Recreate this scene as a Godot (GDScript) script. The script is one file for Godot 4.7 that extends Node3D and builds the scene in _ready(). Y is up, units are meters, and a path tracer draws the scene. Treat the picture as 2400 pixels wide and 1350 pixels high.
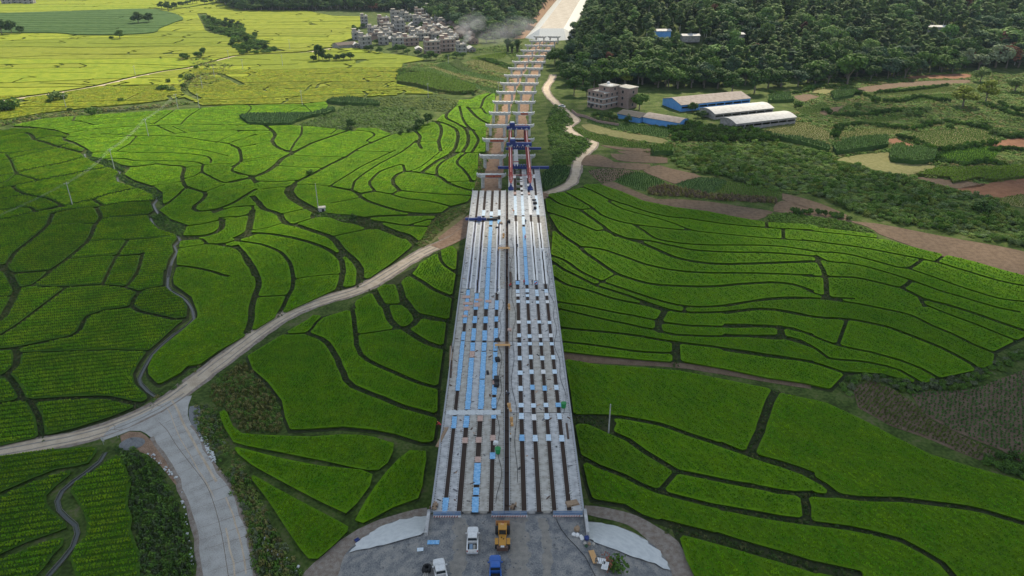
extends Node3D
# ---------------------------------------------------------------- camera model: pixel of the photograph -> direction -> point on the ground
const FL := 1710.0
const EYE := 96.3
var TH := atan(853.0 / FL)
var PS := atan(11.0 / FL * cos(TH))
var fw: Vector3
var rt: Vector3
var up: Vector3
var M := {}
var names := {}
var rng := RandomNumberGenerator.new()
var env: Environment

func ray(px: float, py: float) -> Vector3:
	return fw + rt * ((px - 1200.0) / FL) - up * ((py - 675.0) / FL)
func P(px: float, py: float, y := 0.0) -> Vector3:
	var r := ray(px, py)
	return Vector3(0, EYE, 0) + r * ((y - EYE) / r.y)
func G(px: float, py: float) -> Vector3:
	var r := ray(px, py)
	r /= Vector2(r.x, r.z).length()
	var t := 60.0
	while t < 1500.0:
		var q := Vector3(0, EYE, 0) + r * t
		if q.y < gh(q.x, q.z):
			var a := t - 6.0
			var b := t
			for k in 6:
				var m := (a + b) * 0.5
				q = Vector3(0, EYE, 0) + r * m
				if q.y < gh(q.x, q.z): b = m
				else: a = m
			return Vector3(q.x, gh(q.x, q.z), q.z)
		t += 6.0
	return Vector3(0, EYE, 0) + r * 1400.0

# ---------------------------------------------------------------- terrain height
func lerp_pts(a: Array, x: float) -> float:
	if x <= a[0][0]: return a[0][1]
	for i in range(1, a.size()):
		if x <= a[i][0]:
			return lerpf(a[i - 1][1], a[i][1], (x - a[i - 1][0]) / (a[i][0] - a[i - 1][0]))
	return a[-1][1]
func xb(d: float) -> float:   # where the axis of the viaduct runs at distance d
	return -0.4 + (0.00022 * (d - 285.0) * (d - 285.0) if d > 285.0 else 0.0) if d < 720.0 else 41.2 + (d - 720.0) * 0.155
const DE := [[30, 600], [60, 500], [100, 478], [190, 492], [310, 528], [450, 575], [700, 640]]
const DW := [[-420, 1090], [-330, 955], [-200, 960], [-110, 945], [-60, 800], [-20, 722], [40, 735]]
func ramp(t: float, top: float) -> float:
	if t <= 0.0: return 0.0
	return top * (1.0 - exp(-t * t / (t + 40.0) / top))
func gh(x: float, z: float) -> float:
	var d := -z
	if d < 400.0: return 0.0
	var b := xb(d)
	var h := 0.0
	if x > b:
		h = smoothstep(16.0, 95.0, x - b) * ramp((d - lerp_pts(DE, x)) * 0.42, 110.0)
	else:
		h = smoothstep(17.0, 60.0, b - x) * smoothstep(-430.0, -330.0, x) * ramp((d - lerp_pts(DW, x)) * 0.36, 90.0)
	return h + ramp((d - 1150.0) * 0.3, 200.0)

# ---------------------------------------------------------------- naming and tagging
func numbered(called: String) -> String:
	var n: int = names.get(called, 0)
	names[called] = n + 1
	return called if n == 0 else "%s_%03d" % [called, n]
func tag(o: Node, label: String, category := "", group := "", kind := ""):
	if label: o.set_meta("label", label)
	if category: o.set_meta("category", category)
	if group: o.set_meta("group", group)
	if kind: o.set_meta("kind", kind)
	return o
func thing(called: String, at: Vector3, turn := 0.0) -> Node3D:
	var o := Node3D.new()
	o.name = numbered(called)
	add_child(o)
	o.position = at
	o.rotation.y = turn
	return o
func put(called: String, mesh: Mesh, m: Material, parent: Node = null, at := Vector3.ZERO) -> MeshInstance3D:
	var o := MeshInstance3D.new()
	o.mesh = mesh
	if m: o.material_override = m
	if parent == null:
		o.name = numbered(called)
		add_child(o)
	else:
		o.name = called
		parent.add_child(o, true)
	o.position = at
	return o
func copy(o: Node3D, at: Vector3, turn := 0.0) -> Node3D:
	var c := o.duplicate()
	c.name = numbered(String(o.name).rstrip("0123456789").trim_suffix("_"))
	add_child(c)
	c.position = at
	c.rotation.y = turn
	return c

# ---------------------------------------------------------------- mesh helpers
func st() -> SurfaceTool:
	var s := SurfaceTool.new()
	s.begin(Mesh.PRIMITIVE_TRIANGLES)
	s.set_smooth_group(-1)
	return s
func tri(s: SurfaceTool, a: Vector3, b: Vector3, c: Vector3):
	s.add_vertex(a); s.add_vertex(b); s.add_vertex(c)
func quad(s: SurfaceTool, a: Vector3, b: Vector3, c: Vector3, d: Vector3):
	tri(s, a, b, c); tri(s, a, c, d)
func done(s: SurfaceTool) -> ArrayMesh:
	s.generate_normals()
	return s.commit()
# a box between two corners, its top drawn in by e (a bevel) when e > 0
func box(s: SurfaceTool, a: Vector3, b: Vector3, e := 0.0):
	var y2 := b.y - e
	var c := [Vector3(a.x, a.y, a.z), Vector3(b.x, a.y, a.z), Vector3(b.x, a.y, b.z), Vector3(a.x, a.y, b.z)]
	var d := [Vector3(a.x, y2, a.z), Vector3(b.x, y2, a.z), Vector3(b.x, y2, b.z), Vector3(a.x, y2, b.z)]
	for i in 4:
		quad(s, c[i], d[i], d[(i + 1) % 4], c[(i + 1) % 4])
	if e > 0.0:
		var t := [Vector3(a.x + e, b.y, a.z + e), Vector3(b.x - e, b.y, a.z + e), Vector3(b.x - e, b.y, b.z - e), Vector3(a.x + e, b.y, b.z - e)]
		for i in 4:
			quad(s, d[i], t[i], t[(i + 1) % 4], d[(i + 1) % 4])
		d = t
	quad(s, d[0], d[3], d[2], d[1])
	quad(s, c[0], c[1], c[2], c[3])
func boxm(size: Vector3, e := 0.0) -> ArrayMesh:   # standing on the origin
	var s := st()
	box(s, Vector3(-size.x / 2, 0, -size.z / 2), Vector3(size.x / 2, size.y, size.z / 2), e)
	return done(s)
# a tapered tube between two points
func tube(s: SurfaceTool, a: Vector3, b: Vector3, ra: float, rb: float, n := 6, caps := true):
	var ax := (b - a).normalized()
	var u := ax.cross(Vector3.UP if absf(ax.y) < 0.9 else Vector3.RIGHT).normalized()
	var v := ax.cross(u)
	for i in n:
		var p := TAU * i / n
		var q := TAU * (i + 1) / n
		var e := u * cos(p) + v * sin(p)
		var g := u * cos(q) + v * sin(q)
		quad(s, a + e * ra, a + g * ra, b + g * rb, b + e * rb)
		if caps:
			tri(s, b, b + e * rb, b + g * rb)
			tri(s, a, a + g * ra, a + e * ra)
func beam(s: SurfaceTool, a: Vector3, b: Vector3, w: float, h: float):   # a bar of rectangular section
	var ax := (b - a).normalized()
	var u := ax.cross(Vector3.UP)
	if u.length() < 0.01: u = Vector3.RIGHT
	u = u.normalized() * w / 2
	var v := u.cross(ax).normalized() * h / 2
	var c := [-u - v, u - v, u + v, -u + v]
	for i in 4:
		quad(s, a + c[i], a + c[(i + 1) % 4], b + c[(i + 1) % 4], b + c[i])
	quad(s, a + c[0], a + c[3], a + c[2], a + c[1])
	quad(s, b + c[0], b + c[1], b + c[2], b + c[3])
# a prism: outline in the x-y plane, extruded along z, both ends closed
func prism(s: SurfaceTool, o: PackedVector2Array, z0: float, z1: float):
	var n := o.size()
	if not Geometry2D.is_polygon_clockwise(o): o.reverse()
	for i in n:
		var a := o[i]
		var b := o[(i + 1) % n]
		quad(s, Vector3(a.x, a.y, z0), Vector3(a.x, a.y, z1), Vector3(b.x, b.y, z1), Vector3(b.x, b.y, z0))
	var t := Geometry2D.triangulate_polygon(o)
	for i in range(0, t.size(), 3):
		tri(s, Vector3(o[t[i]].x, o[t[i]].y, z1), Vector3(o[t[i + 1]].x, o[t[i + 1]].y, z1), Vector3(o[t[i + 2]].x, o[t[i + 2]].y, z1))
		tri(s, Vector3(o[t[i + 2]].x, o[t[i + 2]].y, z0), Vector3(o[t[i + 1]].x, o[t[i + 1]].y, z0), Vector3(o[t[i]].x, o[t[i]].y, z0))
# a slab over an outline of ground points (x, z): flat top at y1, its rim drawn in, sides down to y0
func slab(poly: PackedVector2Array, y0: float, y1: float, inset := 0.0) -> ArrayMesh:
	var s := st()
	var t := Geometry2D.triangulate_polygon(poly)
	if t.is_empty(): return null
	var n := poly.size()
	var cw := Geometry2D.is_polygon_clockwise(poly)
	for i in range(0, t.size(), 3):
		var a := poly[t[i]]
		var b := poly[t[i + 1]]
		var c := poly[t[i + 2]]
		if (b - a).cross(c - a) < 0.0:
			var k := b
			b = c
			c = k
		tri(s, Vector3(a.x, y1, a.y), Vector3(b.x, y1, b.y), Vector3(c.x, y1, c.y))
	if y1 > y0:
		for i in n:
			var a := poly[i]
			var b := poly[(i + 1) % n]
			if cw:
				var k := a
				a = b
				b = k
			var o := (b - a).orthogonal().normalized() * inset
			quad(s, Vector3(a.x, y1, a.y), Vector3(b.x, y1, b.y), Vector3(b.x + o.x, y0, b.y + o.y), Vector3(a.x + o.x, y0, a.y + o.y))
	return done(s)

# ---------------------------------------------------------------- tracing helpers
func view(a: Array, ox: float, oy: float, sc: float) -> Array:   # a flat list x, y, x, y ... read in a zoomed crop -> photo pixels
	var o := []
	for i in range(0, a.size(), 2):
		o.append(Vector2(ox + a[i] / sc, oy + a[i + 1] / sc))
	return o
func ground(a: Array, y := 0.0) -> PackedVector2Array:
	var o := PackedVector2Array()
	for q in a:
		var p := P(q.x, q.y, y)
		o.append(Vector2(p.x, p.z))
	return o
func smooth(a: PackedVector2Array, closed := false, step := 2.5) -> PackedVector2Array:
	var n := a.size()
	if n < 3: return a
	var o := PackedVector2Array()
	for i in (n if closed else n - 1):
		var p0 := a[(i - 1 + n) % n] if closed or i > 0 else a[0]
		var p1 := a[i]
		var p2 := a[(i + 1) % n]
		var p3 := a[(i + 2) % n] if closed or i < n - 2 else a[n - 1]
		var k := clampi(int(p1.distance_to(p2) / step), 1, 8)
		for j in k:
			o.append(p1.cubic_interpolate(p2, p0, p3, float(j) / k))
	if not closed: o.append(a[n - 1])
	return o
func area(p: PackedVector2Array) -> float:
	var s := 0.0
	for i in p.size():
		s += p[i].cross(p[(i + 1) % p.size()])
	return absf(s) * 0.5
func bounds(p: PackedVector2Array) -> Rect2:
	var r := Rect2(p[0], Vector2.ZERO)
	for q in p: r = r.expand(q)
	return r
# cut a region into fields along its banks; each bank: [points, width in metres]
func cut(region: Array, banks: Array) -> Array:
	var polys := region.duplicate()
	for b in banks:
		for strip in Geometry2D.offset_polyline(b[0], b[1] * 0.42 + 0.08, Geometry2D.JOIN_ROUND, Geometry2D.END_SQUARE):
			if Geometry2D.is_polygon_clockwise(strip): continue
			var box2 := bounds(strip)
			var out := []
			for p in polys:
				if not bounds(p).intersects(box2):
					out.append(p)
					continue
				var parts: Array = Geometry2D.clip_polygons(p, strip)
				var holed := false
				for q in parts:
					if Geometry2D.is_polygon_clockwise(q): holed = true
				if holed:   # a bank that touches nothing: lead it on to the nearest edge
					var best := 1e9
					var link := PackedVector2Array()
					for end in [b[0][0], b[0][-1]]:
						for i in p.size():
							var n := Geometry2D.get_closest_point_to_segment(end, p[i], p[(i + 1) % p.size()])
							var dd: float = n.distance_to(end)
							if dd < best:
								best = dd
								link = PackedVector2Array([end, n + (n - end).normalized() * .4])
					var joined := Geometry2D.offset_polyline(link, b[1] * 0.4 + 0.2, Geometry2D.JOIN_ROUND, Geometry2D.END_SQUARE)
					for q in parts.duplicate():
						if Geometry2D.is_polygon_clockwise(q): parts.erase(q)
					parts = [p]
					for cutter in [strip] + Array(Geometry2D.merge_polygons(strip, joined[0])):
						if Geometry2D.is_polygon_clockwise(cutter) or cutter == strip: continue
						var nxt := []
						for q in parts:
							for r2 in Geometry2D.clip_polygons(q, cutter): nxt.append(r2)
						parts = nxt
				for q in parts:
					if not Geometry2D.is_polygon_clockwise(q): out.append(q)
			polys = out
	var r := []
	for p in polys:
		for q in Geometry2D.offset_polygon(p, -0.7, Geometry2D.JOIN_ROUND):
			if area(q) < 10.0: continue
			for w in Geometry2D.offset_polygon(q, 0.6, Geometry2D.JOIN_ROUND):
				if not Geometry2D.is_polygon_clockwise(w): r.append(tidy(w))
	return r
func tidy(p: PackedVector2Array) -> PackedVector2Array:
	var o := PackedVector2Array()
	for q in p:
		if o.is_empty() or q.distance_to(o[-1]) > 0.25: o.append(q)
	while o.size() > 3 and o[0].distance_to(o[-1]) < 0.25: o.remove_at(o.size() - 1)
	return o
# points in rows over a polygon: Vector3(x, z, row number)
func rows_over(poly: PackedVector2Array, angle: float, gap: float, step: float, jitter: float) -> PackedVector3Array:
	var o := PackedVector3Array()
	var ca := cos(angle)
	var sa := sin(angle)
	var q := PackedVector2Array()
	for p in poly: q.append(Vector2(p.x * ca + p.y * sa, -p.x * sa + p.y * ca))
	var r := bounds(q)
	var k := int(ceil(r.position.y / gap))
	var n := q.size()
	while k * gap < r.end.y:
		var y := k * gap
		var xs := []
		for i in n:
			var a := q[i]
			var b := q[(i + 1) % n]
			if (a.y <= y) != (b.y <= y): xs.append(a.x + (y - a.y) / (b.y - a.y) * (b.x - a.x))
		xs.sort()
		for i in range(0, xs.size() - 1, 2):
			var x: float = ceil(xs[i] / step) * step
			while x < xs[i + 1]:
				var u := x + rng.randf_range(-jitter, jitter) * step
				var v := y + rng.randf_range(-jitter, jitter) * gap
				o.append(Vector3(u * ca - v * sa, u * sa + v * ca, k))
				x += step
		k += 1
	return o
func many(called: String, mesh: Mesh, m: Material, xf: Array, cols: Array, parent: Node = null) -> MultiMeshInstance3D:
	var mm := MultiMesh.new()
	mm.transform_format = MultiMesh.TRANSFORM_3D
	mm.use_colors = cols.size() > 0
	mm.mesh = mesh
	mm.instance_count = xf.size()
	for i in xf.size():
		mm.set_instance_transform(i, xf[i])
		if cols.size() > 0: mm.set_instance_color(i, cols[i])
	var o := MultiMeshInstance3D.new()
	o.multimesh = mm
	o.material_override = m
	o.set_meta("kind", "stuff")
	if parent == null:
		o.name = numbered(called)
		add_child(o)
	else:
		o.name = called
		parent.add_child(o, true)
	return o

# ---------------------------------------------------------------- materials
func lin(r: float, g: float, b: float) -> Color:
	return Color(r, g, b).linear_to_srgb()
# a tileable colour texture: a coarse and a fine noise choose between the given colours (linear values)
func tex(sd: int, coarse: float, fine: float, cols: Array, size := 512, mix := 0.5, contrast := 1.6) -> ImageTexture:
	var a := FastNoiseLite.new()
	a.seed = sd
	a.frequency = coarse
	a.fractal_octaves = 4
	var b := FastNoiseLite.new()
	b.seed = sd + 77
	b.frequency = fine
	b.fractal_octaves = 2
	var da := a.get_seamless_image(size, size).get_data()
	var db := b.get_seamless_image(size, size).get_data()
	var lut := PackedByteArray()
	for i in 256:
		var t := clampf((i / 255.0 - 0.5) * contrast + 0.5, 0.0, 0.9999) * (cols.size() - 1)
		var c0: Color = cols[int(t)]
		var c1: Color = cols[int(t) + 1]
		var c := c0.lerp(c1, t - int(t)).linear_to_srgb()
		lut.append(int(c.r * 255)); lut.append(int(c.g * 255)); lut.append(int(c.b * 255))
	var out := PackedByteArray()
	out.resize(size * size * 3)
	for i in size * size:
		var v := int(da[i] * (1.0 - mix) + db[i] * mix) * 3
		out[i * 3] = lut[v]; out[i * 3 + 1] = lut[v + 1]; out[i * 3 + 2] = lut[v + 2]
	return ImageTexture.create_from_image(Image.create_from_data(size, size, false, Image.FORMAT_RGB8, out))
func mat(c: Color, rough := 0.9, metal := 0.0) -> StandardMaterial3D:
	var m := StandardMaterial3D.new()
	m.albedo_color = c
	m.roughness = rough
	m.metallic = metal
	return m
func tmat(t: Texture2D, metres: float, rough := 0.95) -> StandardMaterial3D:   # a texture laid over the world, one tile to so many metres
	var m := mat(Color.WHITE, rough)
	m.albedo_texture = t
	m.uv1_triplanar = true
	m.uv1_world_triplanar = true
	m.uv1_scale = Vector3.ONE / metres
	m.uv1_triplanar_sharpness = 4.0
	if rough > 0.9: m.metallic_specular = 0.2
	return m
func leafmat(c: Color, glow: Color) -> StandardMaterial3D:   # leaves tinted by their copies, letting light through
	var m := mat(c, 0.75)
	m.vertex_color_use_as_albedo = true
	m.metallic_specular = 0.2
	m.backlight_enabled = true
	m.backlight = glow
	m.cull_mode = BaseMaterial3D.CULL_DISABLED
	return m

# ================================================================ rice fields
# Banks traced in crops of the photograph. Each list: crop (x, y, zoom), then banks as [width in metres, x, y, x, y ...]
const BANKS_W := [
	[0, 250, 3.375, [
		[.9,0,375,50,378,110,380,240,355,440,328], [1.6,205,215,250,232,265,258,275,270,350,290,440,320,560,350,650,370], [.8,275,268,330,255,440,243,510,250],
		[.5,0,245,120,225,200,215], [.8,0,560,140,530,340,485,520,450,660,410], [.5,50,390,90,440,130,530,200,560,310,595], [.8,0,655,110,638,310,595,560,545,840,490],
		[.7,110,640,130,670,230,710,370,735,450,770,510,802], [.8,0,832,150,808,230,806,265,820,280,842], [.8,280,842,400,822,510,802,600,775,740,745,860,705,960,680,1100,648],
		[.8,740,745,780,770,820,795], [.6,0,910,100,888,280,842], [.6,510,830,620,815,760,805,820,795,960,775,1080,762,1210,753], [1.3,420,855,400,900,370,960,230,1080,120,1170,60,1260],
		[1.2,765,810,790,860,795,895,750,950,730,1010,680,1090,540,1210,400,1310,350,1360], [.6,795,898,950,882,1080,870,1180,862], [.5,690,1080,800,1070,1015,1062,1150,1055,1345,1043],
		[.7,1015,1065,960,1140,900,1240,850,1350], [.7,1135,1178,1110,1260,1080,1350], [.5,570,1212,760,1195,930,1185], [1.0,0,1265,50,1280,100,1330,250,1320,400,1305], [.3,420,950,600,940,750,935],
		[.3,0,440,120,415,300,370,520,330], [.3,140,530,60,600,0,620], [.3,0,745,160,712,240,705]]],
	[0, 600, 2.7, [
		[1.9,-20,90,40,100,75,150,100,200,110,225,70,310,20,400,-20,425], [.8,110,215,210,190,320,110,420,30,470,-10], [.4,80,115,200,108,320,103],
		[.7,215,200,400,205,640,192,800,208,880,235,930,215,1045,198], [.7,740,10,700,90,650,190], [.8,905,-10,870,110,815,190], [.9,425,205,330,280,200,380,90,460,-10,520],
		[1.0,-10,602,100,592,260,560,470,510,520,450,560,390,660,355,835,328,850,280,880,240], [1.0,835,328,880,360,1000,385,1100,410,1200,405],
		[1.5,100,595,115,640,110,700,60,750,-10,778], [1.2,50,765,95,810,130,880,145,915,200,925,300,918,500,908,680,905,760,920,830,940,930,948],
		[1.0,190,925,230,990,260,1070,272,1170], [.6,-10,947,60,935,130,920], [.25,110,622,250,618,440,612,700,605,950,610], [.4,-10,272,70,262]]]]
const BANKS_M := [
	[0, 250, 3.375, [
		[.8,580,118,660,130,745,150], [.35,490,188,740,155,950,128,1100,125,1215,148], [1.0,545,218,700,190,900,172,1100,165,1230,158,1400,150,1600,148,1900,155,2025,150],
		[.7,1220,145,1300,90,1395,25], [.9,1230,155,1310,190,1385,222], [.8,1390,222,1600,202,1850,195,2025,200], [.35,1365,165,1460,208], [.6,1430,148,1500,80,1600,15],
		[1.0,530,252,750,228,900,228,1080,240,1300,238,1500,255,1650,280,1800,300,1880,335,1900,380,1910,440,1850,490,1840,520,1900,545,2025,560],
		[.6,590,278,760,252,900,250,1060,242], [.6,1080,245,1030,300,930,360], [.8,700,376,900,362,1100,375,1350,375,1550,390,1640,405,1675,435,1665,455],
		[.35,1030,308,1250,320,1450,335,1640,360,1810,402], [1.0,870,418,1000,425,1100,440,1250,438,1450,440,1560,450,1610,470],
		[1.6,925,465,1040,485,1200,470,1235,462,1350,475,1455,485,1445,560,1450,600,1470,640,1520,660,1620,690,1630,710,1600,750,1550,790,1530,820,1570,838,1700,825,1850,770,1980,690,2025,665],
		[.5,1465,488,1600,480,1610,470,1780,460,1880,455,2025,432], [1.0,1610,475,1600,520,1640,550,1770,610,1890,600,1960,575,2025,560], [.6,1465,580,1540,560,1600,520],
		[.35,1210,634,1320,622,1440,600], [.9,1470,650,1400,720,1320,785], [.5,1630,682,1780,625], [2.0,1985,560,2025,612],
		[.3,1700,300,1800,250,1900,205], [.3,1810,300,2025,225], [.35,1890,330,2025,310], [.9,1740,890,1800,885,1960,870,2000,800,1850,805,1700,850],
		[1.0,1470,955,1600,940,1730,910,1760,890], [2.2,1460,1038,1640,1030,1750,980,1760,910], [.9,1410,1072,1600,1060,1640,1100,1800,1090,1900,1060,2025,1020],
		[.4,1410,1134,1620,1100], [1.1,1370,1268,1500,1280,1650,1310,1800,1355], [1.2,1700,1100,1850,1125,1920,1160,1945,1230,1990,1290,2010,1345],
		[.3,240,160,500,125,700,118,900,98,1300,70], [.3,420,188,640,150,740,152]]],
	[550, 150, 3.292, [
		[1.9,240,485,300,530,310,570,290,600,330,650,430,690,480,680,600,620,740,570,870,525], [1.0,520,490,515,550,470,610,430,680], [.4,310,550,510,550,730,548], [.6,810,500,740,550],
		[2.6,480,680,370,740,320,790,230,850,130,885,-20,918], [.6,500,715,650,722,850,728], [1.4,860,730,900,700,980,650,1060,615,1225,545], [1.0,940,520,1040,530,1080,555,1020,605,1060,620],
		[.4,960,680,1200,690], [.5,355,797,500,805,660,812], [1.8,850,730,730,790,620,850,560,880,480,920,440,960], [.8,150,910,300,920,460,908], [.7,210,978,350,960,420,960],
		[4.2,440,960,420,1000,470,1060,560,1110,640,1150,720,1180,900,1190,1050,1230,1150,1280,1300,1340], [.5,480,940,600,940,740,955],
		[1.7,740,955,910,990,960,1020,1010,1060,1150,1110,1300,1150,1480,1165,1620,1160], [.7,740,950,900,850,1000,790,1240,675], [.9,910,990,920,930,970,880,1100,790,1300,680,1400,600],
		[1.1,1080,990,1040,930,1060,900,1120,840,1200,810,1280,785,1300,790,1310,830], [1.7,1280,990,1230,940,1225,900,1260,860,1310,840,1440,850,1580,880,1650,930,1760,970,1850,992],
		[1.0,910,990,980,1015,1080,995,1220,1015,1260,990,1400,1000,1600,1015,1845,1027], [1.1,1220,1020,1330,1050,1500,1070,1660,1108], [.5,740,1085,850,1065,980,1040],
		[.5,1330,840,1440,800,1580,690], [1.9,1440,850,1560,760,1680,690,1720,600,1720,540,1690,500,1600,460,1530,445], [1.1,1570,880,1560,820,1600,770,1720,700],
		[1.2,1830,920,1810,880,1760,820,1720,780,1730,740,1780,700], [.8,1660,690,1750,690,1830,695,1950,690], [1.9,1760,690,1800,620,1800,560,1780,510,1720,470,1640,430,1640,390,1700,330],
		[1.4,1830,690,1880,600,1850,540,1840,520,1800,490,1760,430,1735,335], [.6,1820,520,1955,520], [1.9,1795,340,1850,400,1900,440,1990,482], [1.4,1800,345,1890,350,1910,310,1930,270,1990,228],
		[1.3,1910,350,1940,390,2005,402], [1.7,1395,525,1430,570,1420,620,1440,660], [1.8,1530,440,1590,490,1590,560,1575,610,1590,680], [.7,1640,922,1865,910], [.3,1430,610,1560,605],
		[.5,735,322,500,330,150,325,-20,330], [.8,110,330,130,345,95,395], [.4,380,395,540,325], [.8,-20,530,200,520,290,525], [.3,-20,608,150,560,290,530], [.3,40,650,290,600],
		[.4,60,755,330,710], [1.2,-20,640,40,670,50,740,30,780,-20,800], [1.0,-20,835,120,875], [.3,500,290,620,400]]],
	[560, 440, 3.971, [
		[2.4,130,95,200,170,230,210,330,240,390,270,410,320,450,350,560,370,700,420,830,460,900,510,960,590,1050,670,1110,740,1135,810,1120,930], [.6,390,260,500,235,640,205], [.7,520,350,640,310,750,282],
		[.7,870,470,1050,430,1235,392], [1.0,-20,192,130,180], [1.0,-20,290,80,265,130,230], [2.4,130,230,110,330,80,430,-20,478], [.35,120,410,280,385,390,350],
		[1.7,120,435,300,445,500,480,680,530,830,590,930,660,970,740,965,840,930,960], [1.1,-20,508,200,540,340,590,430,650,490,750,510,860,500,960,460,1030,370,1210],
		[.35,540,865,720,835,930,820], [1.7,-20,555,60,650,130,750,180,860,185,940,150,1030,125,1130,120,1250,80,1360], [.6,180,1030,320,1025,475,1015],
		[3.4,1215,385,1330,385,1450,430,1560,460,1660,545], [1.3,1180,315,1330,330,1500,360,1620,370,1800,375], [2.0,1100,302,1300,280,1600,270,1870,268], [.9,1580,362,1770,308],
		[4.5,720,270,860,270,1000,320,1100,335,1240,380]]]]
const BANKS_S := [
	[460, 680, 2.045, [
		[.6,400,217,530,215,605,140,760,92], [1.4,535,215,600,240,650,290,690,370,720,440,750,470,850,510,1000,570,1180,618], [1.1,750,85,765,220,775,290,820,345,950,405,1080,460,1190,484],
		[.4,775,222,860,210,960,195], [1.9,850,0,890,75,910,95,930,150,970,190,1010,190,1060,150,1030,100,1000,75,975,-10], [.8,910,78,1000,75], [1.9,1010,200,1100,260,1225,295], [1.0,1060,130,1130,150,1230,162]]],
	[560, 440, 3.971, [
		[1.0,1480,910,1510,870,1600,810,1660,735], [1.5,1600,830,1700,890,1850,980,2020,1045], [1.3,1490,910,1520,1010,1580,1100,1660,1190,1800,1220,1990,1265], [.3,1300,916,1480,912],
		[.9,1865,590,1880,690,1930,750,2060,830]]]]
const BANKS_E := [
	[1250, 400, 2.7, [
		[1.0,80,165,170,220,300,255,380,250], [1.0,190,138,300,200,380,250,430,290,540,330,640,350,800,370,940,385,990,385], [1.0,305,108,400,150,480,190,600,230,720,270,850,300,1000,315,1200,345,1470,370,1755,385],
		[.8,475,203,560,250,700,290,850,330,1000,385,1150,405,1400,430,1755,455], [1.3,300,260,370,310,440,360,520,420,640,445,740,455,850,480,1000,510,1200,525,1500,530,1755,550],
		[1.0,640,355,700,390,760,435,900,465,1100,480,1500,485,1755,515], [1.1,70,268,180,300,300,350,400,390,460,385,520,425], [1.8,450,385,560,430,690,470,780,510,900,560,1050,590,1250,602,1755,585],
		[1.4,95,300,150,390,230,450,290,490,330,530,430,600,520,660,650,705,800,735,1100,745,1300,730,1500,718,1640,730,1755,770], [1.2,290,490,420,505,560,550,700,600,850,635,1050,655,1400,660,1755,672],
		[1.0,85,535,200,580,300,650,440,715,600,770,750,820,900,860,1050,875,1200,865,1400,835,1600,820,1755,820], [.4,395,735,520,665],
		[1.1,85,565,200,640,300,690,400,740,560,790,730,850,850,890,1000,910,1200,905,1450,885,1600,900,1755,935], [1.0,100,665,200,730,350,770,500,820,740,870,830,900], [.4,960,868,955,890],
		[.8,120,838,300,865,500,905,790,960], [.8,130,878,300,920,500,965,790,1025,880,1050], [1.7,830,905,790,970,800,1030], [.9,830,975,950,990,1200,1000,1450,1000,1600,1010,1755,1045],
		[.9,800,1030,900,1050,1100,1060,1350,1060,1560,1075,1565,1005], [.9,1560,1065,1680,1100,1755,1125], [1.0,145,1000,300,1020,600,1050,850,1090,1000,1110,1300,1150,1755,1220],
		[.8,150,1088,400,1120,700,1160,890,1165], [2.0,900,1110,905,1240], [1.0,1475,325,1475,372], [1.0,1580,383,1580,437]]],
	[1800, 500, 2.408, [
		[.9,200,104,430,128,630,152], [1.2,200,160,350,178,540,205,750,245,950,285,1100,330,1300,390,1500,430], [1.1,85,100,85,152], [.8,1000,243,945,285], [1.1,200,214,270,225,430,237,600,277,780,320,870,268],
		[.9,790,322,920,365,1100,430,1300,490,1440,508], [.9,200,246,285,255], [.9,200,286,280,282], [1.0,285,258,330,280,480,295,640,335,800,385,950,440,1100,485,1300,545,1410,565],
		[1.2,200,362,310,368,480,372,640,405,750,430,800,395], [1.5,750,430,870,490,1000,525,1150,570,1300,625,1470,680], [1.4,270,250,285,285,320,360,330,480], [.8,870,520,1000,575,1150,630,1300,690,1420,738], [1.0,860,495,880,535],
		[.9,200,430,250,460,330,482,480,492]]],
	[1700, 700, 2.077, [
		[1.0,0,45,200,10,300,3,450,8,620,30,750,55,900,90,1000,140,1100,180,1200,230,1330,285], [1.2,0,78,180,60,300,75,440,100,600,110,780,145,900,190,1050,250,1200,330,1240,365],
		[.9,0,135,200,140,330,155,420,190,540,235,700,270,850,310,950,350,1050,408], [.8,0,185,150,190,260,190,360,210,450,260,500,300,700,320,850,360,970,432], [.7,590,118,545,232],
		[1.3,262,145,265,200], [1.0,0,260,200,290,400,315,590,375]]]]
const BANKS_E2 := [
	[1300, 800, 2.455, [
		[1.9,1275,280,1220,400,1180,530,1125,655], [1.2,75,445,300,442,450,460,600,490,750,540,900,590,1100,660,1300,710,1473,770], [1.2,85,468,200,480,310,530,420,580,520,650,600,700,700,760,850,790,1000,825,1200,860,1380,890,1473,885],
		[3.0,100,462,200,465,310,490], [1.0,125,665,250,730,400,790,500,840,600,880,750,920,900,955,1100,990,1300,1030,1473,1050], [.8,690,770,600,875], [1.2,1430,890,1450,960,1450,1040],
		[2.8,640,1070,720,1095,850,1128,1000,1168,1200,1228,1473,1308]]],
	[1700, 700, 2.077, [
		[1.3,-20,718,110,770,260,820,380,860,480,915,550,970,650,985,850,990,1100,1020,1250,1045,1520,1130], [1.1,-20,898,120,920,250,950,400,965,560,972], [1.1,-20,1032,200,1075,380,1100,500,1115,700,1150,850,1190,950,1240,1050,1300,1110,1370],
		[1.3,380,965,395,1095], [2.6,-20,1180,200,1250,400,1310,620,1355]]]]

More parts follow.
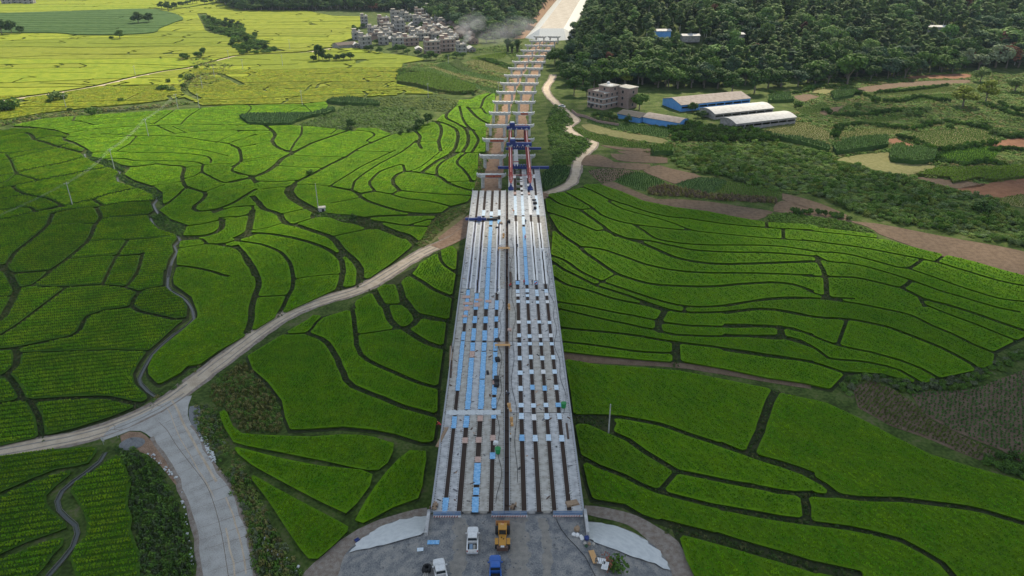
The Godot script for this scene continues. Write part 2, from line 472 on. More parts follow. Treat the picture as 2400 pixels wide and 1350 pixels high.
func region(parts: Array) -> PackedVector2Array:
	var a := []
	for p in parts: a.append_array(view(p[3], p[0], p[1], p[2]))
	var g := ground(a)
	if Geometry2D.is_polygon_clockwise(g): g.reverse()
	return g
func banks(list: Array) -> Array:
	var o := []
	for v in list:
		for b in v[3]:
			var r := smooth(ground(view(b.slice(1), v[0], v[1], v[2])))
			var w := PackedVector2Array()   # a bank made with a spade: its line wavers a little
			for q in r: w.append(q + Vector2(rng.randf_range(-.12, .12), rng.randf_range(-.12, .12)))
			o.append([w, b[0]])
			for i in w.size() - 1:
				var n := int(w[i].distance_to(w[i + 1]) / .75) + 1
				for k in n:
					for j in 1 + int(b[0] / .9):
						if rng.randf() < .3: continue
						var q: Vector2 = w[i].lerp(w[i + 1], (k + rng.randf()) / n) + Vector2(rng.randfn(), rng.randfn()) * (.12 + b[0] * .22)
						bank_grass.append(q)
	return o
var bank_grass := PackedVector2Array()
func grass_banks(where: String):
	var xf := []
	var cl := []
	for q in bank_grass:
		var s := rng.randf_range(.3, .75)
		xf.append(Transform3D(Basis(Vector3.UP, rng.randf() * TAU).scaled_local(Vector3(s, rng.randf_range(.3, .8), s)), Vector3(q.x, .02, q.y)))
		var t := rng.randf_range(.6, 1.3)
		var g: Color = [Color(.055, .105, .022), Color(.075, .120, .030), Color(.115, .125, .045)][rng.randi() % 3]
		cl.append(Color(g.r * t, g.g * t, g.b * t))
	bank_grass = PackedVector2Array()
	tag(many("bank_grass", crowns.weed[1], M.leaf, xf, cl), "rough grass growing on the banks among the " + where, "grass", "", "stuff")

var tuft_near: ArrayMesh
var tuft_far: ArrayMesh
func make_tuft(n: int, spread: float, h: float, w: float) -> ArrayMesh:
	var s := st()
	for i in n:
		var a := TAU * (i + rng.randf() * 0.7) / n
		var lean := rng.randf_range(0.35, 1.0) * spread
		var dir := Vector3(cos(a), 0, sin(a))
		var sd := Vector3(-sin(a), 0, cos(a)) * w * rng.randf_range(0.7, 1.2)
		var p0 := dir * lean * 0.15
		var p1 := dir * lean * 0.5 + Vector3.UP * h * rng.randf_range(0.75, 1.0)
		var p2 := dir * lean + Vector3.UP * h * rng.randf_range(0.35, 0.85)
		quad(s, p0 - sd * 0.6, p0 + sd * 0.6, p1 + sd, p1 - sd)
		tri(s, p1 - sd, p1 + sd, p2)
	return done(s)

# one flooded field of standing rice: the crop as a body with sides, covered with its plants
func rice_field(poly: PackedVector2Array, zone: Dictionary, label: String):
	var h: float = zone.h
	var c := bounds(poly).get_center()
	var dist := -c.y
	var body := slab(poly, 0.0, h * (0.8 if not zone.has("rows") else 0.55), -0.42)
	if body == null: return
	var tint := rng.randf_range(0.88, 1.12)
	var o := put("rice_field", body, M[zone.mat + str(rng.randi() % 3)])
	tag(o, label, "rice field", zone.group, "structure")
	var e := sqrt(c.x * c.x + dist * dist)
	if zone.has("rows"):
		for v in poly: e = minf(e, v.length())
	var sp := 0.62 if e < 190.0 else 0.85 if e < 290.0 else 1.25 if e < 400.0 else 2.1 if e < 560.0 else 0.0
	if sp == 0.0: return
	if zone.has("rows"): sp = 0.5 if e < 290.0 else 0.9
	var sc := sp / 0.62
	var nz := FastNoiseLite.new()
	nz.seed = names.get("rice_field", 0) * 7
	nz.frequency = .045
	var xf := []
	var cl := []
	var rowed: float = zone.get("rows", 0.0)
	var inner := PackedVector2Array()
	for w in Geometry2D.offset_polygon(poly, -0.30 - 0.16 * sc):
		if area(w) > area(inner) or inner.is_empty(): inner = w
	if inner.is_empty(): return
	var gap := rowed / 3.0 if rowed > 0.0 else sp
	var per := int(round(rowed / gap)) if rowed > 0.0 else 1
	for q in rows_over(inner, zone.angle, gap, sp, 0.3 if rowed == 0.0 else 0.16):
		var k := int(q.z)
		var s := sc * rng.randf_range(0.8, 1.2)
		var hh := h * rng.randf_range(0.2, 0.36)
		var b := tint * rng.randf_range(0.72, 1.25)
		var col: Color = zone.col
		var y0 := h * 0.78
		if rowed > 0.0:
			if posmod(k, per) < (per + 1) / 2:
				col = zone.col2
				hh = h * rng.randf_range(0.48, 0.6)
			else: hh *= 0.6
			y0 = h * 0.53
		elif zone.has("stripe") and posmod(k, zone.stripe) == 0:
			hh *= 0.15
			b *= 0.62
		var t := nz.get_noise_2d(q.x, q.y)
		var t2 := nz.get_noise_2d(q.x * 3.0 + 500.0, q.y * 3.0)
		b *= 1.0 + t * .28 + t2 * .22
		col = Color(col.r * (1.0 + t2 * .4), col.g, col.b)
		hh *= 1.0 + t * .3
		var a := rng.randf() * TAU
		xf.append(Transform3D(Basis(Vector3.UP, a).scaled_local(Vector3(s, hh, s)), Vector3(q.x, y0, q.y)))
		cl.append(Color(col.r * b, col.g * b, col.b * b))
	if xf.size(): many("rice_plants", tuft_near if e < 290.0 else tuft_far, M.leaf, xf, cl, o)

func mud(r: PackedVector2Array, where: String):
	var g := Geometry2D.offset_polygon(r, .5)
	if g.size(): struct("field_mud", slab(tidy(g[0]), -.1, .03), M.mud, "dark wet banks and ditches among the " + where)
func fields():
	tuft_near = make_tuft(9, 0.5, 1.0, 0.09)
	tuft_far = make_tuft(6, 0.5, 1.0, 0.16)
	var green := {h = 0.8, mat = "rice_g", col = Color(.128, .262, .003), group = "green rice fields between the canal and the viaduct", angle = 0.15}
	var rowsz := {h = 0.95, mat = "rice_w", col = Color(.058, .155, .006), col2 = Color(.168, .310, .010), rows = 1.75, group = "striped rice fields beside the concrete canal", angle = -0.22}
	var east := {h = 0.8, mat = "rice_g", col = Color(.102, .230, .003), stripe = 3, group = "rice terraces beyond the viaduct's far parapet", angle = 1.15}
	# striped fields west of the canal
	var w := region([[0,250,3.375,[-900,260,0,200,100,180,330,183,480,208,545,238,500,255,510,280,600,310,675,340,640,372,690,412,740,440,830,480,920,505,945,528,918,560,932,600,1000,622,1090,652,1212,702,1225,735,1195,770,1220,830,1172,862,1192,910,1262,978,1398,1022,1405,1055,1362,1100,1378,1160,1335,1220,1305,1350]],
		[0,600,2.7,[1040,100,1035,190,1090,235,1165,280,1190,330,1185,405,1130,440,1000,560,930,620,880,690,845,760,860,820,935,890,940,910,860,965,700,1030,480,1100,280,1150,0,1215,-500,1300]]])
	var bw := banks(BANKS_W)
	for k in 5: bw.append([PackedVector2Array([Vector2(-150 - k * 16, -90 - k * 44), Vector2(-400, -80 - k * 60)]), 0.8])
	mud(w, "striped fields beside the canal")
	for f in cut([w], bw):
		rice_field(f, rowsz, "rice field planted in yellow and dark green stripes beside the concrete canal")
	grass_banks("striped rice fields")
	# green fields between the canal, the road and the viaduct
	var m := region([[0,250,3.375,[95,158,240,165,430,188,555,228,515,262,600,290,690,340,735,378,725,402,830,425,900,440,1000,490,1030,497,985,545,1060,590,1220,640,1288,690,1290,770,1312,792,1260,830,1350,900,1480,945,1470,985,1440,1040,1425,1080,1415,1130,1388,1230,1386,1290]],
		[0,600,2.7,[1120,0,1118,80,1095,150,1100,190,1212,270,1250,370,1250,400,1210,432,1120,512,1020,592,970,642,935,720,940,762,990,815,1010,825,1150,750,1190,708,1270,697]],
		[460,680,2.045,[110,300,215,240,400,128,560,55,690,-5]],
		[560,440,3.971,[640,1085,900,985,940,945,1090,925,1130,850,1200,860,1230,850,1420,720,1590,580,1640,522,1690,512,1765,385,1800,310,1880,248,1960,188,2130,140,2160,100]],
		[550,150,3.292,[1850,970,1860,915,1880,790,1880,705,1935,690,1940,520,1965,480,1990,402,2010,290,2010,235,1950,230,1870,252,1815,282,1740,282,1700,332,1620,382,1550,448,1480,470,1420,492,1400,535,1300,542,1220,552,1160,530,1100,502,950,502,920,528,860,520,650,495,430,480,260,485,100,470,40,420,100,390,400,395,590,393,700,360,725,325,700,295,520,318,0,322]],
		[0,0,3,[1400,768,1000,792,600,818,300,842]]])
	mud(m, "green fields between canal and viaduct")
	for f in cut([m], banks(BANKS_M)):
		var c := bounds(f).get_center()
		rice_field(f, green, "bright green rice field in the curved terraces beside the bare piers" if c.y < -285.0 and c.x > -95.0 else "green rice field between the canal and the dirt road")
	grass_banks("green fields beside the canal")
	# fields between the road and the viaduct
	var sreg := region([[460,680,2.045,[245,325,420,217,530,152,560,127,605,130,750,95,765,60,850,12]],
		[560,440,3.971,[1340,917,1480,827,1640,747,1880,597,1985,547,2035,600,2020,830,1985,1045,1960,1240]],
		[460,680,2.045,[1200,160,1185,300,1160,480,1158,610,1140,738,1080,740,950,700,850,680,700,665,560,675,450,680,425,620,410,540,340,450,270,390]]])
	mud(sreg, "deep green fields by the road")
	var sf := cut([sreg], banks(BANKS_S))
	for a in [[100,595,140,575,160,590,190,660,230,690,400,700,560,705,700,695,850,705,960,740,880,880,600,835,400,795,170,745,130,680],
		[170,765,200,755,400,805,600,845,860,890,720,1095,600,1040,400,935,250,850,190,800],
		[250,905,280,888,400,955,560,1040,745,1140,740,1170,590,1310,530,1310,440,1190,330,1020,260,930],
		[1020,770,1112,775,1105,880,1075,1015,950,1060,800,1140,745,1120,800,1020,900,880]]:
		var sp := smooth(ground(view(a, 460, 680, 2.045)), true, 3.0)
		if Geometry2D.is_polygon_clockwise(sp): sp.reverse()
		for q in Geometry2D.offset_polygon(sp, -.5, Geometry2D.JOIN_ROUND): sf.append(tidy(q))
	green.col = Color(.105, .235, .003)
	green.group = "deep green rice fields between the concrete road and the viaduct"
	for f in sf: rice_field(f, green, "deep green rice field between the concrete road and the viaduct")
	grass_banks("deep green fields by the road")
	# terraces east of the viaduct
	var e := region([[1250,400,2.7,[75,190,100,155,200,140,300,118,325,95,420,93,560,140,700,200,900,240,1100,265,1300,305,1475,335,1755,350]], [1800,100,2.5,[300,1093,630,1130,640,1150,900,1220,1200,1290,1370,1340,1750,1440,1750,1700]],
		[1700,700,2.077,[1454,195,1410,215,1310,265,1300,330,1215,360,1050,395,950,428,850,400,760,375,590,365,510,450,380,420,200,395,0,352]],
		[1250,400,2.7,[920,1215,900,1225,700,1210,400,1180,178,1155,168,1010,150,850,122,700,108,560,120,420,105,300,85,260]]])
	mud(e, "long curving terraces")
	for f in cut([e], banks(BANKS_E)): rice_field(f, east, "long curving rice terrace beside the viaduct, above the bare dirt strip")
	grass_banks("long curving terraces")
	var e2 := region([[1300,800,2.455,[55,110,250,145,500,160,720,180,900,215,1250,285,1290,305,1473,345]], [1700,700,2.077,[300,465,500,520,650,590,800,670,1000,770,1200,830,1454,900,1700,1000,1700,1500,900,1500,300,1500]],
		[1300,800,2.455,[850,1480,800,1370,750,1270,715,1150,690,1075,500,1010,400,950,215,920,185,830,160,720,140,620,112,480,90,300]]])
	east.group = "broad rice fields below the bare dirt strip"
	mud(e2, "broad fields below the dirt strip")
	for f in cut([e2], banks(BANKS_E2)): rice_field(f, east, "broad dark green rice field below the bare dirt strip beside the viaduct")
	grass_banks("broad fields below the dirt strip")
	# sunlit ripening fields up the valley
	var far := {h = 0.9, mat = "rice_y", col = Color(.225, .270, .016), group = "ripening yellow rice fields up the valley", angle = 0.05}
	var fa := region([[0,0,3,[-1200,760,0,850,300,800,640,760,1000,730,1300,690,1420,745,1700,738,2110,735]], [550,150,3.292,[560,310,740,290,950,262,1230,245,1400,240,1540,235,1450,205,1250,160,1280,60,1300,0]],
		[780,0,5.217,[1130,740,1000,700,640,660,300,600,100,580,0,590,-30,560,270,470,330,330,440,210,0,200,-400,120]], [0,0,3,[1880,80,1900,10,1700,-60,600,-70,0,-60,-1200,-40]]])
	var fb := []
	var d := 330.0
	while d < 1300.0:
		var line := PackedVector2Array()
		var ph := rng.randf() * 10.0
		var x := -980.0
		while x < 60.0:
			line.append(Vector2(x, -(d + sin(x * 0.011 + ph) * 10.0 + sin(x * 0.037 + ph * 2.0) * 4.0 + (x + 200.0) * 0.05)))
			x += 9.0
		# a bank is not one line across the whole valley: it breaks off and starts again
		var i := rng.randi() % 6
		while i < line.size() - 4:
			var n := rng.randi_range(6, 22)
			fb.append([line.slice(i, mini(i + n, line.size())), rng.randf_range(0.5, 2.0)])
			i += n + rng.randi_range(-1, 2)
		for k in rng.randi_range(9, 14):
			var cx := rng.randf_range(-900.0, 30.0)
			var cr := PackedVector2Array()
			for j in 5:
				cr.append(Vector2(cx + rng.randf_range(-2.5, 2.5) + j * rng.randf_range(-2.0, 2.0), -(d + sin(cx * 0.011 + ph) * 7.0 + (cx + 200.0) * 0.05 + j * 4.4)))
			fb.append([cr, rng.randf_range(0.6, 2.2)])
		d += rng.randf_range(13.0, 20.0) + (d - 330.0) * 0.014
	fb.append([smooth(ground(view([-200,760,0,715,120,695,300,670,500,640,700,605,950,545,1150,505,1330,480,1450,450,1600,410,1700,393,1980,378,2150,370,2400,330], 0, 0, 3))), 6.0])
	fb.append([smooth(ground(view([1400,700,1300,640,1350,560,1500,520,1620,560,1700,600], 0, 0, 3))), 5.0])
	fb.append([smooth(ground(view([1420,100,1460,170,1500,225,1650,260,1800,320,1950,360], 0, 0, 3))), 12.0])
	fb.append([smooth(ground(view([1480,30,1200,70,1080,60], 0, 0, 3))), 8.0])
	var veg := smooth(ground(view([-700,110,0,100,500,85,1000,70,1180,90,1290,135,1230,165,1130,205,1090,235,900,250,550,252,400,240,0,240,-700,250], 0, 0, 3)), true, 6.0)
	if Geometry2D.is_polygon_clockwise(veg): veg.reverse()
	var rest := Geometry2D.clip_polygons(fa, Geometry2D.offset_polygon(veg, 2.0)[0])
	var rg := []
	for p in rest:
		if not Geometry2D.is_polygon_clockwise(p): rg.append(p)
	for f in cut(rg, fb):
		far.mat = ["rice_y", "rice_y", "rice_z"][rng.randi() % 3]
		rice_field(f, far, "ripening yellow rice field in the sunlit valley before the village")
	# the dark field of maize in the valley
	var vm := {h = 2.0, mat = "rice_b", col = Color(.06, .13, .05), group = "maize fields up the valley", angle = 0.05}
	var vb := []
	for k in 12:
		var y := 95.0 + k * 13.0
		vb.append([ground(view([rng.randi_range(-500, 0), y, rng.randi_range(300, 500), y - 5 + rng.randi_range(-4, 4), rng.randi_range(700, 1300), y - 8], 0, 0, 3)), 2.2])
	for f in cut([veg], vb): rice_field(f, vm, "dark blue green maize field around the lone tree in the valley")

# ================================================================ the setting
func setup_light():
	fw = Vector3(sin(PS) * cos(TH), -sin(TH), -cos(PS) * cos(TH))
	rt = Vector3(cos(PS), 0, sin(PS))
	up = rt.cross(fw)
	rng.seed = 20240817
	var cam := Camera3D.new()
	cam.name = "camera"
	add_child(cam)
	cam.fov = rad_to_deg(2.0 * atan(675.0 / FL))
	cam.near = 1.0
	cam.far = 6000.0
	cam.transform = Transform3D(Basis.looking_at(fw), Vector3(0, EYE, 0))
	cam.current = true
	env = Environment.new()
	env.background_mode = Environment.BG_SKY
	var sky := Sky.new()
	var sm := ProceduralSkyMaterial.new()
	sm.sky_top_color = Color(.57, .62, .69)
	sm.sky_horizon_color = Color(.86, .89, .91)
	sm.sky_curve = 0.22
	sm.ground_horizon_color = Color(.55, .60, .55)
	sm.ground_bottom_color = Color(.20, .26, .16)
	sm.sun_angle_max = 1.0
	sky.sky_material = sm
	env.sky = sky
	env.background_energy_multiplier = 1.12
	env.tonemap_mode = Environment.TONE_MAPPER_LINEAR
	env.tonemap_exposure = 1.42
	env.fog_enabled = true
	env.fog_density = 0.00007
	env.fog_light_color = Color(.80, .87, .95)
	env.sdfgi_enabled = true
	env.ssao_enabled = true
	env.ssil_enabled = true
	var we := WorldEnvironment.new()
	we.name = "environment"
	we.environment = env
	add_child(we)
	var sun := DirectionalLight3D.new()
	sun.name = "sun"
	add_child(sun)
	sun.light_color = Color(1.0, .945, .84)
	sun.light_energy = 1.6
	sun.light_angular_distance = 1.6
	sun.shadow_enabled = true
	var az := deg_to_rad(20.0)
	var el := deg_to_rad(42.0)
	sunv = Vector3(sin(az) * cos(el), sin(el), -cos(az) * cos(el))
	sun.basis = Basis.looking_at(-sunv)
var sunv: Vector3

# how far the cloud overhead takes the sun away at a place on the ground
func shade(x: float, d: float) -> float:
	var a: float
	if x < xb(d) - 6.0:
		var edge := 262.0 + clampf((-x - 60.0) * 0.22, -15.0, 45.0)
		a = 1.0 - smoothstep(edge - 45.0, edge + 80.0, d)
	else:
		a = 1.0 - smoothstep(300.0, 380.0, d) * (0.75 - 0.6 * smoothstep(15.0, 60.0, x - xb(d)))
		a *= 1.0 - 0.85 * smoothstep(420.0, 500.0, d)
		a *= 1.0 - 0.55 * smoothstep(40.0, 110.0, x) * smoothstep(265.0, 320.0, d)
		a *= 1.0 - 0.5 * smoothstep(170.0, 270.0, x) * smoothstep(280.0, 370.0, d)
	return a * (1.0 - 0.58 * smoothstep(125.0, 245.0, d))
func clouds():
	var puff := SphereMesh.new()
	puff.radius = 1.0
	puff.height = 2.0
	puff.radial_segments = 9
	puff.rings = 5
	var xf := []
	var d := -260.0
	while d < 900.0:
		var x := -520.0
		while x < 620.0:
			var px := x + rng.randf_range(-9, 9)
			var pd := d + rng.randf_range(-9, 9)
			if rng.randf() < shade(px, pd):
				var alt := 900.0 + rng.randf_range(-40, 60)
				var r := rng.randf_range(11.0, 16.0)
				xf.append(Transform3D(Basis(Vector3.UP, rng.randf() * TAU).scaled_local(Vector3(r, r * 0.7, r)), Vector3(px, 0, -pd) + sunv * (alt / sunv.y)))
			x += 15.0
		d += 15.0
	var c := many("cloud", puff, mat(lin(.85, .86, .88), 1.0), xf, [])
	tag(c, "broad pale cloud high over the valley that shades the viaduct", "cloud", "", "stuff")

func make_materials():
	var C := func(r, g, b): return Color(r, g, b)
	M.leaf = leafmat(Color.WHITE, Color(.55, .62, .25))
	for k in 3:
		var v := 0.9 + 0.1 * k
		M["rice_g" + str(k)] = tmat(tex(10 + k, .012, .09, [C.call(.065 * v, .150 * v, .004), C.call(.092 * v, .200 * v, .004), C.call(.120 * v, .235 * v, .005)], 512, .6), 22.0)
		M["rice_w" + str(k)] = tmat(tex(20 + k, .012, .09, [C.call(.030 * v, .080 * v, .008), C.call(.050 * v, .110 * v, .010), C.call(.075 * v, .135 * v, .014)], 512, .6), 18.0)
		M["rice_y" + str(k)] = tmat(tex(30 + k, .012, .07, [C.call(.150, .195 * v, .016), C.call(.215 * v, .255 * v, .022), C.call(.280 * v, .300 * v, .032)], 512, .45), 60.0)
		M["rice_z" + str(k)] = tmat(tex(80 + k, .012, .07, [C.call(.130, .185 * v, .015), C.call(.188 * v, .240 * v, .019), C.call(.250 * v, .285 * v, .028)], 512, .45), 60.0)
		M["rice_b" + str(k)] = tmat(tex(40 + k, .012, .09, [C.call(.036, .080, .020), C.call(.062, .120, .032), C.call(.098, .155, .048)], 256, .6), 25.0)
	M.mud = tmat(tex(73, .012, .10, [C.call(.022, .032, .011), C.call(.040, .054, .018), C.call(.075, .072, .040)], 512, .55), 14.0)
	M.ground = tmat(tex(1, .008, .06, [C.call(.034, .052, .012), C.call(.055, .090, .018), C.call(.085, .120, .028), C.call(.125, .125, .060)], 512, .45, 2.0), 34.0)
	M.dirt = tmat(tex(2, .012, .08, [C.call(.170, .105, .070), C.call(.280, .185, .125), C.call(.350, .245, .175)], 512, .5), 14.0)
	M.soil = tmat(tex(3, .012, .10, [C.call(.095, .066, .042), C.call(.158, .112, .076), C.call(.215, .158, .112)], 512, .6), 16.0)
	M.redsoil = tmat(tex(4, .012, .10, [C.call(.14, .07, .040), C.call(.22, .11, .065), C.call(.27, .15, .09)], 256, .6), 12.0)
	M.greysoil = tmat(tex(5, .010, .08, [C.call(.120, .125, .135), C.call(.185, .190, .195), C.call(.270, .262, .250), C.call(.33, .31, .28)], 512, .5, 1.9), 13.0)
	M.track = tmat(tex(71, .012, .10, [C.call(.19, .18, .165), C.call(.27, .25, .22), C.call(.34, .31, .27)], 512, .55), 9.0)
	M.toe = tmat(tex(72, .014, .12, [C.call(.17, .12, .09), C.call(.26, .215, .175), C.call(.36, .33, .30)], 512, .6), 9.0)
	M.road = tmat(tex(6, .010, .11, [C.call(.27, .255, .23), C.call(.38, .365, .335), C.call(.46, .445, .415)], 512, .5), 18.0, .85)
	M.roadw = tmat(tex(7, .010, .11, [C.call(.35, .27, .19), C.call(.48, .385, .28), C.call(.56, .47, .36)], 512, .5), 18.0, .85)
	M.concrete = tmat(tex(8, .012, .13, [C.call(.27, .268, .265), C.call(.43, .43, .428), C.call(.50, .498, .49), C.call(.58, .575, .565)], 512, .45, 1.9), 9.0, .8)
	M.concrete2 = tmat(tex(9, .012, .13, [C.call(.25, .23, .195), C.call(.385, .36, .315), C.call(.45, .425, .38), C.call(.52, .50, .46)], 512, .45, 1.9), 9.0, .8)
	M.whitecon = tmat(tex(50, .012, .13, [C.call(.48, .50, .51), C.call(.58, .60, .60), C.call(.66, .67, .66)], 512, .5), 9.0, .85)
	M.grass = tmat(tex(51, .012, .10, [C.call(.050, .075, .018), C.call(.085, .120, .028), C.call(.130, .155, .042)], 512, .55), 14.0)
	M.dry = tmat(tex(52, .012, .10, [C.call(.120, .130, .042), C.call(.190, .185, .075), C.call(.26, .235, .115)], 512, .55), 14.0)
	M.mossy = tmat(tex(74, .03, .15, [C.call(.07, .075, .055), C.call(.13, .13, .11), C.call(.20, .195, .175)], 256, .6), 4.0)
	M.water = mat(lin(.045, .055, .05), 0.3)
	M.steel = mat(lin(.42, .44, .47), 0.5, 0.6)
	M.dark = mat(lin(.018, .018, .020), 0.8)
	M.rust = mat(lin(.085, .055, .040), 0.9)
	M.white = tmat(tex(75, .02, .12, [C.call(.56, .56, .55), C.call(.72, .72, .71), C.call(.80, .80, .80)], 256, .5), 2.5, .5)
	M.red = mat(lin(.33, .040, .034), 0.55)
	M.blue = mat(lin(.018, .040, .190), 0.45)
	M.skyblue = tmat(tex(53, .02, .12, [C.call(.12, .34, .62), C.call(.19, .45, .74), C.call(.42, .64, .84)], 256, .5), 3.0, .45)
	M.paleblue = tmat(tex(54, .02, .12, [C.call(.40, .58, .74), C.call(.58, .70, .80), C.call(.74, .80, .84)], 256, .5), 3.0, .5)
	M.ply = tmat(tex(55, .02, .12, [C.call(.42, .26, .21), C.call(.54, .36, .29), C.call(.62, .45, .38)], 256, .5), 3.0, .8)
	M.yellow = mat(lin(.50, .245, .035), 0.6)
	M.orange = mat(lin(.62, .36, .15), 0.7)
	M.rubber = mat(lin(.022, .022, .023), 0.9)
	M.glass = mat(lin(.020, .028, .034), 0.08)
	M.green = mat(lin(.012, .23, .055), 0.6)
	M.wood = tmat(tex(56, .02, .12, [C.call(.20, .13, .08), C.call(.32, .22, .14), C.call(.40, .30, .20)], 256, .5), 2.0, .85)
	M.gravel = tmat(tex(57, .03, .2, [C.call(.10, .105, .11), C.call(.20, .205, .21), C.call(.32, .32, .31)], 256, .7), 5.0)
	M.brick = tmat(tex(58, .02, .14, [C.call(.22, .155, .13), C.call(.30, .22, .19), C.call(.37, .29, .26)], 256, .5), 6.0)
	M.plaster = tmat(tex(59, .015, .12, [C.call(.17, .165, .16), C.call(.27, .262, .255), C.call(.39, .38, .37)], 256, .5), 9.0)
	M.tile = tmat(tex(60, .03, .18, [C.call(.09, .075, .065), C.call(.15, .125, .11), C.call(.21, .175, .15)], 256, .6), 6.0)
	M.bark = mat(lin(.17, .145, .115), 0.95)
	M.palebark = mat(lin(.42, .40, .34), 0.9)
	M.tin = tmat(tex(61, .012, .14, [C.call(.20, .165, .145), C.call(.28, .235, .21), C.call(.33, .29, .26)], 256, .5), 11.0, .9)
	M.whitetin = tmat(tex(62, .012, .14, [C.call(.42, .41, .39), C.call(.54, .53, .51), C.call(.64, .63, .61)], 256, .5), 11.0, .85)
	M.bluewall = tmat(tex(63, .012, .14, [C.call(.075, .25, .60), C.call(.10, .30, .68), C.call(.14, .36, .72)], 256, .5), 9.0, .5)

func struct(called: String, mesh: Mesh, m: Material, label := ""):
	var o := put(called, mesh, m)
	return tag(o, label if label else called.replace("_", " "), "", "", "structure")
func ribbon(pts: PackedVector2Array, w: float) -> PackedVector2Array:
	return tidy(Geometry2D.offset_polyline(pts, w * 0.5, Geometry2D.JOIN_ROUND, Geometry2D.END_BUTT)[0])

# earth washed over the edges of a road
func edges(pts: PackedVector2Array, off: float, where: String):
	for g in ([-1.0, 1.0] if off > 0.0 else [1.0]):
		var s := st()
		var prev := []
		for i in pts.size():
			var t: Vector2 = (pts[mini(i + 1, pts.size() - 1)] - pts[maxi(i - 1, 0)]).normalized().orthogonal() * g
			var m: Vector2 = pts[i] + t * (off + rng.randf_range(-.15, .15))
			var w0: Vector2 = m - t * rng.randf_range(.05, .55)
			var w1: Vector2 = m + t * rng.randf_range(.3, .9)
			var cur := [Vector3(w0.x, .121, w0.y), Vector3(m.x, .15, m.y), Vector3(w1.x, .035, w1.y)]
			if i > 0:
				quad(s, prev[0], cur[0], cur[1], prev[1])
				quad(s, prev[1], cur[1], cur[2], prev[2])
			prev = cur
		struct("road_edge", done(s), M.toe, "earth washed over the edge of " + where)
# mud carried on by wheels: broken ribbons of earth
func marks(pts: PackedVector2Array, offs: Array, m: Material, y: float, where: String):
	for off in offs:
		var i := 0
		while i < pts.size() - 3:
			var n := rng.randi_range(8, 22)
			var w := PackedVector2Array()
			for k in range(i, mini(i + n, pts.size())):
				var t: Vector2 = (pts[mini(k + 1, pts.size() - 1)] - pts[maxi(k - 1, 0)]).normalized().orthogonal()
				w.append(pts[k] + t * (off + rng.randf_range(-.12, .12)))
			if w.size() > 1: struct("mud_track", slab(ribbon(w, rng.randf_range(.18, .5)), .09, y), m, "tyre mud on " + where)
			i += n + rng.randi_range(0, 2)
func terrain():
	var xs := [-5000.0, -3000.0, -1800.0, -1200.0]
	var x := -840.0
	while x <= 840.0:
		xs.append(x)
		x += 12.0
	xs.append_array([1200.0, 1800.0, 3000.0, 5000.0])
	var ds := [-4000.0, -1500.0, -600.0, -200.0, -60.0]
	x = 0.0
	while x <= 1300.0:
		ds.append(x)
		x += 12.0
	ds.append_array([1600.0, 2200.0, 3200.0, 5000.0])
	var s := SurfaceTool.new()
	s.begin(Mesh.PRIMITIVE_TRIANGLES)
	for j in ds.size() - 1:
		for i in xs.size() - 1:
			var q := []
			for c in [[i, j], [i, j + 1], [i + 1, j + 1], [i + 1, j]]:
				q.append(Vector3(xs[c[0]], gh(xs[c[0]], -ds[c[1]]), -ds[c[1]]))
			quad(s, q[0], q[1], q[2], q[3])
	s.index()
	struct("ground", done(s), M.ground, "grassy valley floor with the hills at its sides")

